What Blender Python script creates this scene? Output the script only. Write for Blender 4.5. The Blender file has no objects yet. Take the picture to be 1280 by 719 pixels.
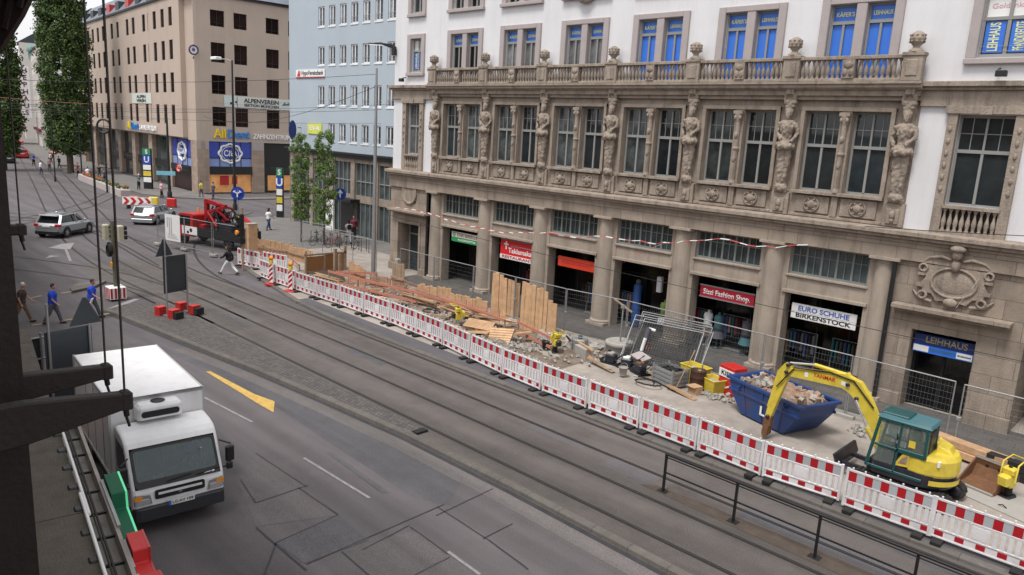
import bpy, math, random
from mathutils import Vector, Matrix, Euler
from mathutils.geometry import tessellate_polygon
R = math.radians
rnd = random.Random(11)
scene = bpy.context.scene
COL = scene.collection
OFF = {}                       # object name -> world offset of the mesh coordinates

# ------------------------------------------------------------------ mesh builder
def rz(a): return Matrix.Rotation(a, 4, 'Z')
def T(x, y, z): return Matrix.Translation((x, y, z))

class MB:
    def __init__(s):
        s.v = []; s.f = []; s.m = []; s.s = []
    def add(s, vs, fs, mi=0, sm=False, M=None):
        o = len(s.v)
        for p in vs:
            p = Vector(p)
            if M is not None: p = M @ p
            s.v.append(p)
        for f in fs:
            s.f.append([i + o for i in f]); s.m.append(mi); s.s.append(sm)
        return s
    def box(s, x0, x1, y0, y1, z0, z1, mi=0, M=None):
        vs = [(x0,y0,z0),(x1,y0,z0),(x1,y1,z0),(x0,y1,z0),(x0,y0,z1),(x1,y0,z1),(x1,y1,z1),(x0,y1,z1)]
        return s.add(vs, [(0,3,2,1),(4,5,6,7),(0,1,5,4),(1,2,6,5),(2,3,7,6),(3,0,4,7)], mi, False, M)
    def bbox(s, x0, x1, y0, y1, z0, z1, b=.02, mi=0, M=None):
        # box with chamfered vertical and top edges
        def ring(d, z): return [(x0+d,y0,z),(x1-d,y0,z),(x1,y0+d,z),(x1,y1-d,z),(x1-d,y1,z),(x0+d,y1,z),(x0,y1-d,z),(x0,y0+d,z)]
        def ring2(z): return [(x0+b*1.6,y0+b,z),(x1-b*1.6,y0+b,z),(x1-b,y0+b*1.6,z),(x1-b,y1-b*1.6,z),(x1-b*1.6,y1-b,z),(x0+b*1.6,y1-b,z),(x0+b,y1-b*1.6,z),(x0+b,y0+b*1.6,z)]
        return s.loft([ring(b, z0), ring(b, z1-b), ring2(z1)], mi, M=M)
    def loft(s, rings, mi=0, sm=False, closed=True, caps=True, M=None):
        n = len(rings[0]); vs = [p for r_ in rings for p in r_]; fs = []
        for k in range(len(rings)-1):
            for i in range(n if closed else n-1):
                j = (i+1) % n
                fs.append((k*n+i, k*n+j, (k+1)*n+j, (k+1)*n+i))
        s.add(vs, fs, mi, sm, M)
        if caps:
            s.add(rings[0], [tuple(reversed(range(n)))], mi, False, M)
            s.add(rings[-1], [tuple(range(n))], mi, False, M)
        return s
    def beam(s, p, q, w, h=None, mi=0, up=(0,0,1), M=None, w2=None, h2=None):
        p = Vector(p); q = Vector(q); h = w if h is None else h
        w2 = w if w2 is None else w2; h2 = h if h2 is None else h2
        d = (q-p).normalized(); u = Vector(up)
        if abs(d.dot(u)) > .98: u = Vector((1,0,0))
        a = d.cross(u).normalized(); b = a.cross(d).normalized()
        r0 = [p+a*w/2*i+b*h/2*j for i,j in ((-1,-1),(1,-1),(1,1),(-1,1))]
        r1 = [q+a*w2/2*i+b*h2/2*j for i,j in ((-1,-1),(1,-1),(1,1),(-1,1))]
        return s.loft([r0, r1], mi, M=M)
    def tube(s, pts, r, n=8, mi=0, sm=True, caps=True, M=None):
        pts = [Vector(p) for p in pts]; rings = []
        rs = r if isinstance(r, (list, tuple)) else [r]*len(pts)
        prev = None
        for i, p in enumerate(pts):
            d = (pts[min(i+1, len(pts)-1)] - pts[max(i-1, 0)]).normalized()
            if prev is None:
                u = Vector((0,0,1)) if abs(d.z) < .9 else Vector((1,0,0))
                a = d.cross(u).normalized()
            else:
                a = (prev - d*prev.dot(d)).normalized()
            b = d.cross(a).normalized(); prev = a
            rings.append([p + (a*math.cos(2*math.pi*k/n) + b*math.sin(2*math.pi*k/n))*rs[i] for k in range(n)])
        return s.loft(rings, mi, sm, True, caps, M)
    def lathe(s, prof, c=(0,0,0), n=16, mi=0, sm=True, M=None, a0=0):
        rings = [[(c[0]+r_*math.cos(a0+2*math.pi*k/n), c[1]+r_*math.sin(a0+2*math.pi*k/n), c[2]+z) for k in range(n)] for r_, z in prof]
        return s.loft(rings, mi, sm, True, True, M)
    def sph(s, c, r, n=10, mi=0, M=None, rings=None):
        rx, ry, rzz = r if isinstance(r, (list, tuple)) else (r, r, r)
        m = rings or max(5, n//2+1); rr = []
        for i in range(m+1):
            t = -math.pi/2 + math.pi*i/m; t = max(min(t, math.pi/2-.06), -math.pi/2+.06)
            rr.append([(c[0]+rx*math.cos(t)*math.cos(2*math.pi*k/n), c[1]+ry*math.cos(t)*math.sin(2*math.pi*k/n), c[2]+rzz*math.sin(t)) for k in range(n)])
        return s.loft(rr, mi, True, True, True, M)
    def prism(s, poly, axis, a, b, mi=0, M=None, sm=False):
        def P(p, t):
            if axis == 'x': return (t, p[0], p[1])
            if axis == 'y': return (p[0], t, p[1])
            return (p[0], p[1], t)
        n = len(poly)
        vs = [P(p, a) for p in poly] + [P(p, b) for p in poly]
        s.add(vs, [(i, (i+1) % n, n+(i+1) % n, n+i) for i in range(n)], mi, sm, M)
        tris = tessellate_polygon([[Vector((p[0], p[1], 0)) for p in poly]])
        s.add(vs, [tuple(t) for t in tris] + [tuple(n+i for i in t) for t in tris], mi, False, M)
        return s
    def quad(s, a, b, c, d, mi=0, M=None): return s.add([a,b,c,d], [(0,1,2,3)], mi, False, M)
    def flat(s, poly, z, mi=0):
        tris = tessellate_polygon([[Vector((p[0], p[1], 0)) for p in poly]])
        return s.add([(p[0], p[1], z) for p in poly], [tuple(t) for t in tris], mi)
    def ribbon(s, pts, w, z, mi=0):
        P = [Vector((p[0], p[1])) for p in pts]; L = []; Rr = []
        for i, p in enumerate(P):
            d = (P[min(i+1, len(P)-1)] - P[max(i-1, 0)]).normalized(); nrm = Vector((-d.y, d.x))
            zz = z(p.x, p.y) if callable(z) else z
            L.append((p.x+nrm.x*w/2, p.y+nrm.y*w/2, zz)); Rr.append((p.x-nrm.x*w/2, p.y-nrm.y*w/2, zz))
        n = len(P)
        return s.add(L+Rr, [(i, n+i, n+i+1, i+1) for i in range(n-1)], mi)
    def wall(s, u0, u1, v0, v1, holes, depth, mi=0, M=None, rmi=None):
        # wall sheet in x (u) / z (v) at y=0 facing -y with reveals going to +y
        us = sorted({u0, u1} | {h[k] for h in holes for k in (0, 1) if u0 < h[k] < u1})
        vs_ = sorted({v0, v1} | {h[k] for h in holes for k in (2, 3) if v0 < h[k] < v1})
        def inh(u, v): return any(h[0] < u < h[1] and h[2] < v < h[3] for h in holes)
        for i in range(len(us)-1):
            run = None
            for j in range(len(vs_)-1):
                hole = inh((us[i]+us[i+1])/2, (vs_[j]+vs_[j+1])/2)
                if hole:
                    if run is not None:
                        s.quad((us[i],0,run),(us[i+1],0,run),(us[i+1],0,vs_[j]),(us[i],0,vs_[j]), mi, M); run = None
                elif run is None: run = vs_[j]
            if run is not None:
                s.quad((us[i],0,run),(us[i+1],0,run),(us[i+1],0,v1),(us[i],0,v1), mi, M)
        r_ = mi if rmi is None else rmi
        for h in holes:
            a, b, c, d = max(h[0],u0), min(h[1],u1), max(h[2],v0), min(h[3],v1)
            s.quad((a,0,c),(a,depth,c),(a,depth,d),(a,0,d), r_, M)
            s.quad((b,0,c),(b,0,d),(b,depth,d),(b,depth,c), r_, M)
            s.quad((a,0,d),(a,depth,d),(b,depth,d),(b,0,d), r_, M)
            s.quad((a,0,c),(b,0,c),(b,depth,c),(a,depth,c), r_, M)
        return s
    def build(s, name, mats, parent=None, loc=None, rot=0, bevel=0, M=None, remesh=0, smooth=False, seg=1):
        off = Vector((0,0,0))
        if parent is not None: off = OFF.get(parent.name, off)
        elif loc == 'base': pass
        me = bpy.data.meshes.new(name)
        vs = [(M @ v if M is not None else v) - off for v in s.v]
        me.from_pydata([tuple(v) for v in vs], [], s.f)
        if not isinstance(mats, (list, tuple)): mats = [mats]
        for m in mats: me.materials.append(m)
        me.polygons.foreach_set('material_index', s.m)
        me.polygons.foreach_set('use_smooth', [bool(x) or smooth for x in s.s])
        me.update()
        o = bpy.data.objects.new(name, me); COL.objects.link(o)
        if parent is not None:
            o.parent = parent; OFF[o.name] = off
        if loc is not None and loc != 'base': o.location = loc
        if rot: o.rotation_euler = (0, 0, rot)
        if bevel:
            md = o.modifiers.new('bevel', 'BEVEL'); md.width = bevel; md.segments = seg; md.limit_method = 'ANGLE'; md.angle_limit = R(40)
            md.harden_normals = False
        if remesh:
            md = o.modifiers.new('remesh', 'REMESH'); md.mode = 'VOXEL'; md.voxel_size = remesh; md.use_smooth_shade = True
            sm = o.modifiers.new('smooth', 'SMOOTH'); sm.iterations = 3; sm.factor = .5
        return o

def thing(name, label, cat, loc=(0,0,0), rot=0, group=None, world=False):
    o = bpy.data.objects.new(name, None); COL.objects.link(o)
    o.location = loc; o.rotation_euler = (0, 0, rot); o.empty_display_size = .3
    o['label'] = label; o['category'] = cat
    if group: o['group'] = group
    if world: OFF[o.name] = Vector(loc)
    return o
def tag(o, label, cat, group=None):
    o['label'] = label; o['category'] = cat
    if group: o['group'] = group
    return o
def kind(o, k): o['kind'] = k; return o
def copy_tree(o, parent=None, loc=None, rot=None, label=None, group=None):
    c = o.copy(); COL.objects.link(c)
    if parent is not None: c.parent = parent
    if loc is not None: c.location = loc
    if rot is not None: c.rotation_euler = rot if isinstance(rot, (tuple, Euler)) else (0, 0, rot)
    if label: c['label'] = label
    if group: c['group'] = group
    if o.name in OFF: OFF[c.name] = OFF[o.name]
    for ch in list(o.children): copy_tree(ch, c)
    return c

# ------------------------------------------------------------------ materials
def lin(h):
    h = h.lstrip('#'); c = [int(h[i:i+2], 16)/255 for i in (0, 2, 4)]
    return tuple(((x+.055)/1.055)**2.4 if x > .04045 else x/12.92 for x in c)
def mat(name, col, rough=.7, metal=0., var=.12, scale=3., bump=0., bscale=40., stain=0., stain_col=(.03,.027,.022), sscale=.5, streak=False, spec=.5, emit=0., trans=0., objvar=0.):
    if isinstance(col, str): col = lin(col)
    m = bpy.data.materials.new(name); m.use_nodes = True
    nt = m.node_tree; N = nt.nodes; L = nt.links; b = N['Principled BSDF']
    b.inputs['Roughness'].default_value = rough; b.inputs['Metallic'].default_value = metal
    b.inputs['Specular IOR Level'].default_value = spec
    tc = N.new('ShaderNodeTexCoord')
    if var > 0:
        nz = N.new('ShaderNodeTexNoise'); nz.inputs['Scale'].default_value = scale; nz.inputs['Detail'].default_value = 6; nz.inputs['Roughness'].default_value = .65
        L.new(tc.outputs['Object'], nz.inputs['Vector'])
        mr = N.new('ShaderNodeMapRange'); mr.inputs[1].default_value = .25; mr.inputs[2].default_value = .75
        mr.inputs[3].default_value = 1-var; mr.inputs[4].default_value = 1+var
        L.new(nz.outputs['Fac'], mr.inputs[0])
        mx = N.new('ShaderNodeMix'); mx.data_type = 'RGBA'; mx.blend_type = 'MULTIPLY'; mx.inputs[0].default_value = 1
        mx.inputs[6].default_value = (*col, 1); L.new(mr.outputs[0], mx.inputs[7]); out = mx.outputs[2]
    else:
        rgb = N.new('ShaderNodeRGB'); rgb.outputs[0].default_value = (*col, 1); out = rgb.outputs[0]
    if stain > 0:
        n2 = N.new('ShaderNodeTexNoise'); n2.inputs['Scale'].default_value = sscale; n2.inputs['Detail'].default_value = 9; n2.inputs['Roughness'].default_value = .7
        if streak:
            mp = N.new('ShaderNodeMapping'); mp.inputs['Scale'].default_value = (3, 3, .35)
            L.new(tc.outputs['Object'], mp.inputs[0]); L.new(mp.outputs[0], n2.inputs['Vector'])
        else: L.new(tc.outputs['Object'], n2.inputs['Vector'])
        r2 = N.new('ShaderNodeMapRange'); r2.inputs[1].default_value = .48; r2.inputs[2].default_value = .72; r2.inputs[3].default_value = 0; r2.inputs[4].default_value = stain
        L.new(n2.outputs['Fac'], r2.inputs[0])
        m2 = N.new('ShaderNodeMix'); m2.data_type = 'RGBA'; m2.inputs[7].default_value = (*stain_col, 1)
        L.new(r2.outputs[0], m2.inputs[0]); L.new(out, m2.inputs[6]); out = m2.outputs[2]
    if objvar > 0:
        oi = N.new('ShaderNodeObjectInfo'); m3 = N.new('ShaderNodeMapRange'); m3.inputs[3].default_value = max(0, 1-objvar); m3.inputs[4].default_value = 1+objvar
        L.new(oi.outputs['Random'], m3.inputs[0]); m4 = N.new('ShaderNodeMix'); m4.data_type = 'RGBA'; m4.blend_type = 'MULTIPLY'; m4.inputs[0].default_value = 1
        L.new(out, m4.inputs[6]); L.new(m3.outputs[0], m4.inputs[7]); out = m4.outputs[2]
    L.new(out, b.inputs['Base Color'])
    if bump > 0:
        nb = N.new('ShaderNodeTexNoise'); nb.inputs['Scale'].default_value = bscale; nb.inputs['Detail'].default_value = 5
        L.new(tc.outputs['Object'], nb.inputs['Vector'])
        bp = N.new('ShaderNodeBump'); bp.inputs['Strength'].default_value = bump; bp.inputs['Distance'].default_value = .03
        L.new(nb.outputs['Fac'], bp.inputs['Height']); L.new(bp.outputs[0], b.inputs['Normal'])
    if emit > 0:
        L.new(out, b.inputs['Emission Color']); b.inputs['Emission Strength'].default_value = emit
    if trans > 0:
        b.inputs['Transmission Weight'].default_value = trans; b.inputs['IOR'].default_value = 1.45
    return m
def setup_blocks(m, bw, bh, axis='xz', mortar=.012, dark=.45, off=.5, tone=.12, world=True):
    # ashlar / paving joints multiplied into the base colour of material m
    nt = m.node_tree; N = nt.nodes; L = nt.links; b = N['Principled BSDF']
    ln = b.inputs['Base Color'].links[0]; src = ln.from_socket
    tc = N.new('ShaderNodeTexCoord'); geo = N.new('ShaderNodeNewGeometry')
    mp = N.new('ShaderNodeSeparateXYZ'); L.new(geo.outputs['Position'] if world else tc.outputs['Object'], mp.inputs[0])
    cb = N.new('ShaderNodeCombineXYZ')
    if axis == 'xz':
        ad = N.new('ShaderNodeMath'); ad.operation = 'ADD'; L.new(mp.outputs[0], ad.inputs[0]); L.new(mp.outputs[1], ad.inputs[1])
        L.new(ad.outputs[0], cb.inputs[0]); L.new(mp.outputs[2], cb.inputs[1])
    else:
        L.new(mp.outputs[0], cb.inputs[0]); L.new(mp.outputs[1], cb.inputs[1])
    br = N.new('ShaderNodeTexBrick'); br.inputs['Scale'].default_value = 1; br.inputs['Brick Width'].default_value = bw; br.inputs['Row Height'].default_value = bh
    br.inputs['Mortar Size'].default_value = mortar; br.offset = off; br.inputs['Mortar Smooth'].default_value = .3
    br.inputs['Color1'].default_value = (1-tone,)*3+(1,); br.inputs['Color2'].default_value = (1+tone,)*3+(1,); br.inputs['Mortar'].default_value = (dark,)*3+(1,)
    L.new(cb.outputs[0], br.inputs['Vector'])
    mx = N.new('ShaderNodeMix'); mx.data_type = 'RGBA'; mx.blend_type = 'MULTIPLY'; mx.inputs[0].default_value = 1
    L.new(src, mx.inputs[6]); L.new(br.outputs['Color'], mx.inputs[7]); L.new(mx.outputs[2], b.inputs['Base Color'])
    bp = N.new('ShaderNodeBump'); bp.inputs['Strength'].default_value = .5; bp.inputs['Distance'].default_value = .02; bp.invert = True
    L.new(br.outputs['Fac'], bp.inputs['Height'])
    if b.inputs['Normal'].links: L.new(b.inputs['Normal'].links[0].from_socket, bp.inputs['Normal'])
    L.new(bp.outputs[0], b.inputs['Normal'])
    return m

K = {}
K['stone'] = setup_blocks(mat('sandstone', (.30,.246,.198), .85, var=.22, scale=1.3, bump=.45, bscale=20, stain=.65, stain_col=(.10,.075,.062), sscale=.7, streak=True), 1.15, .62, mortar=.010, dark=.5, tone=.13)
K['stone_plain'] = mat('carved_sandstone', (.31,.255,.208), .85, var=.24, scale=2.5, bump=.7, bscale=16, stain=.7, stain_col=(.085,.066,.053), sscale=1.3, streak=True)
K['stone_pale'] = mat('pale_window_stone', (.39,.345,.335), .85, var=.08, scale=2, bump=.2)
K['column'] = mat('column_stone', (.36,.302,.248), .8, var=.14, scale=1.5, bump=.3, bscale=22, stain=.5, stain_col=(.13,.105,.085), sscale=.9, streak=True)
K['plaster'] = mat('white_plaster', (.685,.68,.70), .9, var=.05, scale=.8, bump=.15, bscale=30, stain=.28, stain_col=(.45,.43,.41), sscale=.5, streak=True)
K['bluewall'] = mat('pale_blue_plaster', (.395,.455,.505), .85, var=.05, scale=.4, bump=.1, stain=.12, stain_col=(.28,.33,.38), sscale=.3, streak=True)
K['brownwall'] = mat('tan_plaster', (.475,.385,.32), .85, var=.07, scale=.3, bump=.15, stain=.2, stain_col=(.25,.2,.175), sscale=.25, streak=True)
K['brownpier'] = setup_blocks(mat('tan_stone_pier', (.34,.26,.205), .8, var=.1, scale=1, bump=.1), 1.0, .5, dark=.7)
K['asphalt'] = None
K['glass'] = mat('window_glass', (.02,.025,.028), .04, var=.6, scale=.7, spec=.6, objvar=.95)
K['glass_dim'] = mat('dark_shop_glass', (.008,.008,.009), .08, var=.6, scale=1.2, spec=.35)
K['glass_curtain'] = mat('curtained_glass', (.15,.155,.16), .12, var=.55, scale=1.6, spec=.6, objvar=.65)
K['glass_green'] = mat('mezzanine_glass', (.05,.066,.068), .1, var=.7, scale=1.1, spec=.6, objvar=.5)
K['frame'] = mat('grey_window_frame', (.27,.27,.26), .6, var=.05)
K['frame_white'] = mat('white_window_frame', (.75,.77,.8), .6, var=.03)
K['frame_brown'] = mat('dark_bronze_frame', (.03,.018,.014), .8, var=.1)
K['bluefilm'] = mat('blue_film', (.035,.17,.68), .35, var=.06, scale=2)
K['darkblue'] = mat('dark_blue_panel', (.012,.03,.14), .4, var=.05)
K['yellowtext'] = mat('yellow_lettering', (.78,.80,.38), .6, var=.02)
K['white'] = mat('white_paint', (.80,.80,.79), .45, var=.03)
K['whitetext'] = mat('white_lettering', (.8,.8,.8), .6, var=.02)
K['black'] = mat('black_paint', (.012,.012,.013), .5, var=.1)
K['rubber'] = mat('black_rubber', (.015,.015,.015), .85, var=.2)
K['red'] = mat('red_paint', (.50,.022,.02), .4, var=.06)
K['redsheet'] = mat('red_reflective_sheet', (.42,.012,.02), .4, var=.08, scale=6)
K['greysheet'] = mat('grey_reflective_sheet', (.42,.44,.46), .35, var=.05)
K['pvc'] = mat('white_barrier_plastic', (.74,.72,.74), .5, var=.07, scale=4, stain=.45, stain_col=(.33,.30,.27), sscale=2.2, objvar=.1)
K['galv'] = mat('galvanised_steel', (.33,.335,.34), .5, .5, var=.12, scale=9)
K['steel_dark'] = mat('dark_steel', (.03,.032,.035), .5, .5, var=.2, scale=6)
K['iron'] = mat('dark_brown_steel', (.021,.014,.012), .7, var=.25, scale=5, bump=.15)
K['signback'] = mat('grey_sign_back', (.045,.055,.063), .5, .2, var=.06, scale=1.5)
K['wood_new'] = mat('fresh_pine_board', (.50,.315,.18), .75, objvar=.22, var=.3, scale=3, stain=.3, stain_col=(.36,.2,.1), sscale=2, streak=True)
K['wood_old'] = mat('weathered_board', (.33,.24,.165), .85, var=.3, scale=4, stain=.35, stain_col=(.14,.1,.075), sscale=2, streak=True)
K['ply'] = mat('brown_plywood', (.30,.14,.05), .6, var=.15, scale=1.5, stain=.25, stain_col=(.16,.075,.03), sscale=1)
K['crane_red'] = mat('dark_crane_red', (.30,.012,.016), .4, var=.2, scale=4)
K['stack_wire'] = mat('dark_stacked_wire', (.10,.102,.105), .6, .3)
K['orange_pvc'] = mat('faded_orange_board', (.50,.20,.14), .6, var=.15, scale=3)
K['yellow'] = mat('yellow_machine_paint', (.68,.53,.06), .35, var=.12, scale=4, stain=.35, stain_col=(.22,.15,.07), sscale=2.5)
K['teal'] = mat('teal_cab_paint', (.015,.078,.08), .35, var=.06)
K['teal_roof'] = mat('pale_teal_roof_paint', (.06,.165,.195), .4, var=.12, scale=3, stain=.25, stain_col=(.2,.19,.17), sscale=2)
K['machine_dark'] = mat('dark_navy_machine_paint', (.018,.02,.03), .4, var=.15, scale=5, stain=.25, stain_col=(.12,.1,.08), sscale=3)
K['track'] = mat('track_rubber', (.02,.018,.016), .9, var=.3, scale=8, stain=.5, stain_col=(.13,.11,.09), sscale=4)
K['blueskip'] = mat('blue_skip_paint', (.014,.055,.20), .45, var=.12, scale=3, stain=.55, stain_col=(.10,.05,.025), sscale=2.2)
K['rust'] = mat('rusty_steel', (.16,.075,.035), .85, var=.3, scale=6, bump=.3)
K['rubble'] = mat('mixed_rubble', (.30,.20,.14), .95, var=.45, scale=9, bump=.6, stain=.4, stain_col=(.36,.34,.31), sscale=5)
K['concrete'] = mat('concrete', (.36,.34,.31), .9, var=.14, scale=4, bump=.3, stain=.3, stain_col=(.2,.18,.16), sscale=2)
K['soil'] = mat('dug_earth', (.17,.13,.098), .95, var=.4, scale=3, bump=.8, bscale=9, stain=.5, stain_col=(.29,.265,.235), sscale=.9)
K['car_silver'] = mat('silver_car_paint', (.40,.42,.44), .28, .55, var=.03)
K['car_glass'] = mat('car_glass', (.012,.014,.016), .08, var=.2, spec=.3)
K['windscreen'] = mat('truck_windscreen', (.42,.55,.56), .04, var=.1, scale=3, spec=.9, trans=.9)
K['cable'] = mat('brownish_cable', (.05,.042,.038), .7)
K['mesh_wire'] = mat('fence_wire', (.16,.165,.17), .5, .4, var=.1)
K['red_lamp'] = mat('red_tail_lamp', (.45,.015,.02), .2, var=.05)
K['amber'] = mat('amber_lens', (.85,.30,.02), .25, var=.05)
K['chrome'] = mat('lamp_reflector', (.75,.76,.78), .15, .7, var=.1, scale=14)
K['alu'] = mat('aluminium_wheel', (.45,.46,.47), .35, .7, var=.1)
K['truck_white'] = mat('white_truck_paint', (.80,.80,.81), .35, var=.03, scale=1, stain=.3, stain_col=(.42,.40,.37), sscale=.9, streak=True)
K['bumper'] = mat('dark_grey_bumper', (.028,.03,.037), .5, var=.1)
K['green_letter'] = mat('green_letter_shell', (.0,.105,.045), .7, var=.08, scale=4)
K['red_letter'] = mat('red_letter_shell', (.60,.03,.03), .6, var=.08, scale=4)
K['neon_green'] = mat('lit_green_letter_face', (.12,.75,.38), .4, var=.02, emit=.25)
K['skin'] = mat('skin', (.45,.26,.19), .6, var=.06)
K['hair_dark'] = mat('dark_hair', (.03,.022,.018), .8, var=.2)
K['hair_white'] = mat('white_hair', (.6,.58,.55), .8, var=.1)
K['cobalt'] = mat('cobalt_cloth', (.014,.06,.52), .85, var=.1, scale=6)
K['grey_cloth'] = mat('grey_cloth', (.10,.10,.12), .9, var=.12, scale=6)
K['brown_cloth'] = mat('brown_cloth', (.06,.038,.028), .9, var=.12, scale=6)
K['khaki'] = mat('khaki_cloth', (.17,.105,.068), .9, var=.12, scale=6)
K['black_cloth'] = mat('black_cloth', (.014,.013,.016), .9, var=.12)
K['white_cloth'] = mat('white_cloth', (.72,.72,.75), .9, var=.05)
K['maroon'] = mat('maroon_cloth', (.16,.02,.04), .9, var=.1)
K['pink'] = mat('pink_cloth', (.65,.4,.45), .9, var=.08)
K['denim'] = mat('denim_cloth', (.03,.05,.14), .9, var=.12)
K['shoe'] = mat('dark_shoe', (.02,.018,.017), .7, var=.1)
K['bark'] = mat('bark', (.085,.065,.05), .95, var=.3, scale=5, bump=.5)
def leafmat(name, a, b, sc):
    m = mat(name, a, .65, var=.25, scale=sc)
    nt = m.node_tree; N = nt.nodes; L = nt.links; bs = N['Principled BSDF']
    geo = N.new('ShaderNodeNewGeometry'); mr = N.new('ShaderNodeMix'); mr.data_type = 'RGBA'
    mr.inputs[6].default_value = (*a, 1); mr.inputs[7].default_value = (*b, 1)
    L.new(geo.outputs['Random Per Island'], mr.inputs[0])
    mm = N.new('ShaderNodeMix'); mm.data_type = 'RGBA'; mm.blend_type = 'MULTIPLY'; mm.inputs[0].default_value = .8
    old = bs.inputs['Base Color'].links[0].from_socket
    for n in N:
        if n.bl_idname == 'ShaderNodeMix' and n.outputs[2] == old: n.inputs[6].default_value = (1,1,1,1)
    L.new(mr.outputs[2], mm.inputs[6]); L.new(old, mm.inputs[7]); L.new(mm.outputs[2], bs.inputs['Base Color'])
    bs.inputs['Specular IOR Level'].default_value = .25
    return m
K['leaf_dark'] = leafmat('dark_leaves', (.045,.08,.024), (.10,.15,.045), .4)
K['leaf_light'] = leafmat('light_leaves', (.10,.17,.045), (.19,.27,.08), 1.5)

def road_mat(name, col, patch, scale=.35, lo=.35, hi=.65, rough=.85):
    m = mat(name, col, rough, var=.14, scale=1.4, bump=.5, bscale=50, stain=.6, stain_col=patch, sscale=scale)
    nt = m.node_tree; N = nt.nodes; L = nt.links; b = N['Principled BSDF']
    tc = N.new('ShaderNodeTexCoord'); nz = N.new('ShaderNodeTexNoise'); nz.inputs['Scale'].default_value = 45; nz.inputs['Detail'].default_value = 3
    L.new(tc.outputs['Object'], nz.inputs['Vector'])
    mr = N.new('ShaderNodeMapRange'); mr.inputs[1].default_value = .3; mr.inputs[2].default_value = .7; mr.inputs[3].default_value = .66; mr.inputs[4].default_value = 1.34
    L.new(nz.outputs['Fac'], mr.inputs[0])
    # wear stretched along the driving direction
    mp = N.new('ShaderNodeMapping'); mp.inputs['Scale'].default_value = (.05, 1.1, 1)
    L.new(tc.outputs['Object'], mp.inputs[0]); n3 = N.new('ShaderNodeTexNoise'); n3.inputs['Scale'].default_value = 1.2; n3.inputs['Detail'].default_value = 5
    L.new(mp.outputs[0], n3.inputs['Vector'])
    m3 = N.new('ShaderNodeMapRange'); m3.inputs[1].default_value = .3; m3.inputs[2].default_value = .7; m3.inputs[3].default_value = .74; m3.inputs[4].default_value = 1.22
    L.new(n3.outputs['Fac'], m3.inputs[0])
    mu = N.new('ShaderNodeMath'); mu.operation = 'MULTIPLY'; L.new(mr.outputs[0], mu.inputs[0]); L.new(m3.outputs[0], mu.inputs[1])
    mx = N.new('ShaderNodeMix'); mx.data_type = 'RGBA'; mx.blend_type = 'MULTIPLY'; mx.inputs[0].default_value = 1
    old = b.inputs['Base Color'].links[0].from_socket
    L.new(old, mx.inputs[6]); L.new(mu.outputs[0], mx.inputs[7]); L.new(mx.outputs[2], b.inputs['Base Color'])
    return m
K['asphalt'] = road_mat('asphalt', (.112,.100,.105), (.066,.063,.070))
K['asphalt_blue'] = road_mat('newer_asphalt', (.092,.088,.096), (.064,.062,.07), .6)
K['trambed'] = road_mat('tram_bed_asphalt', (.108,.094,.087), (.060,.053,.050), .5)
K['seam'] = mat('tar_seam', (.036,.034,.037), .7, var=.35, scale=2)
K['groove'] = mat('rail_groove', (.018,.016,.015), .7, var=.2, scale=2)
K['railsteel'] = mat('rail_steel', (.05,.047,.045), .5, .4, var=.2, scale=3)
K['line_white'] = mat('worn_white_line', (.27,.26,.26), .8, var=.3, scale=5, stain=.5, stain_col=(.08,.08,.08), sscale=6)
K['line_yellow'] = mat('yellow_line', (.55,.36,.09), .8, var=.2, scale=5, stain=.45, stain_col=(.2,.14,.06), sscale=6)
K['line_faded'] = mat('faded_yellow_line', (.32,.24,.14), .8, var=.3, scale=5)
K['kerbstone'] = setup_blocks(mat('granite_kerb', (.125,.112,.102), .85, var=.22, scale=5, bump=.3, stain=.3, stain_col=(.06,.055,.05), sscale=1.2), 1.0, 9, 'xy', mortar=.012, dark=.6)
K['cobble'] = setup_blocks(mat('cobblestones', (.105,.094,.089), .85, var=.25, scale=6, bump=.4), .16, .13, 'xy', mortar=.018, dark=.62, tone=.22)
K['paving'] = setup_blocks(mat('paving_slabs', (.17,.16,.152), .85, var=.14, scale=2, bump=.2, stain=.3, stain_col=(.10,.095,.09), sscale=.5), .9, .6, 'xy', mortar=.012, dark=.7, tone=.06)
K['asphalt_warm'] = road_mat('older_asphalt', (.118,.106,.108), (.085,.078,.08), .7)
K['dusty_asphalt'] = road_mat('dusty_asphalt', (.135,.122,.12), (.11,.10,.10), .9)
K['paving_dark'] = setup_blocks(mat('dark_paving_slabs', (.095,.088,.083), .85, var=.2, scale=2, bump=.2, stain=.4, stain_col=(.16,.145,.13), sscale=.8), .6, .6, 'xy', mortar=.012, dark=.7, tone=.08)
K['dusty'] = mat('dusty_concrete_ground', (.34,.30,.265), .95, var=.2, scale=1.2, bump=.4, bscale=18, stain=.65, stain_col=(.17,.15,.13), sscale=.7)
K['ledge'] = mat('weathered_roof_slab', (.105,.09,.072), .9, var=.3, scale=3, bump=.5, stain=.4, stain_col=(.05,.045,.036), sscale=1.5, streak=True)
K['trough'] = mat('dirty_metal_tray', (.36,.33,.30), .8, var=.35, scale=5, stain=.5, stain_col=(.06,.055,.05), sscale=2.5)

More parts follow.
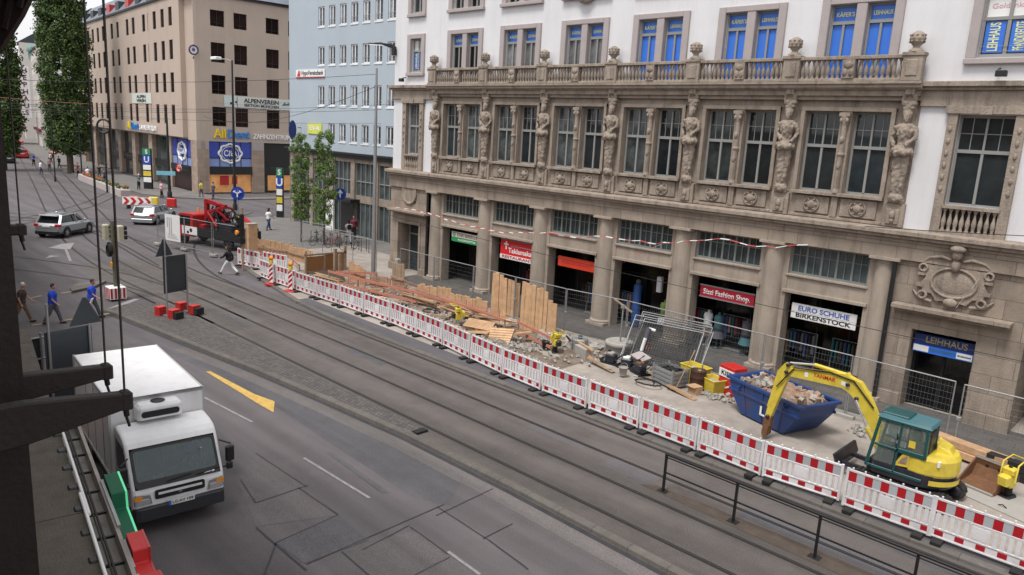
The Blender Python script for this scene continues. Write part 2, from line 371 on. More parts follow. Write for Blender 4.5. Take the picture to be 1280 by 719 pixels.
# ------------------------------------------------------------------ lettering
def text_geo(s, size=1., extrude=.01, align='CENTER', sx=1.):
    cu = bpy.data.curves.new('lettering', 'FONT'); cu.body = s; cu.size = size; cu.extrude = extrude
    cu.offset = size*.018; cu.align_x = align; cu.align_y = 'CENTER'; cu.resolution_u = 3
    ob = bpy.data.objects.new('lettering', cu)
    me = bpy.data.meshes.new_from_object(ob)
    vs = [Vector((v.co.x*sx, v.co.y, v.co.z)) for v in me.vertices]; fs = [tuple(p.vertices) for p in me.polygons]
    bpy.data.objects.remove(ob); bpy.data.curves.remove(cu); bpy.data.meshes.remove(me)
    return vs, fs
def text(mb, s, size, M, mi=0, extrude=.01, align='CENTER', fit=None):
    vs, fs = text_geo(s, size, extrude, align)
    w = max(v.x for v in vs) - min(v.x for v in vs); sx = fit/w if fit else 1
    mb.add([(v.x*sx, v.y, v.z) for v in vs], fs, mi, False, M)
    return mb
# text standing upright on a plane facing -y (local x right, z up)
UP = Matrix.Rotation(R(90), 4, 'X')
# ------------------------------------------------------------------ camera, sky, sun
cam_d = bpy.data.cameras.new('camera'); cam = bpy.data.objects.new('camera', cam_d); COL.objects.link(cam)
yaw, pitch, roll = -0.76579793, 0.20413506, 0.05549223
fw = Vector((math.sin(yaw)*math.cos(pitch), math.cos(yaw)*math.cos(pitch), -math.sin(pitch)))
rt = Vector((math.cos(yaw), -math.sin(yaw), 0)); up_ = rt.cross(fw)
r2 = rt*math.cos(roll) + up_*math.sin(roll); u2 = -rt*math.sin(roll) + up_*math.cos(roll)
cam.matrix_world = Matrix(((r2.x,u2.x,-fw.x,0),(r2.y,u2.y,-fw.y,0),(r2.z,u2.z,-fw.z,8.6),(0,0,0,1)))
cam_d.sensor_width = 36; cam_d.lens = .92927589*1000/1280*36; cam_d.clip_start = .05; cam_d.clip_end = 3000
scene.camera = cam
SUN_EL, SUN_AZ = R(64), R(178)      # azimuth clockwise from +Y
w = bpy.data.worlds.new('World'); scene.world = w; w.use_nodes = True
nt = w.node_tree; N = nt.nodes; L = nt.links; bg = N['Background']
sky = N.new('ShaderNodeTexSky'); sky.sky_type = 'NISHITA'; sky.sun_disc = False
sky.sun_elevation = SUN_EL; sky.sun_rotation = SUN_AZ; sky.dust_density = 4; sky.air_density = 1.2; sky.altitude = 500
hs = N.new('ShaderNodeHueSaturation'); hs.inputs['Saturation'].default_value = .16
mx = N.new('ShaderNodeMix'); mx.data_type = 'RGBA'; mx.inputs[0].default_value = .55; mx.inputs[7].default_value = (6.2, 6.15, 6.3, 1)
L.new(sky.outputs[0], hs.inputs['Color']); L.new(hs.outputs[0], mx.inputs[6]); L.new(mx.outputs[2], bg.inputs['Color'])
bg.inputs['Strength'].default_value = .13
sd = bpy.data.lights.new('sun', 'SUN'); sd.energy = 1.9; sd.angle = R(16); sd.color = (1, .965, .92)
so = bpy.data.objects.new('sun', sd); COL.objects.link(so); so.location = (-20, -20, 60)
sv = Vector((math.sin(SUN_AZ)*math.cos(SUN_EL), math.cos(SUN_AZ)*math.cos(SUN_EL), math.sin(SUN_EL)))
so.rotation_euler = sv.to_track_quat('Z', 'Y').to_euler()
scene.view_settings.view_transform = 'Standard'; scene.view_settings.look = 'None'
scene.view_settings.exposure = 0.55; scene.view_settings.gamma = 1
scene.cycles.max_bounces = 5; scene.cycles.diffuse_bounces = 3; scene.cycles.glossy_bounces = 3; scene.cycles.transparent_max_bounces = 8

# ------------------------------------------------------------------ ground and roads
def S(mb, name, m): return kind(mb.build(name, m), 'structure')
def zt(x, y=0):
    t = min(max((x+41)/6, 0), 1); return .006 + .06*t*t*(3-2*t)
S(MB().flat([(-700,-500),(500,-500),(500,900),(-700,900)], -.03), 'ground', mat('distant_ground', (.10,.098,.095), .9))
S(MB().flat([(-420,-40),(40,-40),(40,60),(-420,110)], 0), 'road', K['asphalt'])
xs = [-46,-41,-40,-39,-38,-37,-36,-35,-25,-10,40]
tb = MB()
kerb_pts = [(-34.6,10.3),(-34.1,10.45),(-31.1,10.8),(-27.5,11.2),(-23.4,11.7),(-19.7,12.02),(-15.7,12.32),(-11.5,12.38),(-6.9,12.3),(0,12.2),(12,12.1),(40,12)]
def kerb_y(x):
    for (a, b), (c, d) in zip(kerb_pts, kerb_pts[1:]):
        if a <= x <= c: return b+(d-b)*(x-a)/(c-a)
    return 10.4 if x < -34 else 12
for a, b in zip(xs, xs[1:]):
    ya, yb = (max(12.6, kerb_y(a)), max(12.6, kerb_y(b)))
    tb.quad((a, 12.6 if a < -34 else 12.42, zt(a)), (b, 12.6 if b < -34 else 12.42, zt(b)), (b, 17.5, zt(b)), (a, 17.5, zt(a)))
S(tb, 'tram_bed', K['trambed'])
# kerb along the carriageway and the cobbled reserve behind it
kb = MB()
rings = []
for i, (x, y) in enumerate(kerb_pts):
    rings.append([(x, y-.02, -.02), (x, y, .085), (x, y+.03, .11), (x, y+.2, .11), (x, y+.2, -.02)])
kb.loft(rings, 0, caps=True)
S(kb, 'kerb', K['kerbstone'])
cp = [(x, y+.2) for x, y in kerb_pts if x < -15.6] + [(-15.55,12.58), (-15.6,12.95)] + [(-34.2,12.95), (-35.2,11.6), (-34.6,10.54)]
S(MB().prism(cp, 'z', 0, .107), 'median_paving', K['cobble'])
gp = [(x,y-.02) for x, y in kerb_pts]
gm_ = MB(); gm_.ribbon([(x,y-.09) for x, y in gp], .14, .0065); S(gm_, 'kerb_shade_strip', K['seam'])  # dark strip painted along the kerb foot to deepen its shaded face
gm_ = MB(); gm_.ribbon([(x,y-.42) for x, y in gp if x > -28], .5, .0052); S(gm_, 'gutter_dust', K['dusty_asphalt'])
S(MB().box(-15.72,-15.5,12.56,12.97,0,.135), 'kerb_end', K['steel_dark'])
isl = [(-39.85,10.48),(-40.61,11.05),(-40.79,11.91),(-40.55,12.32),(-39.5,11.44),(-38.92,10.30)]
S(MB().prism(isl, 'z', 0, .13), 'traffic_island', K['kerbstone'])
# rails
def rail(pts, name='tram_rail'):
    m = MB(); m.ribbon(pts, .13, lambda x, y: zt(x)+.004 if 12.5 < y < 17.6 else .010, 0); m.ribbon(pts, .055, lambda x, y: zt(x)+.009 if 12.5 < y < 17.6 else .015, 1)
    return kind(m.build(name, [K['groove'], K['railsteel']]), 'structure')
def curve(P, n=14):
    out = []
    P = [Vector(p) for p in P]; P = [2*P[0]-P[1]] + P + [2*P[-1]-P[-2]]
    for i in range(1, len(P)-2):
        for k in range(n):
            t = k/n; a, b, c, d = P[i-1], P[i], P[i+1], P[i+2]
            q = .5*((2*b) + (c-a)*t + (2*a-5*b+4*c-d)*t*t + (-a+3*b-3*c+d)*t**3)
            out.append((q.x, q.y))
    out.append(tuple(P[-2])[:2]); return out
xr = [40,20,0,-10,-20,-30,-34,-35,-36,-37,-38,-39,-40,-41]
for y in (13.19, 14.62, 15.88, 17.27):
    base = [(x, y) for x in xr]
    bend = curve([(-41, y), (-48, y+.35), (-58, y+1.6), (-72, y+4.3), (-95, y+9.0), (-130, y+16), (-200, y+30)], 8)
    rail(base + bend[1:])
for P in ([(-30,13.19),(-35.9,13.15),(-40.6,12.4),(-46.6,9.46),(-52,5.5),(-60,-3)], [(-30,14.62),(-36,14.6),(-42.4,13.9),(-46.7,12.3),(-52.5,9.0),(-62,1)],
          [(-34,15.88),(-40,16.2),(-47,17.6),(-54,20.5),(-62,25.5),(-70,33)], [(-34,17.27),(-40,17.7),(-46,19.2),(-52,21.8),(-59,26.4),(-66,33)],
          [(-58,4),(-62.9,10.5),(-69,15.8),(-76.8,21.5),(-88,27.5)], [(-56.5,4),(-61.5,11.3),(-68,17),(-76,22.7),(-88,29)],
          [(-44,16.2),(-54,17.0),(-65.4,16.2),(-72,12),(-76,5)], [(-44,17.6),(-54,18.4),(-66,17.6),(-73.5,12.6),(-77.6,5)],
          [(-58,33),(-61,27),(-66,19),(-70,11),(-73,3)], [(-56.6,33),(-59.6,26.5),(-64.5,18.5),(-68.5,10.5),(-71.5,3)]):
    rail(curve(P, 10))
# far kerb and the dug-up pavement of the building site
fk = [(-45,23.5),(-43.2,21.2),(-41.5,20.0),(-39,19.35),(-35.7,18.75),(-32,18.05),(-29,17.72),(-24,17.55),(-10,17.6),(0,17.62),(40,17.6)]
m = MB(); m.loft([[(x, y-.02, -.02), (x, y, .09), (x, y+.03, .115), (x, y+.24, .115), (x, y+.24, -.02)] for x, y in fk], 0)
S(m, 'kerb', K['kerbstone'])
S(MB().flat([(x, y+.2) for x, y in fk] + [(40,30),(-45,30)], .1), 'pavement', K['dusty'])
S(MB().flat([(40,18.05),(40,17.84),(0,17.86),(-10,17.84),(-24,17.79),(-29,17.96),(-32,18.29),(-32,18.8),(-10,18.25)], .108), 'pavement_edge', K['asphalt_blue'])
S(MB().flat([(-45,30),(40,30),(40,40),(-45,40)], .1), 'pavement', K['paving'])
S(MB().flat([(-62,24.6),(-45,24.2),(-45,40),(-62,44)], .11), 'plaza_paving', K['paving'])
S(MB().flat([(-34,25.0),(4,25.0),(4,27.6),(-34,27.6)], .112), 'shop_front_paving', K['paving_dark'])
for pts in ([(-17.2,8.6),(-14.9,8.65),(-13.2,8.45),(-13.9,6.9),(-16.3,7.6)],[(-11.9,7.75),(-10.4,7.7),(-9,8.2),(-9.2,9.3),(-11.6,9.4)],[(-28,7.5),(-25,7.6),(-24.8,9.1),(-27.8,9.0)],[(-31,8.2),(-29,8.3),(-29,9.9),(-31,9.7)],[(-36,6),(-30,6.2),(-30,7.4),(-36,7.3)],[(-22.5,7.9),(-20.4,8.0),(-20.4,8.7),(-22.5,8.7)]):
    S(MB().flat(pts, .0055), 'road_patch', rnd.choice([K['asphalt_blue'], K['asphalt_warm'], K['asphalt_warm']]))
for k in range(9):
    x = rnd.uniform(-33,-4); y = rnd.uniform(13.4,16.8); l_ = rnd.uniform(1.5,5); w_ = rnd.uniform(.3,1.0)
    if x > -40 and not (12.9 < y < 13.6 or 14.3 < y < 15 or 15.6 < y < 16.2): S(MB().flat([(x,y),(x+l_,y+.03),(x+l_,min(y+w_,17)),(x,min(y+w_,17))], zt(x)+.0012+k*.0003), 'tram_bed_patch', rnd.choice([K['asphalt'], K['asphalt_blue']]))
def soil_z(x, y):
    return .125 + .10*math.sin(x*1.3+y*2.1)*math.sin(y*1.7-x*.6) + .06*math.sin(x*3.7)*math.sin(y*3.1+1)
sm_ = MB(); nx, ny = 70, 18
P = []
for j in range(ny+1):
    for i in range(nx+1):
        x = -38.5 + 21.5*i/nx; y0 = 19.6 if x > -34 else 19.9; y = y0 + (24.0-y0)*j/ny
        e = min(i/4, (nx-i)/6, j/3, (ny-j)/3, 1); P.append((x, y + .12*math.sin(x*2), .108 + (soil_z(x, y)-.1)*e))
sm_.add(P, [(j*(nx+1)+i, j*(nx+1)+i+1, (j+1)*(nx+1)+i+1, (j+1)*(nx+1)+i) for j in range(ny) for i in range(nx)], 0, True)
S(sm_, 'dug_soil', K['soil'])
# pavement round the brown corner building and up the far street
S(MB().prism([(-75.5,56),(-76.5,36),(-80,31.2),(-84,29.6),(-100,30.3),(-126,31.5),(-126,37.5),(-84.5,35.6),(-78,35.6),(-78,56)], 'z', 0, .13), 'pavement', K['paving'])
S(MB().prism([(-130,13),(-300,27),(-300,5),(-130,0)], 'z', 0, .12), 'pavement', K['paving'])
S(MB().prism([(-126,31.5),(-300,62),(-300,74),(-126,40)], 'z', 0, .12), 'pavement', K['paving'])
# markings
sg = MB()
for a, b, c, d in [(-11.94,6.97,-12.05,10.64),(-11.66,8.10,-11.82,9.45),(-17.28,8.62,-14.81,8.66),(-14.84,7.38,-14.86,8.73),(-14.90,8.49,-13.20,8.51),(-13.20,8.51,-13.03,6.91),(-13.85,6.88,-11.77,6.87),(-11.88,7.75,-10.86,7.69),(-11.75,9.42,-10.40,9.35),(-10.26,8.38,-10.29,9.30),(-11.77,10.17,-11.89,12.09),(-12.06,10.45,-10.22,10.37),(-10.36,10.31,-10.40,11.25),(-10.22,10.37,-8.94,10.22),(-13.03,6.91,-12.15,6.18),(-16.14,7.63,-14.84,7.38)]:
    n = 7; pts = [(a+(c-a)*i/n+rnd.uniform(-.006,.006), b+(d-b)*i/n+rnd.uniform(-.006,.006)) for i in range(n+1)]
    sg.ribbon(pts, rnd.uniform(.025,.045), .012)
S(sg, 'road_seams', K['seam'])
S(MB().flat([(-16.19,10.06),(-16.2,10.21),(-13.33,10.02),(-13.4,9.86)], .008).flat([(-13.2,8.5),(-13.05,6.9),(-12.0,6.95),(-11.9,8.4)], .008), 'road_patch', K['asphalt_blue'])
S(MB().flat([(-30,10.1),(-24,10.9),(-19.7,11.9),(-13,12.2),(-11.95,10.7),(-12.96,10.3),(-19.64,10.65)], .004), 'road_patch', K['asphalt_blue'])
S(MB().flat([(-24.35,10.37),(-24.30,10.51),(-21.37,10.64),(-20.40,10.82),(-19.59,10.35),(-20.55,10.33),(-21.77,10.35)], .012), 'road_marking', K['line_yellow'])
dm = MB()
for a, b, c, d in [(-16.26,9.43,-13.40,9.49),(-22.02,9.30,-19.29,9.52),(-10.47,9.41,-9.43,9.35)]: dm.ribbon([(a,b),(c,d)], .075, .012)
S(dm, 'road_marking', K['line_white'])
dm = MB()
for a, b, c, d in [(-38.8,8.55,-39.07,9.07),(-39.17,9.89,-39.35,10.45),(-33.75,7.42,-33.78,7.94),(-34.08,10.03,-34.14,10.46),(-39.2,9.3,-39.3,9.7),(-33.9,8.6,-34,9.2)]: dm.ribbon([(a,b),(c,d)], .16, .012)
S(dm, 'road_marking', K['line_faded'])
S(MB().flat([(-52.79,12.8),(-54.04,13.93),(-54.08,14.64),(-51.64,13.73),(-51.83,13.34)], .016).flat([(-49.0,11.7),(-50.0,12.2),(-49.4,12.6)], .016).ribbon([(-51.7,13.5),(-47.5,12.6)], .14, .016), 'road_marking', K['line_white'])
S(MB().ribbon([(-34.8,10.6),(-36.3,12.3)], .3, .012), 'road_marking', K['line_white'])
# ------------------------------------------------------------------ ornate corner building opposite
OB = thing('ornate_building', 'long white and sandstone building with columns, statues and a stone balcony', 'building', (-20,27.2,0), world=True)
HX = [-32.55 + 4.033*i for i in range(7)]; BC = [(HX[i]+HX[i+1])/2 for i in range(6)]
Y0 = 27.2
WT = T(0, Y0, 0)
BX = 14
# upper white storeys
holes = [(-35.1,-34.12,11.68,13.5), (-35.1,-34.12,14.85,17.1), (-6.72,-5.3,11.68,14.0), (-6.72,-5.3,14.85,17.1), (-1.5,.4,11.68,14.0)]
for c in BC:
    for a, b in ((-1.08,-.17),(.17,1.08)):
        holes += [(c+a,c+b,11.0,13.58),(c+a,c+b,14.85,17.1)]
m = MB(); m.wall(-36.6, BX, 10.96, 19.2, holes, .28, 0, WT)
m.box(-36.6,-36.598,Y0,38,5.9,19.2); m.box(-36.6,BX,37.9,38,.1,19.2); m.box(BX-.1,BX,Y0,38,.1,19.2)
holesL = [(-35.3,-34.05,7.1,9.98)]; m.wall(-36.6,-32.95,6.16,10.2,holesL,.3,0,WT)
holesR = [(-6.9,-5.32,7.1,9.95),(-2.2,-.6,7.1,9.95)]; m.wall(-8.05,BX,6.16,10.2,holesR,.3,0,WT)
m.build('plaster_wall', K['plaster'], OB)
m = MB(); m.box(-37,BX+.4,26.7,38.4,19.2,19.5); m.prism([(26.7,19.5),(38.4,19.5),(36,22.5),(29.5,22.5)], 'x', -37, BX+.4)
m.build('roof', mat('dark_roof_tiles', (.09,.06,.05), .8), OB)
# stone storey
m = MB(); holes = []
for c in BC:
    for a, b in ((-1.46,-.2),(.2,1.46)): holes.append((c+a,c+b,7.15,9.97))
m.wall(-32.95,-8.05,6.16,10.69,holes,.34,0,WT)
m.box(-36.62,-32.95,27.08,27.3,10.2,10.7); m.box(-8.05,BX,27.08,27.3,10.2,10.7)
m.box(-32.95,-8.05,27.02,27.3,10.36,10.5); m.box(-32.95,-8.05,26.9,27.3,10.5,10.69)
m.build('stone_wall', K['stone_plain'], OB)
m = MB()
for x0, x1 in ((-36.7,-33.05),(-8.02,BX)):
    m.box(x0,x1,26.96,27.3,10.7,10.8); m.box(x0-.03,x1,26.84,27.3,10.8,10.96)
# string course above the shops
m.box(-36.7,BX,26.82,27.4,5.86,5.98); m.box(-36.78,BX,26.72,27.4,5.98,6.13); m.prism([(26.72,6.13),(27.25,6.13),(27.25,6.2)], 'x', -36.78, BX)
m.build('string_course', K['stone_plain'], OB, bevel=.012)
m = MB(); m.box(-36.62,BX,27.0,27.6,5.16,5.86); m.box(-36.64,BX,26.95,27.3,5.74,5.861); m.build('entablature', K['stone'], OB)
# parapet zone under the stone windows: panels, pilaster strips, medallions
m = MB()
for i, c in enumerate(BC):
    m.box(c-1.62,c+1.62,26.98,27.25,7.03,7.15); m.box(c-1.66,c+1.66,27.1,27.25,6.2,6.3)
    for k in (-1, 1): m.box(c+k*.82-.62,c+k*.82+.62,27.13,27.25,6.36,6.98)
    m.box(c-.11,c+.11,27.08,27.25,6.3,7.03)
for x in HX:
    m.box(x-.34,x+.34,27.06,27.25,6.2,7.0); m.box(x-.2,x+.2,27.0,27.1,6.3,6.8)
m.build('parapet_panel', K['stone_plain'], OB, bevel=.012)
RY = Matrix.Rotation(R(90), 4, 'X')
for c in BC:
    for k in (-.82, .82):
        m = MB(); m.lathe([(.001,0),(.29,0),(.30,.05),(.25,.07),(.24,.03),(.16,.03),(.13,.1),(.07,.11),(.001,.13)], (0,0,0), 18, 0, True, T(c+k, 27.135, 6.67) @ RY)
        for a in range(6): m.sph((c+k+.19*math.cos(a*1.05), 27.09, 6.67+.19*math.sin(a*1.05)), .05, 6)
        m.build('medallion', K['stone_plain'], OB)
for x in HX:
    m = MB(); m.sph((x,26.98,6.6), (.1,.08,.16), 8); m.sph((x,26.98,6.42), (.07,.06,.1), 8); m.build('corbel_mask', K['stone_plain'], OB)
# columns
def column(x):
    c = (x, 27.38)
    m = MB(); m.lathe([(.43,.36),(.425,1.5),(.40,3.2),(.375,4.92)], (c[0],c[1],0), 28)
    for z in (1.35,2.55,3.75): m.lathe([(.431-.012*z,z-.008),(.425-.0115*z,z),(.431-.012*z,z+.008)], (c[0],c[1],0), 28, 1)
    col = m.build('column', [K['column'], K['stone_plain']], OB)
    m = MB(); m.box(x-.52,x+.52,26.86,27.6,.09,.24); m.lathe([(.51,.24),(.53,.29),(.50,.34),(.44,.36)], (c[0],c[1],0), 28); m.build('base', K['column'], col, bevel=.01)
    m = MB(); m.lathe([(.375,4.92),(.40,4.94),(.40,4.97),(.385,4.98),(.47,5.06),(.47,5.07)], (c[0],c[1],0), 28); m.box(x-.5,x+.5,26.88,27.6,5.07,5.165); m.build('capital', K['column'], col)
for x in HX: column(x)
# end blocks with the doors
m = MB()
m.wall(-36.6,-33.0,.09,5.16,[(-35.8,-33.85,.09,3.05),(-35.32,-34.22,4.3,5.42)],.9,0,T(0,27.12,0))
m.build('end_block', K['stone'], OB, bevel=.01); m = MB()
m.wall(-8.05,-4.0,.09,5.16,[(-7.2,-5.28,.09,2.87)],.8,0,T(0,27.12,0))
m.wall(-0.6,BX,.09,5.16,[(1,3.4,.09,3.0)],.8,0,T(0,27.12,0))
m.quad((-4.0,27.12,.09),(-4.0,30,.09),(-4.0,30,5.16),(-4.0,27.12,5.16)); m.quad((-.6,27.12,.09),(-.6,27.12,5.16),(-.6,30,5.16),(-.6,30,.09))
eb = MB(); eb.quad((-36.6,27.12,.09),(-36.6,27.12,5.9),(-36.6,38,5.9),(-36.6,38,.09))
eb.build('side_wall', K['stone'], OB)
m.box(-4.0,-.6,27.05,27.6,4.4,5.16)
m.build('end_block', K['stone'], OB, bevel=.01)
for nm_, bs in (('door_cornice', ((-36.3,-32.95,26.78,27.2,3.66,3.74),(-36.4,-32.85,26.66,27.2,3.741,3.86))), ('door_cornice', ((-7.75,-4.48,26.82,27.2,3.46,3.56),(-7.85,-4.38,26.68,27.2,3.561,3.7))),
    ('plinth', ((-36.66,-35.85,27.05,27.2,.09,.55),)), ('plinth', ((-33.8,-33.02,27.05,27.2,.09,.55),)), ('plinth', ((-8.04,-7.25,27.05,27.2,.09,.55),)), ('plinth', ((-5.23,-3.98,27.05,27.2,.09,.6),)),
    ('door_surround', ((-35.98,-35.806,27.07,27.2,.55,3.05),(-33.844,-33.67,27.07,27.2,.55,3.05),(-35.98,-33.67,27.065,27.2,3.05,3.22)))):
    m = MB()
    for q in bs: m.box(*q)
    m.build(nm_, K['stone'], OB, bevel=.01)
m = MB()
for x in (-35.3,-34.24): pass
m.lathe([(.48,0),(.66,-.02),(.68,.06),(.6,.1),(.56,.04),(.48,.03)], (0,0,0), 26, 0, True, T(-34.77,27.1,4.86) @ RY)
for x0, x1, z0, z1 in ((-35.4,-35.2,4.2,5.5),(-34.34,-34.14,4.2,5.5),(-35.4,-34.14,4.2,4.42),(-35.4,-34.14,5.3,5.5)): m.box(x0,x1,27.13,27.3,z0,z1)
o = m.build('oculus_surround', K['stone_plain'], OB)
MB().lathe([(.01,0),(.52,0)], (0,0,0), 24, 0, False, T(-34.77,27.32,4.86) @ RY).build('oculus_pane', K['glass'], o)
for x0, x1, z1, lbl in ((-35.8,-33.85,3.05,'left'),(-7.2,-5.28,2.87,'right')):
    m = MB(); w = x1-x0; y = 27.95 if lbl == 'left' else 27.75
    m.box(x0,x0+.1,y,y+.1,.1,z1); m.box(x1-.1,x1,y,y+.1,.1,z1); m.box(x0,x1,y-.005,y+.1,z1-.12,z1); m.box((x0+x1)/2-.05,(x0+x1)/2+.05,y,y+.1,.1,z1-.12); m.box(x0,x1,y-.003,y+.1,2.3,2.38)
    o = m.build('door', K['steel_dark'] if lbl == 'right' else K['frame'], OB)
    MB().box(x0,x1,y+.05,y+.07,.1,z1).build('door_pane', K['glass_dim'] if lbl == 'right' else K['glass'], o)
# cartouche over the right door
m = MB(); cx, cz = -6.18, 4.62
m.sph((cx,27.08,cz), (.62,.12,.44), 24)
m.build('cartouche_shield', K['stone_plain'], OB)
m = MB()
ou = [(.0,.66),(.42,.62),(.62,.5),(.86,.52),(.98,.3),(.84,.1),(.98,-.16),(.86,-.42),(.6,-.44),(.44,-.66),(.2,-.62),(0,-.74)]
ou = ou + [(-x,z) for x, z in reversed(ou[1:-1])]
m.prism([(cx+x,cz+z) for x, z in ou], 'y', 27.02, 27.2)
pts = [(cx+.66*math.cos(a), 27.0, cz+.48*math.sin(a)) for a in [2*math.pi*k/30 for k in range(31)]]; m.tube(pts, .045, 7)
for k in (-1, 1):
    m.tube([(cx+k*.16,26.98,5.36),(cx+k*.45,26.96,5.44),(cx+k*.8,27.0,5.36),(cx+k*1.02,27.04,5.16)], [.04,.06,.05,.03], 7)
    m.tube([(cx+k*.95+.12*math.cos(a),27.0,5.0+.12*math.sin(a)) for a in [R(30*q) for q in range(13)]], .04, 6); m.tube([(cx+k*.86+.12*math.cos(a),27.0,4.1+.12*math.sin(a)) for a in [R(30*q) for q in range(13)]], .045, 6)
    m.tube([(cx+k*.55,27.02,3.92),(cx+k*.95,27.05,3.98),(cx+k*1.18,27.1,4.2)], [.05,.06,.03], 7)
    m.box(cx+k*.98-.1,cx+k*.98+.1,26.99,27.2,4.36,4.46); m.box(cx+k*.98-.1,cx+k*.98+.1,26.99,27.2,4.74,4.84)
m.sph((cx,26.98,3.98), (.22,.12,.15), 10); m.sph((cx,26.92,5.2), (.14,.12,.22), 10); m.sph((cx,26.9,5.56), (.16,.15,.19), 12); m.lathe([(.2,0),(.24,.03),(.24,.1),(.16,.17),(.001,.2)], (cx,26.9,5.68), 12); m.sph((cx,26.76,5.54), (.035,.05,.04), 6)
m.build('cartouche_scrollwork', K['stone_plain'], OB)
m = MB(); m.sph((-22.47,27.1,15.5), (.62,.2,.72), 18); m.tube([(-22.47+.78*math.cos(a),27.08,15.5+.9*math.sin(a)) for a in [2*math.pi*k/24 for k in range(25)]], .13, 8); m.sph((-22.47,27.02,14.6), (.35,.16,.16), 10); m.build('wall_crest', K['stone_plain'], OB)
for x in (-32.93,-8.0): MB().tube([(x,26.97,.1),(x,26.97,5.1)], .075, 8).build('downpipe', K['steel_dark'], OB)
# shop bays
def merge_instances(): pass
def mezz():
    m = MB(); m.box(-1.44,1.44,0,.09,0,.08); m.box(-1.44,1.44,-.002,.09,1.1,1.2)
    for k in range(6): x = -1.44+k*2.8/5; m.box(x,x+.08,.001,.09,.08,1.1)
    for k in range(5):
        x = -1.44+.04+(k+.5)*2.8/5; m.box(x-.012,x+.012,.01,.06,.08,1.1)
    m.box(-1.4,1.4,.012,.058,.72,.745)
    o = m.build('mezzanine_window', mat('grey_green_frame', (.21,.225,.22), .6), OB)
    MB().box(-1.4,1.4,.05,.065,.05,1.15).build('pane', K['glass_green'], o)
    return o
mz = mezz(); first = True
OFF0 = Vector((-20,27.2,0))
for i, c in enumerate(BC):
    m = MB()
    for k in (-1, 1):
        x0, x1 = sorted((c+k*1.44, c+k*1.9)); m.box(x0,x1,27.32,27.9,.09,5.16)
    m.box(c-1.5,c+1.5,27.36,27.9,3.36,3.9); m.box(c-1.56,c+1.56,27.24,27.9,3.26,3.38); m.box(c-1.5,c+1.5,27.28,27.9,3.9,3.98); m.box(c-1.46,c+1.46,27.4,27.6,5.06,5.165)
    m.build('bay_surround', K['column'], OB, bevel=.01)
    pos = Vector((c,27.46,3.98)) - OFF0
    if first: mz.location = pos; first = False
    else: copy_tree(mz, OB, pos)
    # recess behind the opening
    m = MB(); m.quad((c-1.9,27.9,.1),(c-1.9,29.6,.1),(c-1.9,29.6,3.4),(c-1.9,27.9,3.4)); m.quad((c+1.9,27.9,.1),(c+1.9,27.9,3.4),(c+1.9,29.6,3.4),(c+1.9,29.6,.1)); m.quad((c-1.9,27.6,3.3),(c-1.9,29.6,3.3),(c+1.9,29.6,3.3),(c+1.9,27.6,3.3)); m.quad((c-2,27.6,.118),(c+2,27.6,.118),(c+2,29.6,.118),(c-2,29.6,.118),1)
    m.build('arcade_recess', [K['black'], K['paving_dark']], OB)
    m = MB(); y = 28.7
    for x in (-1.88,-.62,.62,1.82): m.box(c+x,c+x+.06,y,y+.08,.12,3.28)
    m.box(c-1.88,c+1.88,y-.004,y+.08,.12,.45); m.box(c-1.88,c+1.88,y-.003,y+.08,2.5,2.57)
    sf = m.build('shopfront', K['steel_dark'], OB)
    MB().box(c-1.88,c+1.88,y+.03,y+.05,.12,3.28).build('shop_pane', K['glass_dim'], sf)
# portal recess at the right end
m = MB(); m.quad((-4.0,29.9,.1),(-.6,29.9,.1),(-.6,29.9,5.1),(-4.0,29.9,5.1)); m.build('portal_recess', K['black'], OB)
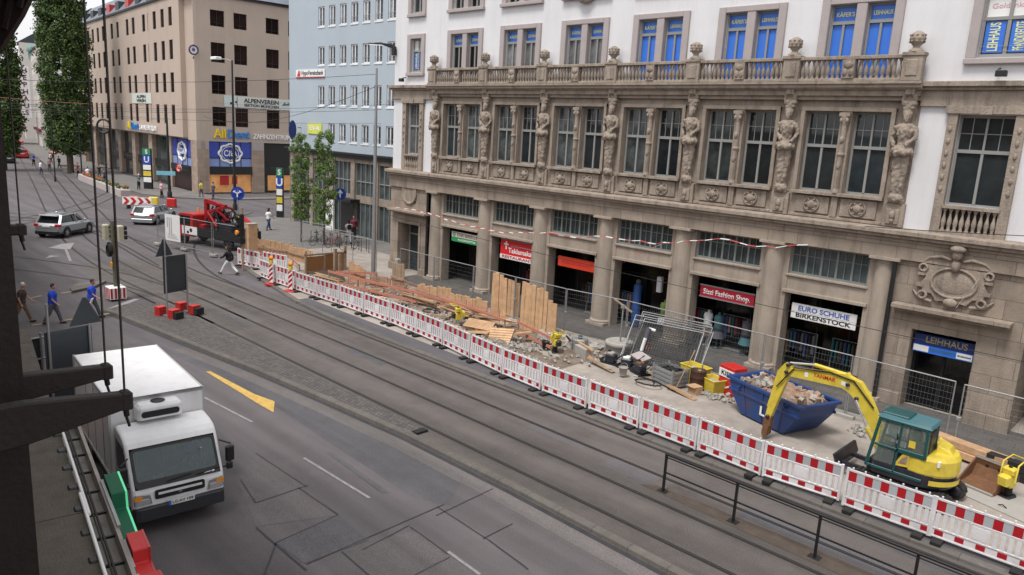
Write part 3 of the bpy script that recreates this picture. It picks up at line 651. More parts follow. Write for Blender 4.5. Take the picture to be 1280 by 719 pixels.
# statues
def herm(v):
    m = MB(); rr = random.Random(v)
    m.box(-.3,.3,-.12,.3,-.06,.06); m.sph((0,-.1,.12), (.3,.22,.18), 10)
    m.tube([(-.13,-.06,.1),(-.14,-.1,.6),(-.16,-.14,1.05),(-.15,-.12,1.6)], [.1,.11,.13,.16], 8); m.tube([(.13,-.06,.1),(.12,-.12,.6),(.17,-.16,1.05),(.15,-.12,1.6)], [.1,.11,.14,.16], 8)
    m.tube([(.05,-.02,.1),(.06,-.03,1.5)], .16, 8)
    m.sph((-.12,-.2,.62+.1*v), (.09,.1,.12), 7); m.sph((.16,-.2,.52), (.1,.1,.1), 7)
    for q in range(9): m.tube([(-.2+.05*q,-.2-.05*math.sin(q*1.3),.25+.1*rr.random()),(-.2+.05*q,-.23,.9),(-.16+.04*q,-.2,1.55)], .03, 5)
    m.sph((0,-.16,1.68), (.42,.3,.2), 12)
    for a in range(7): m.sph((.4*math.cos(.3+a*.42), -.14-.3*math.sin(.3+a*.42), 1.62+.06*math.sin(a*3)), .11, 6)
    m.tube([(0,-.12,1.6),(0,-.14,2.0),(0,-.16,2.32),(0,-.12,2.56)], [.25,.22,.3,.16], 10)
    m.sph((0,-.16,2.44), (.38,.19,.14), 10); m.sph((-.12,-.28,2.3), (.12,.1,.11), 8); m.sph((.12,-.28,2.3), (.12,.1,.11), 8)
    s = 1 if v % 2 else -1
    m.tube([(s*.36,-.16,2.46),(s*.47,-.12,2.1),(s*.3,-.34,1.78)], [.11,.09,.08], 8); m.tube([(-s*.36,-.16,2.46),(-s*.44,-.2,2.1),(-s*.12,-.38,1.86)], [.11,.09,.08], 8)
    m.tube([(0,-.12,2.5),(0,-.14,2.72)], .1, 8); m.sph((0,-.18,2.82), (.15,.17,.2), 10); m.sph((0,-.36,2.8), (.03,.04,.04), 6); m.sph((0,-.12,2.9), (.19,.2,.16), 10); m.sph((0,-.3,2.68), (.09,.08,.1), 7)
    m.sph((0,-.1,3.06), (.26,.2,.1), 10)
    m.box(-.26,.26,-.26,.3,3.14,3.26); m.box(-.2,.2,-.2,.3,3.24,3.44); m.box(-.28,.28,-.3,.3,3.42,3.5)
    for k in (-1,1): m.sph((k*.22,-.22,3.36), (.08,.08,.1), 7)
    m.tube([(0,.2,0),(0,.2,3.4)], .24, 8)
    m.box(-.17,.17,-.4,.3,3.48,3.66)
    return m
protos = [herm(v).build('atlas_statue', K['stone_plain'], OB, remesh=.028) for v in (0, 1, 2)]
ctex = bpy.data.textures.new('carving', 'CLOUDS'); ctex.noise_scale = .13; ctex.noise_depth = 2
for p_ in protos:
    md = p_.modifiers.new('carve', 'DISPLACE'); md.texture = ctex; md.strength = .11; md.mid_level = .5; md.texture_coords = 'LOCAL'
for i, x in enumerate(HX):
    o = protos[i] if i < 3 else copy_tree(protos[(i*2) % 3], OB)
    o.location = Vector((x,27.10,7.06)) - OFF0; o.scale = (.84,.78,1)
# colonnettes between the paired lights
m = MB(); m.box(-.19,.19,-.05,.3,0,2.9); m.tube([(0,-.09,.12),(0,-.09,1.3)], .1, 10); m.tube([(0,-.09,1.4),(0,-.09,2.35)], .095, 10)
m.lathe([(.13,0),(.13,.08),(.1,.14)], (0,-.09,0), 10); m.sph((0,-.09,1.35), (.14,.14,.1), 8); m.lathe([(.1,2.35),(.12,2.45),(.17,2.62),(.17,2.66)], (0,-.09,0), 10); m.box(-.18,.18,-.24,.1,2.66,2.78)
for k in (-1, 1): m.sph((k*.1,-.2,2.52), (.06,.06,.09), 6)
m.sph((0,-.16,.95), (.08,.07,.16), 7); m.sph((0,-.17,1.85), (.08,.07,.14), 7)
cm = m.build('colonnette', K['stone_plain'], OB)
# big paired windows
def light(name, w, h, tr, gm, fm, bars=True, fw=.06, top_gm=None, mull=True):
    m = MB(); f = .075
    m.box(-w/2,-w/2+f,0,.1,0,h); m.box(w/2-f,w/2,0,.1,0,h); m.box(-w/2+f,w/2-f,0,.1,0,f); m.box(-w/2+f,w/2-f,0,.1,h-f,h)
    m.box(-w/2+f,w/2-f,-.03,.1,tr-.05,tr+.06)
    if mull: m.box(-fw/2-.01,fw/2+.01,-.02,.1,f,tr-.05)
    if bars:
        m.box(-fw/2,fw/2,-.015,.1,tr+.06,h-f)
        for s_ in (-1, 1): m.box(s_*w/4-.012,s_*w/4+.012,.03,.07,tr+.06,h-f)
        for s_ in (-1, 1):
            a, b = sorted((s_*fw/2, s_*(w/2-f))); m.box(a,b,.032,.068,(tr+h)/2-.012,(tr+h)/2+.012)
    o = m.build(name, fm, OB)
    if top_gm is None: MB().box(-w/2+f,w/2-f,.05,.065,f,h-f).build('pane', gm, o)
    else:
        MB().box(-w/2+f,w/2-f,.05,.065,f,tr).build('pane', gm, o); MB().box(-w/2+f,w/2-f,.05,.065,tr,h-f).build('pane', top_gm, o)
    return o
pA = light('stone_bay_window', 1.26, 2.82, 1.62, K['glass'], K['frame'])
pB = light('stone_bay_window', 1.26, 2.82, 1.62, mat('curtain_reflection_glass', (.07,.082,.084), .06, objvar=.8, var=.95, scale=1.1, spec=.6), K['frame'])  # curtain tone brightened to paint reflections into the glass
used = set(); firstc = True
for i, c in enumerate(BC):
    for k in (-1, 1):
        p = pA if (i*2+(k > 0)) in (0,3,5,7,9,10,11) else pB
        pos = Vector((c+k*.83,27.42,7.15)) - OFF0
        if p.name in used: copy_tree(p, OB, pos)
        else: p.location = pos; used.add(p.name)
    pos = Vector((c,27.16,7.15)) - OFF0
    if firstc: cm.location = pos; firstc = False
    else: copy_tree(cm, OB, pos)
# stone jamb mouldings round each stone bay
for c in BC:
    m = MB(); m.box(c-1.62,c-1.47,27.08,27.3,7.15,10.1); m.box(c+1.47,c+1.62,27.08,27.3,7.15,10.1); m.box(c-1.62,c+1.62,27.075,27.3,9.98,10.12)
    m.build('bay_moulding', K['stone_plain'], OB, bevel=.012)
n1 = light('narrow_window', 1.24, 2.86, 1.6, K['glass_curtain'], K['frame']); n1.location = Vector((-34.68,27.4,7.1)) - OFF0
n2 = light('end_window', 1.58, 2.84, 1.72, K['glass'], K['frame']); n2.location = Vector((-6.11,27.4,7.1)) - OFF0
copy_tree(n2, OB, Vector((-1.4,27.4,7.1)) - OFF0)
def baluster(h, r): return [(r*.95,0),(r*.95,.04*h),(r*.55,.1*h),(r*.8,.22*h),(r,.36*h),(r*.85,.5*h),(r*.5,.66*h),(r*.42,.8*h),(r*.6,.88*h),(r*.95,.94*h),(r*.95,h)]
for c, hw, x0, x1 in ((-34.68,.615,-35.62,-33.74),(-6.11,.785,-7.18,-5.04),(-1.4,.8,-2.5,-.3)):
    m = MB(); z0, zt_ = 6.16, 10.2
    m.box(x0,c-hw,27.07,27.3,z0,10.0); m.box(c+hw,x1,27.07,27.3,z0,10.0); m.box(x0-.08,x1+.08,27.02,27.3,9.98,10.22); m.box(c-.16,c+.16,26.96,27.1,9.96,10.2)
    m.box(c-hw-.04,c+hw+.04,26.98,27.3,7.0,7.1); m.box(c-hw,c+hw,27.03,27.3,6.16,6.28)
    for k in range(6):
        for s_ in (-1, 1): m.sph((c+s_*(hw+.16),27.05,7.6+k*.38), (.06,.04,.1), 6)
    su = m.build('stone_window_surround', K['stone_plain'], OB, bevel=.01)
    MB().box(c-hw,c+hw,27.17,27.2,6.28,7.0).build('balustrade_back', K['black'], su)
    nb = 9 if hw > .7 else 7
    for k in range(nb): MB().lathe(baluster(.72,.075), (c-hw+(k+.5)*2*hw/nb,27.1,6.28), 8).build('baluster', K['stone_plain'], su)
# balcony
m = MB()
m.prism([(26.62,10.96),(26.62,10.88),(26.7,10.84),(26.7,10.76),(26.82,10.69),(27.22,10.69),(27.22,10.96)], 'x', -33.08, -8.0)
bal = m.build('balcony', K['stone_plain'], OB)
m = MB(); m.box(-33.0,-8.08,26.66,26.94,11.68,11.8); m.box(-33.0,-8.08,26.7,26.9,10.96,11.06); m.build('balustrade_rail', K['stone_plain'], bal, bevel=.015)
bp = None
for i, x in enumerate(HX):
    m = MB(); m.box(x-.3,x+.3,26.64,26.96,10.962,11.83); m.box(x-.34,x+.34,26.6,27.0,11.74,11.86); m.box(x-.18,x+.18,26.61,26.7,11.12,11.62); m.build('pedestal', K['stone_plain'], bal, bevel=.015)
    m = MB(); m.lathe([(.22,0),(.22,.06),(.12,.12),(.1,.18),(.16,.24),(.23,.36),(.235,.46),(.18,.58),(.07,.65),(.001,.66)], (x,26.8,11.86), 14)
    for a in range(9):
        for b in range(3): m.sph((x+.21*math.cos(a*.7+b*.35),26.8+.21*math.sin(a*.7+b*.35),12.18+b*.1), .045, 5, rings=4)
    m.build('ball_finial', K['stone_plain'], bal)
for c in BC:
    m = MB(); m.box(c-.2,c+.2,26.66,26.94,11.06,11.68); m.sph((c,26.66,11.5), (.17,.05,.12), 8); m.sph((c-.1,26.66,11.25), (.09,.05,.14), 8); m.sph((c+.1,26.66,11.25), (.09,.05,.14), 8); m.build('scroll_pedestal', K['stone_plain'], bal)
    for s_ in (-1, 1):
        for k in range(8):
            x = c+s_*(.29+(k+.5)*1.42/8)
            mb_ = MB().lathe(baluster(.62,.072), (0,0,0), 8) if bp is None else None
            pos = Vector((x,26.8,11.06)) - OFF0
            if bp is None: bp = mb_.build('baluster', K['stone_plain'], bal); bp.data.transform(T(*OFF0)); bp.location = pos
            else: copy_tree(bp, bal, pos)
for p_ in (mz, cm, pA, pB, n1, n2, *protos):
    for o in (p_, *p_.children): o['_t'] = 1
done = set()
for o in list(bpy.data.objects):
    if '_t' in o:
        del o['_t']
        if o.type == 'MESH' and o.data.name not in done: o.data.transform(T(*OFF0)); done.add(o.data.name)
# upper windows with the blue films
def upper(gm, txt):
    o = light('upper_window', .91, 2.58, 1.98, gm, K['frame'], bars=False, top_gm=K['bluefilm'])
    vs, fs = text_geo(txt, .2, .004)
    ww = max(v.x for v in vs)-min(v.x for v in vs)
    MB().add([(v.x*.62/ww, v.y, v.z) for v in vs], fs, 0, False, T(0,.04,2.26) @ UP).build('window_lettering', K['yellowtext'], o)
    m = MB(); m.box(-.4,.4,-.08,-.06,.42,.44); m.box(-.4,.4,-.08,-.06,.26,.28); m.build('guard_bar', K['galv'], o)
    return o
def shift(o):
    for q in (o, *o.children): q.data.transform(T(*OFF0))
UW = {}
for g_ in ('grey','blue','dark'):
    for t_ in ("KÄFER'S", 'LEIHHAUS'):
        UW[g_, t_] = upper({'grey': K['glass_curtain'], 'blue': K['bluefilm'], 'dark': K['glass']}[g_], t_); shift(UW[g_, t_])
seen = set()
pl = light('upper_window', .91, 2.3, 1.7, K['glass'], K['frame'], bars=False); shift(pl); plu = False
for i, c in enumerate(BC):
    for k, t_ in ((-1,"KÄFER'S"),(1,'LEIHHAUS')):
        key = ('dark' if i == 0 else 'grey' if i < 3 else 'blue', t_)
        pos = Vector((c+k*.625,27.36,11.0)) - OFF0
        if key in seen: copy_tree(UW[key], OB, pos)
        else: UW[key].location = pos; seen.add(key)
        pos = Vector((c+k*.625,27.36,14.85)) - OFF0
        if plu: copy_tree(pl, OB, pos)
        else: pl.location = pos; plu = True
    m = MB()
    for z0, z1 in ((10.97,13.58),(14.83,17.1)):
        m.box(c-1.37,c-1.074,27.1,27.3,z0,z1+.22); m.box(c+1.074,c+1.37,27.1,27.3,z0,z1+.22); m.box(c-1.074,c+1.074,27.102,27.3,z1-.006,z1+.22); m.box(c-.176,c+.176,27.12,27.4,z0,z1-.006)
        if z0 > 14: m.box(c-1.42,c+1.42,27.02,27.4,14.66,14.83)
    m.build('window_surround', K['stone_pale'], OB, bevel=.02)
for x0, x1, z0, z1 in ((-35.1,-34.12,11.68,13.5),(-35.1,-34.12,14.85,17.1),(-6.72,-5.3,11.68,14.0),(-6.72,-5.3,14.85,17.1),(-1.5,.4,11.68,14)):
    m = MB(); m.box(x0-.28,x0+.006,27.1,27.3,z0-.02,z1+.25); m.box(x1-.006,x1+.28,27.1,27.3,z0-.02,z1+.25); m.box(x0+.006,x1-.006,27.102,27.3,z1-.006,z1+.25); m.box(x0-.3,x1+.3,27.04,27.4,z0-.2,z0-.02)
    m.build('window_surround', K['stone_pale'], OB, bevel=.02)
    m = MB(); w = x1-x0; xc = (x0+x1)/2
    for a, b in ((x0,x0+.07),(x1-.07,x1),(xc-.05,xc+.05)): m.box(a,b,27.36,27.46,z0,z1)
    m.box(x0,x1,27.355,27.46,z0,z0+.12); m.box(x0,x1,27.355,27.46,z1-.08,z1); zt2 = z0+1.12 if z0 < 12 else z0+1.5; m.box(x0,x1,27.35,27.46,zt2,zt2+.1)
    wo = m.build('upper_window', K['frame'], OB)
    big = x0 == -6.72 and z0 < 12; sml = x0 == -35.1 and z0 < 12
    MB().box(x0,x1,27.42,27.44,z0,zt2).build('pane', K['glass'], wo); MB().box(x0,x1,27.42,27.44,zt2+.05,z1).build('pane', K['white'] if (big or sml) else K['glass'], wo)
    if big or sml:
        for a, b, t_ in ((x0+.1,xc-.08,'LEIHHAUS'),(xc+.08,x1-.1,'PFANDKREDITE')):
            pn = MB().box(a,b,27.40,27.412,z0+.16,zt2-.03).build('blue_banner', K['bluefilm'], wo)
            vs, fs = text_geo(t_, .3, .003); ww = max(v.x for v in vs)-min(v.x for v in vs); hh = max(v.y for v in vs)-min(v.y for v in vs)
            L_ = zt2-z0-.28; Hh = (b-a)*.55
            MB().add([(v.x*L_/ww, v.y*Hh/hh, v.z) for v in vs], fs, 0, False, T((a+b)/2,27.395,(z0+.16+zt2)/2-.01) @ UP @ Matrix.Rotation(R(90), 4, 'Z')).build('window_lettering', K['yellowtext'], pn)
        MB().box(x0+.05,x1-.05,27.33,27.34,z0+.35,z0+.36).box(x0+.05,x1-.05,27.33,27.34,z0+.2,z0+.21).build('guard_bar', K['galv'], wo)
        if big: text(MB(), 'Goldankauf', .2, T(xc,27.415,zt2+.42) @ UP, 0, .003, fit=1.1).build('window_lettering', K['pink'], wo)
# lamp fittings on the wall
for x, z in ((-6.0,11.35),(-35.5,11.42)):
    t = thing('wall_floodlight', 'small dark floodlight under the right hand blue window' if x > -10 else 'small dark floodlight under the narrow blue window at the left end', 'lamp', (x,27.2,z))
    MB().tube([(0,0,0),(0,-.25,-.06),(.12,-.42,-.12)], .025, 6).build('arm', K['steel_dark'], t)
    MB().bbox(0,.3,-.56,-.36,-.28,-.1,.02).build('lamp_head', K['steel_dark'], t); MB().box(.03,.27,-.54,-.38,-.1,-.09).build('lens', K['chrome'], t)
# ------------------------------------------------------------------ pale blue building
BB = thing('blue_building', 'pale blue plastered office building with rows of small white framed windows', 'building', (-45,33,0), world=True)
B0 = Vector((-45,33,0)); WB = T(0,33,0)
rows = [(7.22,8.62,1),(9.95,11.5,0),(13.08,14.5,0),(16.0,17.5,0),(19.0,20.4,0)]
wx = [-54.08+1.535*k for k in range(15)]
holes = []; wins = []
for z0, z1, s0 in rows:
    for k, x in enumerate(wx):
        if k < s0: continue
        holes.append((x-.45,x+.45,z0,z1)); wins.append((x,z0,z1))
m = MB(); m.wall(-59.1,-31,6.42,21.5,holes,.2,0,WB); m.box(-59.1,-59.09,33,46,.1,21.5); m.box(-59.1,-31,45.9,46,.1,21.5); m.box(-59.1,-31,33.01,46,21.4,21.6)
m.build('wall', K['bluewall'], BB)
m = MB(); m.box(-59.2,-31,32.8,33.2,6.05,6.42); m.box(-59.3,-31,32.6,33,6.32,6.46); m.build('dark_cornice', K['steel_dark'], BB)
x = -58.9
while x < -36:
    MB().box(x,x+.55,32.95,33.5,.1,6.06).build('ground_floor_pier', K['stone_plain'], BB); x += 3.05
m = MB()
m.box(-59.1,-31,33.0,33.3,5.72,6.05); m.build('lintel_band', K['stone_plain'], BB); MB().box(-59.1,-31,33.06,33.3,2.7,3.25).build('lintel_band', K['stone_plain'], BB)
m = MB()
x = -58.9
while x < -36:
    for k in range(4): m.box(x+.55+k*.625,x+.6+k*.625,33.1,33.22,.1,5.72)
    m.box(x+.55,x+3.05,33.102,33.2,4.3,4.36); x += 3.05
gf = m.build('ground_floor_glazing', K['frame'], BB); MB().box(-59,-31,33.2,33.22,.1,5.72).build('pane', K['glass_green'], gf)
m = MB(); m.quad((-51.2,32.9,.11),(-49.2,32.9,.11),(-49.2,32.9,2.7),(-51.2,32.9,2.7)); m.box(-51.5,-48.6,32.2,33.1,2.72,2.95); m.build('entrance', K['black'], BB)
MB().box(-53.2,-52.1,32.9,33.05,.1,2.6).build('white_panel', K['white'], BB)
m = MB(); w, h = .9, 1.4
m.box(-w/2,-w/2+.09,0,.12,0,h); m.box(w/2-.09,w/2,0,.12,0,h); m.box(-w/2+.09,w/2-.09,.001,.12,0,.1); m.box(-w/2+.09,w/2-.09,.001,.12,h-.09,h); m.box(-.045,.045,.002,.12,.1,h-.09); m.box(-w/2-.06,w/2+.06,-.12,.05,-.1,0)
win = m.build('window', K['frame_white'], BB); MB().box(-w/2+.05,w/2-.05,.06,.08,.05,h-.05).build('pane', K['glass'], win)
MB().box(-w/2,w/2,-.07,-.05,.42,.45).box(-w/2,w/2,-.07,-.05,.22,.24).build('guard_bar', K['galv'], win)
MB().box(-w/2+.1,-.05,.05,.058,.1,h-.1).build('curtain', K['glass_curtain'], win)
for q in (win, *win.children): q.data.transform(T(*B0))
for i, (x, z0, z1) in enumerate(wins):
    pos = Vector((x,33.08,z0)) - B0
    o = win if i == 0 else copy_tree(win, BB, pos)
    o.location = pos; o.scale = (1,1,(z1-z0)/1.4)
MB().box(-50,-48,36,38,21.6,22.6).build('roof_box', K['concrete'], BB)

# ------------------------------------------------------------------ tan corner building
CC = Vector((-83.59,35.38,0)); A1 = R(-5.05); A2 = R(87.7)
M1 = T(*CC) @ rz(A1); M2 = T(*CC) @ rz(A2)
BR = thing('tan_building', 'tan stone corner department store with rows of narrow dark windows', 'building', tuple(CC), world=True)
Lrows = [(7.5,9.72),(11.1,13.3),(14.75,16.88),(18.4,20.4)]
Lu = [6.05,9.0,12.1,16.6,21.3,24.2,29.1,32.2,37.2,40.3,43.5,46.6,50.5,53.5]
h1 = [(-u-.64,-u+.64,z0,z1) for u in Lu for z0, z1 in Lrows]
h1 += [(-14.95,-14.7,z0,z1) for z0, z1 in Lrows]
Rrows = [(7.6,9.7),(11.1,13.15),(14.5,16.6),(18.3,20.0)]
Ru = [(1.83,3.4),(4.45,5.95),(8.2,9.78),(10.95,12.5),(15,16.5),(18,19.5),(22,23.5)]
h2 = [(a,b,z0,z1) for a, b in Ru for z0, z1 in Rrows]
m = MB()
m.wall(-58,-2.9,6.2,21.6,h1,.12,0,M1 @ T(0,-.55,0)); m.box(-58,-2.9,-.549,0,6.15,6.2,0,M1); m.quad((-2.9,-.55,6.2),(-2.9,0,6.2),(-2.9,0,21.6),(-2.9,-.55,21.6),0,M1)
m.box(-2.9,0,0,.4,5.9,21.6,0,M1); m.wall(.0,26,5.95,21.6,h2,.25,0,M2)
m.box(-58,-57.9,0,20,0,21.6,0,M1); m.quad((26,0,0),(26,20,0),(26,20,21.6),(26,0,21.6),0,M2)
m.box(-58,0,-.7,.3,21.45,21.7,1,M1); m.box(-.3,26,-.25,.3,21.45,21.7,1,M2)
m.build('wall', [K['brownwall'], K['steel_dark']], BR)
m = MB(); m.loft([[(-58,-.4,21.7),(0,-.1,21.7),(0.2,20,21.7),(-58,20,21.7)],[(-58,2.6,25),(-3,2.6,25),(-3,19,25),(-58,19,25)]], 0, M=M1)
m.build('mansard_roof', mat('grey_sheet_roof', (.16,.18,.22), .6, var=.25, scale=.5), BR)
for k in range(9):
    x = -12-k*5; MB().box(x-.9,x+.9,.2,1.8,21.9,23.4,0,M1).build('dormer', [K['red'], K['signback']][k % 3 == 1] if k % 2 else K['signback'], BR)
for u0, u1 in ((0,2.1),(9.3,10.6),(17.2,18.8),(25.2,26.8),(32.6,34.2),(40,41.4),(48,49.4),(56,58)): MB().box(-u1,-u0,.0,.9,.1,5.93,0,M1).build('ground_floor_pier', K['brownpier'], BR)
for u0, u1 in ((.0,1.35),(6.3,7.8),(12.8,14.2),(19,20.4),(25,26)): MB().box(u0,u1,.0,.9,.1,5.92,0,M2).build('ground_floor_pier', K['brownpier'], BR)
for u0, u1 in ((0.06,1.33),(6.32,7.78)): MB().box(u0,u1,-.02,.1,5.0,5.95,0,M2).build('pier_head', K['stone_pale'], BR)
m = MB(); m.box(-58,-2.0,.5,.6,.1,5.9,0,M1); m.box(.1,26,.5,.6,.1,5.9,0,M2); m.build('shopfront_glass', K['glass_green'], BR)
m = MB(); m.box(-58,-9.4,.3,.5,2.1,3.0,0,M1); m.box(-9.3,-2.1,-.1,.5,2.25,2.95,0,M1); m.box(1.35,6.3,-.05,.5,2.2,3.1,0,M2); m.box(7.8,25,.2,.5,2.2,2.7,0,M2); m.box(7.8,12.8,.4,.49,3.2,5.9,0,M2)
m.build('dark_canopy_band', K['black'], BR)
MB().box(1.4,6.28,.35,.45,.15,2.2,0,M2).box(8.4,12,.4,.45,.3,2.1,0,M2).build('lit_display', mat('warm_lit_shop_interior', (.55,.27,.10), .8, var=.35, scale=.8, emit=.22), BR)
m = MB(); m.box(2.6,3.6,.2,.3,1.0,2.05,0,M2); m.box(4.0,4.6,.2,.3,1.1,2.0,0,M2); m.build('display_poster', K['red'], BR)
MB().box(-9.3,-2.1,.3,.4,.1,2.25,0,M1).build('entrance', mat('dark_red_entrance', (.03,.012,.012), .5), BR)
def fwin(w, h, nm):
    m = MB(); f = .07
    m.box(-w/2,-w/2+f,0,.1,0,h); m.box(w/2-f,w/2,0,.1,0,h); m.box(-w/2+f,w/2-f,.001,.1,0,f); m.box(-w/2+f,w/2-f,.001,.1,h-f,h)
    if w > 1.2: m.box(-.03,.03,.002,.1,f,h-f)
    m.box(-w/2,w/2,.003,.09,h*.22,h*.22+.05)
    o = m.build(nm, K['frame_brown'], BR); MB().box(-w/2+f,w/2-f,.05,.07,f,h-f).build('pane', mat(nm+'_glass', (.022,.013,.011), .5, objvar=.6, var=.7, scale=.9, spec=.05), o)
    for q in (o, *o.children): q.data.transform(T(*CC))
    return o
wl = fwin(1.28,2.15,'narrow_window'); i = 0
for u in Lu:
    for z0, z1 in Lrows:
        p = M1 @ Vector((-u,-.47,z0)) - CC
        o = wl if i == 0 else copy_tree(wl, BR)
        o.location = p; o.rotation_euler = (0,0,A1); o.scale = (1,1,(z1-z0)/2.15); i += 1
wr = fwin(1.55,2.05,'square_window'); i = 0
for a, b in Ru:
    for z0, z1 in Rrows:
        p = M2 @ Vector(((a+b)/2,.12,z0)) - CC
        o = wr if i == 0 else copy_tree(wr, BR)
        o.location = p; o.rotation_euler = (0,0,A2); o.scale = (1,1,(z1-z0)/2.05); i += 1
for o in (wl, wr):
    pass
MB().box(-14.95,-14.7,-.3,-.28,7.5,20.4,0,M1).build('stair_glazing', K['frame_brown'], BR)

# ------------------------------------------------------------------ signs on the buildings
def sign(name, label, M, group=None): 
    t = thing(name, label, 'sign', group=group); t.matrix_world = M; t.location = M.to_translation(); t.rotation_euler = M.to_euler()
    return t
def plain_sign(label, M, w, h, m_, lines, th=.06, name='shop_sign', border=None):
    t = sign(name, label, M)
    MB().box(-w/2,w/2,0,th,-h/2,h/2).build('board', m_, t, bevel=.008)
    if border: MB().box(-w/2-.02,w/2+.02,-.012,.03,h/2-.03,h/2+.02).box(-w/2-.02,w/2+.02,-.012,.03,-h/2-.02,-h/2+.03).build('board_edge', border, t)
    for txt, x, z, size, fit, tm in lines:
        text(MB(), txt, size, T(x,-.008,z) @ UP, 0, .004, fit=fit).build('lettering', tm, t)
    return t
# shop signs in the arcade (facing -y)
t = plain_sign('green and white shop sign under the leftmost mezzanine window', T(BC[0]+.33,27.5,2.78), 2.35, .55, K['white'], [], border=None)
MB().box(-1.17,1.17,-.005,.02,-.273,-.02).build('green_band', mat('green_sign_band', (.03,.30,.10), .5), t)
text(MB(), 'DIE BRILLE', .24, T(.15,-.008,.12) @ UP, 0, .004, fit=1.7).build('lettering', mat('pale_red_letter', (.45,.25,.12), .6), t); text(MB(), 'AUGENOPTIK', .14, T(.1,-.012,-.15) @ UP, 0, .004, fit=1.5).build('lettering', K['whitetext'], t)
MB().tube([(-.95+.09*math.cos(a*.524),-.01,.13+.09*math.sin(a*.524)) for a in range(13)], .02, 5).build('emblem', mat('sign_green', (.03,.30,.10), .5), t)
t = plain_sign('large red restaurant sign with a white cross and a white lower band', T(BC[1]+.3,27.5,2.66), 2.5, 1.02, mat('bright_red_sign', (.66,.018,.022), .5, var=.04), [('Taklamakan',.28,-.04,.36,1.85,K['whitetext']),('UIGURISCHES RESTAURANT',.35,.2,.12,1.65,K['pink'])])
MB().box(-1.25,1.25,-.006,.02,-.51,-.29).build('white_band', K['white'], t)
text(MB(), 'RESTAURANT', .2, T(0,-.012,-.4) @ UP, 0, .004, fit=2.2).build('lettering', K['redsheet'], t)
MB().box(-.86,-.78,-.012,.02,.0,.42).box(-.98,-.66,-.011,.02,.22,.3).build('cross_emblem', K['whitetext'], t)
MB().box(-1.26,1.26,-.01,.01,.49,.53).build('lamp_strip', K['alu'], t)
t = plain_sign('plain orange red sign board in the third bay of the arcade', T(BC[2]+.25,27.5,2.63), 2.4, .5, mat('orange_red_sign', (.62,.05,.022), .5, var=.05), [('RESTAURANT',0,0,.26,1.9,mat('faint_red_letter', (.45,.03,.018), .6))])
t = plain_sign('crimson sign board with white lettering in the fifth bay of the arcade', T(BC[4]+.1,27.5,2.62), 2.42, .5, mat('crimson_sign', (.40,.012,.03), .5, var=.05), [('Sissi Fashion Shop.',0,-.01,.3,2.1,K['whitetext'])], border=K['galv'])
t = plain_sign('white sign board with one blue and one black line of lettering', T(BC[5]+.02,27.5,2.58), 2.42, .58, K['white'], [('EURO SCHUHE',0,.12,.26,1.9,mat('blue_letter', (.03,.10,.45), .5)),('BIRKENSTOCK',0,-.15,.24,2.05,K['black'])])
MB().box(-1.21,1.21,-.004,.02,-.018,-.008).build('board_joint', K['galv'], t)
t = plain_sign('dark blue pawnshop sign over the door under the stone cartouche', T(-6.22,27.3,2.42), 1.8, .62, K['darkblue'], [('LEIHHAUS',.08,.14,.3,1.25,mat('gilt_letter', (.28,.24,.12), .5))])
MB().box(-.9,.9,-.006,.02,-.31,-.06).build('lower_band', K['bluefilm'], t); MB().box(-.88,-.42,-.012,.02,-.28,-.08).build('white_field', K['white'], t); MB().box(.42,.88,-.012,.02,-.28,-.08).build('white_field', K['white'], t)
text(MB(), 'PFANDKREDITE', .12, T(0,-.012,-.18) @ UP, 0, .003, fit=.75).build('lettering', K['teal_roof'], t); text(MB(), 'Goldankauf', .08, T(.65,-.018,-.18) @ UP, 0, .003, fit=.4).build('lettering', K['black'], t)
# goods and banners inside the arcade
t = thing('standing_banner', 'tall blue advertising column standing inside the fourth shop bay', 'banner', (-19.15,28.3,.12)); MB().lathe([(.2,0),(.2,1.9),(.16,2.0)], n=14).build('banner_body', mat('deep_blue_banner', (.02,.07,.24), .6), t); MB().lathe([(.24,-.01),(.24,.06)], n=14).build('foot', K['steel_dark'], t); MB().sph((0,0,2.1), (.12,.12,.14), 8).build('top', K['grey_cloth'], t)
for i, (x, z, c_, lb) in enumerate(((-17.9,2.35,'white_cloth','white box lamp hanging from the ceiling of the fourth shop bay'),(-17.3,2.5,'khaki','tan cloth bundle hanging in the fourth shop bay'))):
    t = thing('hanging_display', lb, 'shop display', (x,28.15,z)); MB().bbox(-.13,.13,-.1,.1,-.35,.35,.03).build('body', K[c_], t); MB().tube([(0,0,.34),(0,0,.85)], .01, 5).build('cord', K['steel_dark'], t)
for i, (x, c1, c2, lb) in enumerate(((-17.6,'leaf_light','white_cloth','dress form in pale green standing at the right of the fourth shop bay'),(-15.4,'white_cloth','khaki','dress form in white nearest the left column under the crimson sign'),(-14.9,'teal_roof','grey_cloth','dress form in pale blue under the middle of the crimson sign'),(-13.6,'grey_cloth','teal_roof','dress form in grey with a pale blue skirt under the crimson sign'),(-13.1,'white_cloth','denim','dress form in a white top by the right column of the crimson sign bay'))):
    t = thing('dress_form', lb, 'mannequin', (x,28.25,.12))
    MB().lathe([(.02,.0),(.2,.02),(.02,.05),(.02,.75),(.22,.78),(.17,1.05),(.21,1.3),(.17,1.42),(.05,1.46),(.05,1.56)], n=12).build('torso', K[c1], t); MB().lathe([(.3,.45),(.2,.8),(.17,1.02)], n=12).build('skirt', K[c2], t)
rg = random.Random(77)
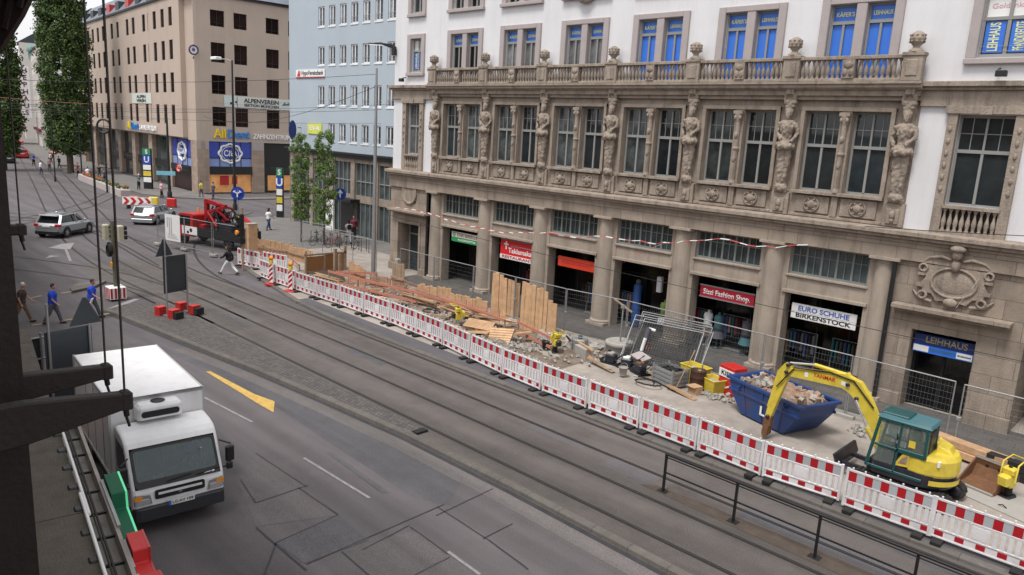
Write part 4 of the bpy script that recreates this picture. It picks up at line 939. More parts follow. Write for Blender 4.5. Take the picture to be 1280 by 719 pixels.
for i, (x, lb) in enumerate(((-21.6,'clothes rack with dark mixed garments in the third shop bay'),(-19.9,'clothes rack with mixed garments behind the blue column in the fourth shop bay'),(-17.0,'clothes rack at the right end of the fourth shop bay'),(-16.0,'clothes rack at the left of the crimson sign bay'),(-14.2,'clothes rack in the middle of the crimson sign bay'),(-11.4,'shoe shelf at the left below the white sign board'),(-9.6,'shoe shelf at the right below the white sign board'),(-25.6,'menu shelf inside the red restaurant bay'))):
    t = thing('shop_rack', lb, 'shop display', (x,28.45,.12)); MB().tube([(-.6,0,0),(-.6,0,1.5),(.6,0,1.5),(.6,0,0)], .02, 6).box(-.62,.62,-.15,.15,.02,.06).build('rack_frame', K['galv'], t)
    for k in range(8):
        c_ = rg.choice(['maroon','denim','black_cloth','grey_cloth','brown_cloth','black_cloth','teal','khaki']); x_ = -.52+k*.15; MB().bbox(x_-.05,x_+.05,-.2,.2,rg.uniform(.5,.8),1.46,.03).build('garment', K[c_], t)
# bank and other signs on the blue building
t = plain_sign('white bank sign with black lettering and red stripe on the pale blue wall', T(-55.7,32.93,12.45), 4.4, .62, K['white'], [('HypoVereinsbank',.35,.04,.5,3.3,K['black'])], name='bank_sign')
MB().box(-2.2,2.2,-.012,.02,-.31,-.24).build('red_stripe', K['red'], t); MB().prism([(-2.0,-.2),(-1.75,.25),(-1.55,.25),(-1.7,-.02),(-1.45,.2),(-1.5,-.2)], 'y', -.012, .02).build('emblem', K['red'], t)
t = plain_sign('yellow green sign on the blue wall behind the saplings', T(-55.0,32.93,8.1), 2.1, .85, mat('lime_sign', (.62,.66,.10), .5), [('EVA',0,.03,.5,1.5,K['whitetext'])], name='wall_sign')
t = thing('oval_sign', 'dark oval sign projecting from the left end of the blue building', 'sign', (-57.2,32.2,7.9)); M_ = Matrix.Rotation(R(75), 4, 'Z')
MB().lathe([(.001,-.06),(.62,-.06),(.66,0),(.62,.06),(.001,.06)], (0,0,0), 24, 0, False, M_ @ RY @ Matrix.Diagonal((.5,1.2,1,1))).build('disc', K['darkblue'], t); MB().tube([(0,.5,.2),(0,.8,.2)], .03, 6).build('bracket', K['steel_dark'], t)
# tan building signs: text planes use local M1/M2 frames
def bsign(name, label, M, x, y, z): return sign(name, label, M @ T(x, y, z))
t = bsign('letter_sign', 'big yellow and blue letters above the blue poster window facing the side street', M2, 4.0, -.04, 6.75)
text(MB(), 'All', 1.35, T(-1.4,-.05,0) @ UP, 0, .06, fit=1.35).build('yellow_letters', mat('yellow_letter', (.80,.58,.02), .5), t); text(MB(), 'Dent', 1.35, T(.75,-.05,0) @ UP, 0, .06, fit=2.55).build('blue_letters', mat('azure_letter', (.03,.22,.62), .5), t)
t = bsign('letter_sign', 'small white letters in one line right after the big yellow and blue ones', M2, 8.8, -.04, 6.6); text(MB(), 'ZAHNZENTRUM', .75, T(0,-.04,0) @ UP, 0, .04, fit=4.6).build('letters', K['whitetext'], t)
t = bsign('letter_sign', 'yellow and blue letters with white words over the piers of the long tan front', M1, -19.0, -.6, 6.85)
text(MB(), 'All', 1.3, T(-6.2,-.05,0) @ UP, 0, .06, fit=1.7).build('yellow_letters', mat('yellow_letter_b', (.80,.58,.02), .5), t); text(MB(), 'Dent', 1.3, T(-3.4,-.05,0) @ UP, 0, .06, fit=3.4).build('blue_letters', mat('azure_letter_b', (.03,.22,.62), .5), t); text(MB(), 'ZAHNZENTRUM', .8, T(2.6,-.05,-.1) @ UP, 0, .06, fit=7.5).build('white_letters', K['whitetext'], t)
t = bsign('banner_sign', 'long pale banner with two lines of dark lettering and a picture panel', M2, 7.2, -.1, 10.42)
MB().box(-2.5,4.1,0,.05,-.62,.62).build('banner', mat('pale_banner', (.62,.64,.60), .7, var=.05), t)
MB().box(-4.05,-2.62,0,.05,-.62,.62).build('picture_panel', mat('pale_mint_panel', (.58,.66,.64), .7), t); MB().box(-3.4,-3.05,-.02,.01,-.35,-.1).prism([(-2.9,-.05),(-2.64,.1),(-2.64,-.2)], 'y', -.02, .01).build('picture', K['black'], t)
text(MB(), 'ALPENVEREIN', .66, T(.35,-.02,.17) @ UP, 0, .01, fit=4.2).build('lettering', K['steel_dark'], t); text(MB(), 'SEKTION MÜNCHEN', .42, T(.35,-.02,-.33) @ UP, 0, .01, fit=4.2).build('lettering', K['steel_dark'], t)
MB().prism([(2.8,-.1),(3.2,.3),(3.4,.1),(3.7,.3),(4.0,0)], 'y', -.02, .01).build('emblem', K['teal_roof'], t)
t = bsign('banner_sign', 'shorter pale banner between the narrow window rows of the tan building', M1, -18.8, -.62, 10.4)
MB().box(-4.4,4.4,0,.05,-.62,.62).build('banner', mat('pale_banner_b', (.60,.64,.58), .7, var=.05), t); text(MB(), 'ALPEN', .55, T(0,-.02,.2) @ UP, 0, .01, fit=4).build('lettering', K['steel_dark'], t); text(MB(), 'VEREIN', .5, T(0,-.02,-.3) @ UP, 0, .01, fit=4.2).build('lettering', K['steel_dark'], t)
def ca(label, M, w, h, s):
    t = sign('shop_window_poster', label, M)
    MB().box(-w/2,w/2,0,.05,-h*.16,h/2).build('blue_panel', mat('royal_blue_panel', (.045,.075,.42), .35, var=.1, scale=.6), t)
    MB().box(-w/2,w/2,0,.05,-h/2,-h*.16-.04).build('pale_panel', mat('pale_blue_panel', (.25,.33,.62), .3, var=.15, scale=.6), t)
    m = MB(); n = 28
    m.tube([(s*1.28*(1+.06*math.cos(8*a))*math.cos(a), -.03, .08+1.02*(1+.06*math.cos(8*a))*math.sin(a)) for a in [2*math.pi*k/56 for k in range(57)]], .13, 6); m.tube([(s*.98*math.cos(a), -.03, .08+.78*math.sin(a)) for a in [2*math.pi*k/n for k in range(n+1)]], .045, 5)
    m.build('wreath', K['whitetext'], t); text(MB(), 'C&A', .95, T(0,-.03,.08) @ UP, 0, .02, fit=1.55*s).build('lettering', K['whitetext'], t)
    m = MB()
    for k in range(1, 4): m.box(-w/2+w*k/4-.03,-w/2+w*k/4+.03,-.06,.06,-h/2,h/2)
    m.box(-w/2,w/2,-.062,.06,-h*.16-.05,-h*.16+.03); m.build('glazing_bars', K['steel_dark'], t)
ca('wide blue poster window with a white wreath over the lit orange display', M2 @ T(3.82,.2,4.5), 4.95, 2.8, 1)
ca('narrow looking blue poster window with a white wreath over the dark corner entrance', M1 @ T(-5.7,.2,4.4), 7.2, 2.9, 1.15)
t = bsign('round_sign', 'round white and purple sign high on the corner of the tan building', M2, -.3, -.6, 15.5)
MB().lathe([(.001,-.1),(.5,-.1),(.53,0),(.5,.1),(.001,.1)], (0,0,0), 20, 0, False, RY).build('disc', K['white'], t); MB().tube([(.47*math.cos(a),-.12,.47*math.sin(a)) for a in [2*math.pi*k/20 for k in range(21)]], .09, 6).build('rim', mat('purple_rim', (.09,.05,.14), .5), t); MB().sph((0,-.13,.03), (.17,.08,.19), 8).build('emblem', mat('purple_emblem', (.13,.08,.2), .5), t); MB().tube([(0,.0,-.7),(.1,.3,-.9)], .05, 6).build('bracket', K['steel_dark'], t)
t = bsign('round_sign', 'small oval red and white sign above the corner entrance of the tan building', M1, -3.2, -1.0, 2.7)
MB().lathe([(.001,-.05),(.6,-.05),(.6,.05),(.001,.05)], (0,0,0), 20, 0, False, RY @ Matrix.Diagonal((1.2,.75,1,1))).build('disc', K['white'], t); MB().tube([(.7*math.cos(a),-.07,.43*math.sin(a)) for a in [2*math.pi*k/20 for k in range(21)]], .07, 6).build('rim', K['red'], t); text(MB(), 'C&A', .5, T(0,-.07,0) @ UP, 0, .02, fit=.8).build('lettering', K['red'], t); MB().tube([(0,0,0),(0,1,0)], .04, 6).build('bracket', K['steel_dark'], t)

# ------------------------------------------------------------------ far street
def block(name, label, x0, x1, y0, y1, h, wm, rot, c, rows_, cols, ww=1.1, wh=1.7, roofc='signback', rh=3):
    t = thing(name, label, 'building', (c[0],c[1],0), rot)
    hs = []
    for r_ in range(rows_):
        for k in range(cols):
            xc = x0+(k+.5)*(x1-x0)/cols; zc = 4.5+r_*(h-5)/rows_; hs.append((xc-ww/2,xc+ww/2,zc,zc+wh))
    m = MB(); m.wall(x0,x1,0,h,hs,.3,0,T(0,y0,0)); m.box(x1-.02,x1,y0,y1,0,h); m.box(x0,x0+.02,y0,y1,0,h); m.box(x0,x1,y1-.1,y1,0,h); m.build('wall', wm, t)
    m = MB(); m.prism([(y0-.4,h),(y1,h),(y0+4,h+rh)], 'x', x0, x1); m.build('roof', K[roofc], t)
    pr = None
    for h_ in hs:
        if pr is None:
            m = MB(); w = ww; m.box(-w/2,-w/2+.12,0,.1,0,wh); m.box(w/2-.12,w/2,0,.1,0,wh); m.box(-.05,.05,0,.1,0,wh); m.box(-w/2+.12,w/2-.12,.001,.1,wh-.12,wh); m.box(-w/2+.12,w/2-.12,.001,.1,0,.12)
            pr = m.build('window', K['frame_white'], t); MB().box(-w/2,w/2,.05,.06,.05,wh-.05).build('pane', K['glass'], pr); o = pr
        else: o = copy_tree(pr, t)
        o.location = ((h_[0]+h_[1])/2, y0+.12, h_[2])
    m = MB(); m.box(x0,x1,y0-.5,y0,3.4,3.9); m.build('shop_fascia', K['maroon'], t)
    return t
pale = mat('cream_far_wall', (.62,.58,.54), .9, var=.05, scale=.2); white2 = mat('grey_white_far_wall', (.55,.56,.58), .9, var=.05, scale=.2); ochre = mat('ochre_far_wall', (.42,.33,.22), .9, var=.05, scale=.2)
block('street_house', 'pale grey town house with white windows behind the tall dark tree', -36, 0, 0, 14, 23, white2, R(-11), (-150,41.5,0), 5, 12)
block('street_house', 'cream town house down the far street beside the vertical sign', -24, 0, 0, 14, 21, pale, R(-11), (-188,46,0), 5, 8)
t = block('domed_house', 'far town house crowned by a small green copper dome', -14, 0, 0, 12, 25, pale, R(-12), (-236,54,0), 5, 5)
MB().lathe([(1.4,21),(1.4,22.8),(1.6,23),(1.5,23.9),(1.1,24.8),(.5,25.3),(.15,25.5),(.1,26.4)], (-1.2,2.5,0), 16).build('dome', mat('green_copper', (.20,.38,.35), .7), t)
block('street_house', 'ochre town house furthest away down the street', -60, 0, 0, 14, 19, ochre, R(-12), (-255,58,0), 5, 16)
block('street_house', 'shaded town house row on the left side of the far street', 0, 70, 0, 12, 18, ochre, R(171), (-170,9,0), 4, 18)
block('street_house', 'town house closing the end of the far street', -30, 30, 0, 12, 20, white2, R(80), (-330,48,0), 5, 16)
t = thing('vertical_sign', 'tall white hanging banner with dark red letters on the far street', 'sign', (-168,38.9,6.5), R(78))
MB().box(-.75,.75,-.1,.1,0,9.5).build('board', K['white'], t); MB().tube([(-.7,0,9.2),(-.7,1,9.2)], .05, 5).build('bracket', K['steel_dark'], t)
for k, ch in enumerate('HEPHAUS'): text(MB(), ch, 1.25, T(0,-.12,8.7-k*1.3) @ UP, 0, .02).build('letter', K['maroon'], t)
t = thing('shop_awning', 'red shop awning in the far street', 'awning', (-158,35.5,2.6), R(-10)); MB().prism([(0,0),(-2,-.6),(-2,-.8),(0,-.2)], 'x', -4, 4).build('canvas', K['red'], t); MB().tube([(-3.9,-1.9,-.7),(-3.9,0,-.6)], .04, 5).tube([(3.9,-1.9,-.7),(3.9,0,-.6)], .04, 5).build('arm', K['steel_dark'], t)
t = thing('shop_awning', 'orange shop awning beside the trunk of the tall dark tree', 'awning', (-128,34.5,2.7), R(-8)); MB().prism([(0,0),(-2,-.6),(-2,-.8),(0,-.2)], 'x', -2.2, 2.2).build('canvas', K['orange_pvc'], t); MB().tube([(-2.1,-1.9,-.7),(-2.1,0,-.6)], .04, 5).build('arm', K['steel_dark'], t)

# ------------------------------------------------------------------ the building the picture is taken from
AO = R(-9.55); MO = T(-3.0,.62,0) @ rz(AO)
OW = thing('near_building', 'dark stone building at the left edge with a projecting pilaster and a sign ledge', 'building', (-3.0,.62,0), AO)
m = MB(); hs = []
for k in range(18):
    for z in (2.2,5.6): hs.append((-58+k*4.6,-56.2+k*4.6,z,z+2.4))
MF = T(0,-1.3,0) @ Matrix.Scale(-1, 4, (0,1,0))
m.wall(-62,24,0,9.6,hs,.3,0,MF); m.box(-62,24,-12,-1.31,9.5,9.7); m.box(-62,24,-12,-11.9,0,9.6); m.box(-62,-61.9,-12,-1.3,0,9.6); m.box(23.9,24,-12,-1.3,0,9.6); m.box(-14,24,-12,-1.5,9.7,15)  # unseen wall top kept low so upper panes opposite reflect sky
m.build('wall', K['stone_plain'], OW)
m = MB()
for h in hs: m.box(h[0],h[1],-1.62,-1.6,h[2],h[3])
m.build('window_row', K['glass'], OW)
m = MB(); m.box(-.7,0,-1.3,.0,0,14); m.build('pilaster', K['iron'], OW)
m = MB(); m.box(-15.2,8,-1.3,.72,3.72,4.0); m.box(-15.2,8,-1.3,-.9,4.0,4.12); 
for k in range(9): m.box(-14+k*2.6,-13.985+k*2.6,-.9,.721,3.99,4.004,1)
m.build('roof_ledge', [K['ledge'], K['black']], OW)
m = MB(); m.box(-9.6,8,.72,1.0,3.70,3.76); m.box(-9.6,8,.96,1.0,3.76,3.97); m.box(-9.6,8,.722,.74,3.76,3.98); m.box(-9.6,-9.56,.74,.96,3.76,3.97); m.build('sign_tray', K['trough'], OW)
t = thing('sign_lamp_frame', 'steel lamp frame with two pipes and a pale tube lying in the ledge tray', 'sign frame', (-3.0,.62,0), AO)
for k in range(30):
    x = -9.4+k*.62; MB().box(x-.016,x+.016,.66,.955,3.87,3.9).build('cross_bar', K['steel_dark'], t)
    if k < 18: MB().bbox(x-.07,x+.07,.62,.74,3.88,4.02,.015).build('lamp_clip', K['black'], t)
m = MB(); m.tube([(-9.5,.805,3.93),(6,.805,3.93)], .011, 8); m.build('pipe', K['iron'], t); MB().tube([(-9.5,.835,3.93),(6,.835,3.93)], .014, 8).build('pipe', K['iron'], t)
m = MB(); m.tube([(-8.9,.74,4.05),(-6.0,.745,4.05)], .02, 8); m.tube([(-6.6,.72,4.05),(-3.2,.72,4.05)], .02, 8); m.tube([(-4.5,.76,4.05),(0,.76,4.05)], .02, 8); m.build('tube_light', K['white'], t)
# channel letters along the ledge, seen from behind and above
def chan(label, x0, prof, face, shell, thick=.15, y=1.03):
    t = thing('channel_letter', label, 'sign letter', MO @ Vector((x0,y,0)), AO)
    MB().prism(prof, 'y', 0, thick).build('shell', shell, t, bevel=.012)
    pr = [(a, b) for a, b in prof]; MB().prism(pr, 'y', thick+.002, thick+.025).build('face', face, t)
    xs_ = [p[0] for p in prof]; zs_ = [p[1] for p in prof]
    MB().box(min(xs_)+.02,max(xs_)-.02,-.045,-.012,min(zs_),max(zs_)-.06).build('back_plate', K['galv'], t)
    return t
chan('green channel letter with a stepped top on the sign ledge beside the truck cab', -7.0, [(0,3.1),(0,4.06),(.58,4.04),(.62,3.84),(1.30,3.80),(1.34,3.1)], K['neon_green'], K['green_letter'])
chan('first red channel letter next to the green one on the sign ledge', -5.42, [(0,3.1),(0,4.02),(.42,4.02),(.42,3.86),(.66,3.86),(.66,3.1)], K['red'], K['red_letter'])
chan('second red channel letter with a rounded top on the sign ledge', -4.62, [(0,3.1),(0,3.9),(.08,4.0),(.3,4.04),(.52,4.0),(.62,3.88),(.62,3.1)], K['red'], K['red_letter'])
chan('red channel letter at the bottom edge of the picture on the sign ledge', -3.9, [(0,3.1),(0,4.03),(.6,4.03),(.6,3.1)], K['red'], K['red_letter'])
# steel arms with hanging cables
MOi = MO.inverted()
def arm(x, y_tip, z, y_root, r0, r1):
    t = bpy.data.objects.new('steel_arm', None); COL.objects.link(t); t.parent = OW; t.location = MOi @ Vector((x, y_root, z)); t.rotation_euler = (0,0,-AO)
    L_ = y_tip-y_root
    MB().loft([[(-.02,0,-r0),(.03,0,-r0),(.03,0,r0*.55),(-.02,0,r0*.55)],[(-.02,L_*.6,-r0*.75),(.03,L_*.6,-r0*.75),(.03,L_*.6,r0*.5),(-.02,L_*.6,r0*.5)],[(-.02,L_,-r1),(.03,L_,-r1),(.03,L_,r1*.7),(-.02,L_,r1*.7)]]).build('bracket_beam', K['iron'], t, bevel=.006)
    MB().bbox(-.021,.031,L_-.022,L_+.02,-r1*1.1,r1*.85,.008).tube([(0,L_,-r1),(0,L_+.004,-r1-.035)], .010, 7).tube([(0,L_,-r1-.03),(.004,L_+.01,-r1-.075)], .005, 6).build('clamp', K['iron'], t)
for x, yt, z, yr, r0, r1 in ((-2.72,.865,7.6,.1,.115,.034),(-3.08,.915,7.6,.1,.085,.03),(-3.98,.86,8.05,.2,.06,.026)): arm(x, yt, z, yr, r0, r1)
for lb, x, y, z in (('dark vertical cable rising from the steel arm nearest the truck cab',-2.72,.865,7.62),('dark vertical cable rising from the steel arm over the truck roof',-3.08,.915,7.62),('thin vertical cable rising from the steel arm high at the left edge',-3.98,.86,8.07)):
    tag(MB().tube([(0,0,0),(0,0,6)], .0042 if z < 8 else .0035, 6).build('cable', K['cable'], loc=(x,y,z)), lb, 'cable')
t = thing('rolled_awning', 'dark brown ribbed awning end hanging above the high steel arm', 'awning', (-3.88,.88,8.98), R(44))
MB().prism([(-.4,.5),(.06,.5),(.06,.06),(.026,0),(-.06,-.12),(-.4,-.52)], 'y', 0, .03).build('awning_cloth', mat('brown_awning_cloth', (.03,.016,.014), .8), t)
for k in range(6): MB().beam((-.32+k*.07,-.012,-.42+k*.09),(-.22+k*.07,-.012,.06+k*.05),.012,.02).build('rib', K['iron'], t)
MB().box(-.4,.065,-.02,.05,.065,.5).build('case', K['iron'], t)
# ------------------------------------------------------------------ plastic barrier panels
def barrier_proto():
    t = thing('barrier_panel', 'x', 'barrier', (0,0,0))
    L_ = 1.94; h = L_/2
    m = MB()
    m.box(-h,-h+.06,-.025,.025,.08,1.05); m.box(h-.06,h,-.025,.025,.08,1.05)
    m.box(-h+.06,h-.06,-.022,.022,.98,1.03); m.box(-h+.06,h-.06,-.022,.022,.70,.735); m.box(-h+.06,h-.06,-.022,.022,.30,.33); m.box(-h+.06,h-.06,-.022,.022,.10,.135)
    for k in range(13):
        x = -h+.06+(k+.5)*(L_-.12)/13; m.box(x-.042,x+.042,-.016,.016,.33,.70)
    for k in range(7):
        x = -h+.14+k*(L_-.28)/6; m.box(x-.018,x+.018,-.018,.018,1.03,1.09)
    m.box(-h+.06,h-.06,-.008,.008,.735,.98); m.box(-h+.06,h-.06,-.008,.008,.135,.30); m.box(-.16,.16,-.02,.02,.38,.66)
    n = 10
    for k in range(n):
        x0 = -h+.06+k*(L_-.12)/n; x1 = x0+(L_-.12)/n
        for y0, y1 in ((-.0135,-.0085),(.0085,.0135)): m.box(x0+.001,x1-.001,y0,y1,.737,.978,1 if k % 2 == 0 else 2)
    for k in range(5):
        x0 = -h+.1+k*(L_-.3)/4
        for y0, y1 in ((-.0135,-.0085),(.0085,.0135)): m.box(x0,x0+.18,y0,y1,.16,.28,1)
    m.build('panel_frame', [K['pvc'], K['redsheet'], K['greysheet']], t, bevel=.004)
    MB().box(-h+.1,-h+.32,-.28,.28,.0,.09).build('foot', K['rubber'], t, bevel=.01); MB().box(h-.32,h-.1,-.28,.28,.0,.09).build('foot', K['rubber'], t, bevel=.01)
    return t
bp0 = barrier_proto()
joints = [(.2,18.08),(-1.78,18.0),(-3.72,17.93),(-5.62,17.88),(-5.74,18.02),(-7.70,17.84),(-9.68,17.88),(-11.64,17.92),(-13.66,17.98),(-15.72,18.02),(-17.74,18.17),(-19.76,18.48),(-21.75,18.8),(-23.72,19.0),(-25.7,19.12),(-27.7,19.15),(-29.7,19.15),(-31.7,19.13),(-33.65,19.12),(-35.65,19.1),(-37.6,19.2)]
blab = ['red and white barrier panel at the lower right corner of the picture', 'red and white barrier panel right of the excavator in front of the rusty bucket', 'red and white barrier panel standing right in front of the excavator', None,
 'red and white barrier panel with its end at the gap left of the excavator', 'red and white barrier panel in front of the yellow stick of the excavator', 'red and white barrier panel in front of the middle of the blue skip', 'red and white barrier panel before the red crate and skip end',
 'red and white barrier panel in front of the grey metal crate', 'red and white barrier panel in front of the scattered black machine parts', 'red and white barrier panel before the rammer ending the orange boards', 'red and white barrier panel in front of the slanting pallet',
 'red and white barrier panel in front of the yellow rammer by the flat pallet', 'red and white barrier panel right before the first row of short sheeting planks', 'red and white barrier panel before the scattered boards below the white and green shop sign', 'red and white barrier panel before the plank bundle in the soil',
 'red and white barrier panel before the post of the grey lamp mast', 'red and white barrier panel before the right edge of the brown plywood wall', 'red and white barrier panel before the left part of the brown plywood wall', 'red and white barrier panel between the two warning beacons', 'red and white barrier panel ending the row beyond both beacons']
first = True
for i in range(len(joints)-1):
    if i == 3: continue
    (x1, y1), (x0, y0) = joints[i], joints[i+1]
    o = bp0 if first else copy_tree(bp0)
    first = False
    o.location = ((x0+x1)/2, (y0+y1)/2, .1); o.rotation_euler = (R(rnd.uniform(-2.5,2.5)), R(rnd.uniform(-.7,.7)), math.atan2(y1-y0, x1-x0)+R(rnd.uniform(-1.2,1.2))); o['label'] = blab[i if i < 3 else i]; o['group'] = 'red and white barrier panels along the tram tracks'
for x, y, a, lb in ((-40.6,20.0,12,'barrier panel of the back row, nearest the walker'),(-38.9,20.75,14,'barrier panel of the back row close behind the first beacon')):
    o = copy_tree(bp0, None, (x,y,.1), R(a), 'red and white '+lb)
# guide beacons with lamps
def beacon(x, y, lb):
    t = thing('guide_beacon', lb, 'beacon', (x,y,.06), R(20))
    MB().bbox(-.32,.32,-.2,.2,0,.1,.02).build('foot', K['red'], t)
    m = MB(); m.box(-.125,.125,-.03,.03,.14,1.14,0); m.build('board', K['white'], t, bevel=.008)
    m = MB()
    for k in range(4):
        z = .18+k*.25
        for ya, yb in ((-.036,-.031),(.031,.036)): m.prism([(-.12,z),(.12,z+.2),(.12,min(z+.34,1.13)),(-.12,z+.14)], 'y', ya, yb)
    m.build('red_stripe', K['redsheet'], t)
    MB().tube([(0,0,0),(0,0,1.2)], .025, 6).build('post', K['rubber'], t)
    m = MB(); m.bbox(-.1,.1,-.06,.06,1.16,1.34,.015); l_ = m.build('lamp_box', K['yellow'], t)
    MB().lathe([(.001,-.06),(.11,-.06),(.11,.06),(.001,.06)], (0,0,0), 14, 0, True, T(0,0,1.45) @ RY).build('lamp_lens', K['amber'], l_)
    MB().tube([(-.1,0,1.3),(-.1,0,1.58),(.1,0,1.58),(.1,0,1.3)], .01, 5).build('lamp_guard', K['yellow'], l_)
beacon(-35.75,18.85,'white and red striped beacon with amber lamp, smaller and further left')
beacon(-33.75,18.85,'white and red striped beacon with large amber lamp, nearer the plywood wall')
# ------------------------------------------------------------------ black railing between the tracks
t = thing('track_railing', 'black steel railing standing between the tram tracks at the lower right', 'railing', (-9.0,15.2,.06))
m = MB(); m.beam((-.03,0,1.0),(12,-.1,1.0),.07,.05); m.beam((-.03,.0,.92),(12,-.1,.92),.03,.03); m.build('top_rail', K['black'], t, bevel=.006)
MB().beam((0,0,.52),(12,-.1,.52),.035,.03).build('lower_rail', K['black'], t)
for k in range(6): MB().beam((k*1.92,-.012*k,0),(k*1.92,-.012*k,1.0),.06,.05).box(k*1.92-.13,k*1.92+.13,-.012*k-.11,-.012*k+.11,0,.015).build('post', K['black'], t)
S(MB().flat([(-9.6,15.05),(-4,14.9),(3,14.9),(3,15.5),(-6,15.5),(-9.3,15.35)], .072), 'tram_bed_patch', mat('brown_dirt_strip', (.075,.058,.046), .95, var=.3, scale=3))

# ------------------------------------------------------------------ mobile mesh fences
def fence_proto(L_=3.0, H=2.1, nm='mesh_fence', thin=.0022, wm=None):
    t = thing(nm, 'x', 'fence', (0,0,0))
    m = MB(); h = L_/2
    m.tube([(-h+.03,0,.1),(-h+.03,0,H)], .021, 7); m.tube([(h-.03,0,.1),(h-.03,0,H)], .021, 7); m.tube([(-h+.03,0,H-.01),(h-.03,0,H-.01)], .021, 7); m.tube([(-h+.03,0,.2),(h-.03,0,.2)], .018, 7)
    m.build('frame', K['galv'], t)
    m = MB()
    n = int(L_/.1)
    for k in range(1, n): m.tube([(-h+k*L_/n,0,.2),(-h+k*L_/n,0,H)], thin, 4, sm=False, caps=False)
    for k in range(1, 10): m.tube([(-h,.0,.2+k*(H-.2)/10),(h,0,.2+k*(H-.2)/10)], thin, 4, sm=False, caps=False)
    m.build('wire_mesh', wm or K['mesh_wire'], t)
    return t
def fence_feet(t, h): MB().bbox(-h-.3,-h+.3,-.12,.12,0,.13,.02).build('foot', K['concrete'], t)
fp = fence_proto(); fence_feet(fp, 1.5)
MB().bbox(-1.53,-1.41,-.03,.03,1.0,1.1,.01).build('coupling', K['galv'], fp)
fx = [(-32.0,24.4),(-29.0,24.3),(-26.0,24.3),(-23.0,24.15),(-20.0,24.2),(-17.05,24.6),(-14.05,24.5),(-11.05,24.4),(-8.0,24.35),(-5.0,24.2)]
flab = ['before the narrow door under the round window', 'before the leftmost column', 'between the leftmost shop bay and the low sheeting planks', 'behind the left tall plank hoarding', 'behind the right tall plank hoarding', 'before the dark fourth shop bay', 'behind the stack of leaning fence panels', 'behind the red crate and the blue skip', 'before the pawnshop door, ending right of it']
first = True
for i in range(9):
    (x0, y0), (x1, y1) = fx[i], fx[i+1]
    o = fp if first else copy_tree(fp); first = False
    o.location = ((x0+x1)/2, (y0+y1)/2, .1); o.rotation_euler = (0,0,math.atan2(y1-y0, x1-x0)); o.scale = (math.hypot(x1-x0, y1-y0)/3.0,1,1)
    o['label'] = 'mesh fence panel '+flab[i]; o['group'] = 'mesh fence panels before the arcade'
for x, y, a, lb in ((-3.3,24.1,0,'mesh fence panel standing alone at the right picture edge'),(-36.2,24.7,4,'mesh fence panel behind the brown plywood wall'),(-39.4,25.2,6,'mesh fence panel before the two saplings'),(-42.5,25.6,8,'mesh fence panel left of the saplings'),(-46.6,19.6,10,'mesh fence panel in front of the black flatbed truck'),(-43.7,20.3,14,'mesh fence panel at the tail of the black flatbed truck'),(-49.3,19.0,12,'mesh fence panel carrying the white banner')):
    copy_tree(fp, None, (x,y,.1), R(a), lb, 'mesh fence panels round the site corner')
sp = fence_proto(2.9, 2.0, 'mesh_fence', .008, K['stack_wire']); sp.location = (-14.7,23.9,.12); sp.rotation_euler = (R(-24),0,R(9)); sp['label'] = 'rearmost panel of the leaning stack of mesh fences'; sp['group'] = 'leaning stack of mesh fence panels'
for dx, dy, tilt, a, lb in ((.1,-.22,-29,8,'second rearmost'),(-.12,-.45,-33,10,'middle'),(.28,-.62,-36,7,'second frontmost'),(.05,-.85,-39,11,'frontmost')):
    copy_tree(sp, None, (-14.7+dx,23.9+dy,.12), (R(tilt),0,R(a)), lb+' panel of the leaning stack of mesh fences', 'leaning stack of mesh fence panels')
MB_ = None
t = thing('fence_sleeve', 'grey cloth tube with white marks hanging on the leaning fence stack', 'tube', (-15.35,23.5,.9), R(20)); MB().tube([(-.2,0,-.6),(.1,.1,.7)], .1, 9).build('sleeve', K['grey_cloth'], t); MB().tube([(-.1,-.06,-.2),(0,-.04,.3)], .07, 7).tube([(.08,.1,.66),(.32,.12,.62)], .06, 7).build('white_mark', K['white'], t)
# ------------------------------------------------------------------ sheeting planks
def hoarding(label, pts, hs, m_, th=.05, w=.2, cat='hoarding', rail=True, jit=.07, nm='plank_hoarding'):
    t = thing(nm, label, cat, (pts[0][0],pts[0][1],.08))
    ox, oy = pts[0]; m = MB(); 
    for (a, b), (c, d) in zip(pts, pts[1:]):
        L_ = math.hypot(c-a, d-b); n = max(1, int(L_/w)); dx, dy = (c-a)/L_, (d-b)/L_; ang = math.atan2(dy, dx)
        for k in range(n):
            s_ = (k+.5)*L_/n; h = hs[0]+(hs[1]-hs[0])*(k/n)+rnd.uniform(-jit, jit)
            M = T(a-ox+dx*s_, b-oy+dy*s_, 0) @ rz(ang+rnd.uniform(-.05,.05)) @ Matrix.Rotation(rnd.uniform(-.025,.025), 4, 'Y')
            m.box(-L_/n/2+.006,L_/n/2-.006,-th/2+rnd.uniform(-.012,.012),th/2,-.05,h,0,M)
        
    m.build('planks', m_, t, bevel=.006)
    if rail:
        (a, b), (c, d) = pts[0], pts[-1]; z = hs[0]*.55
        MB().beam((0,-.09,z),(c-ox,d-oy-.09,z*.95),.06,.1).build('waler', K['wood_old'], t)
    return t
hoarding('tall fresh pine plank hoarding left of the pair, before the third column', [(-24.4,24.0),(-22.9,24.35)], (2.15,1.8), K['wood_new'], rail=False)
hoarding('tall fresh pine plank hoarding right of the pair with a stepped lower end', [(-21.9,23.4),(-20.35,23.4)], (2.15,2.05), K['wood_new'], rail=False)
hoarding('single shorter pine plank group at the right end of the tall hoarding', [(-20.33,23.42),(-19.85,23.5)], (1.6,1.5), K['wood_new'], rail=False)
hoarding('long row of short sheeting planks below the leftmost columns', [(-29.3,23.5),(-26.6,23.4),(-23.9,23.3)], (.75,.95), K['wood_new'])
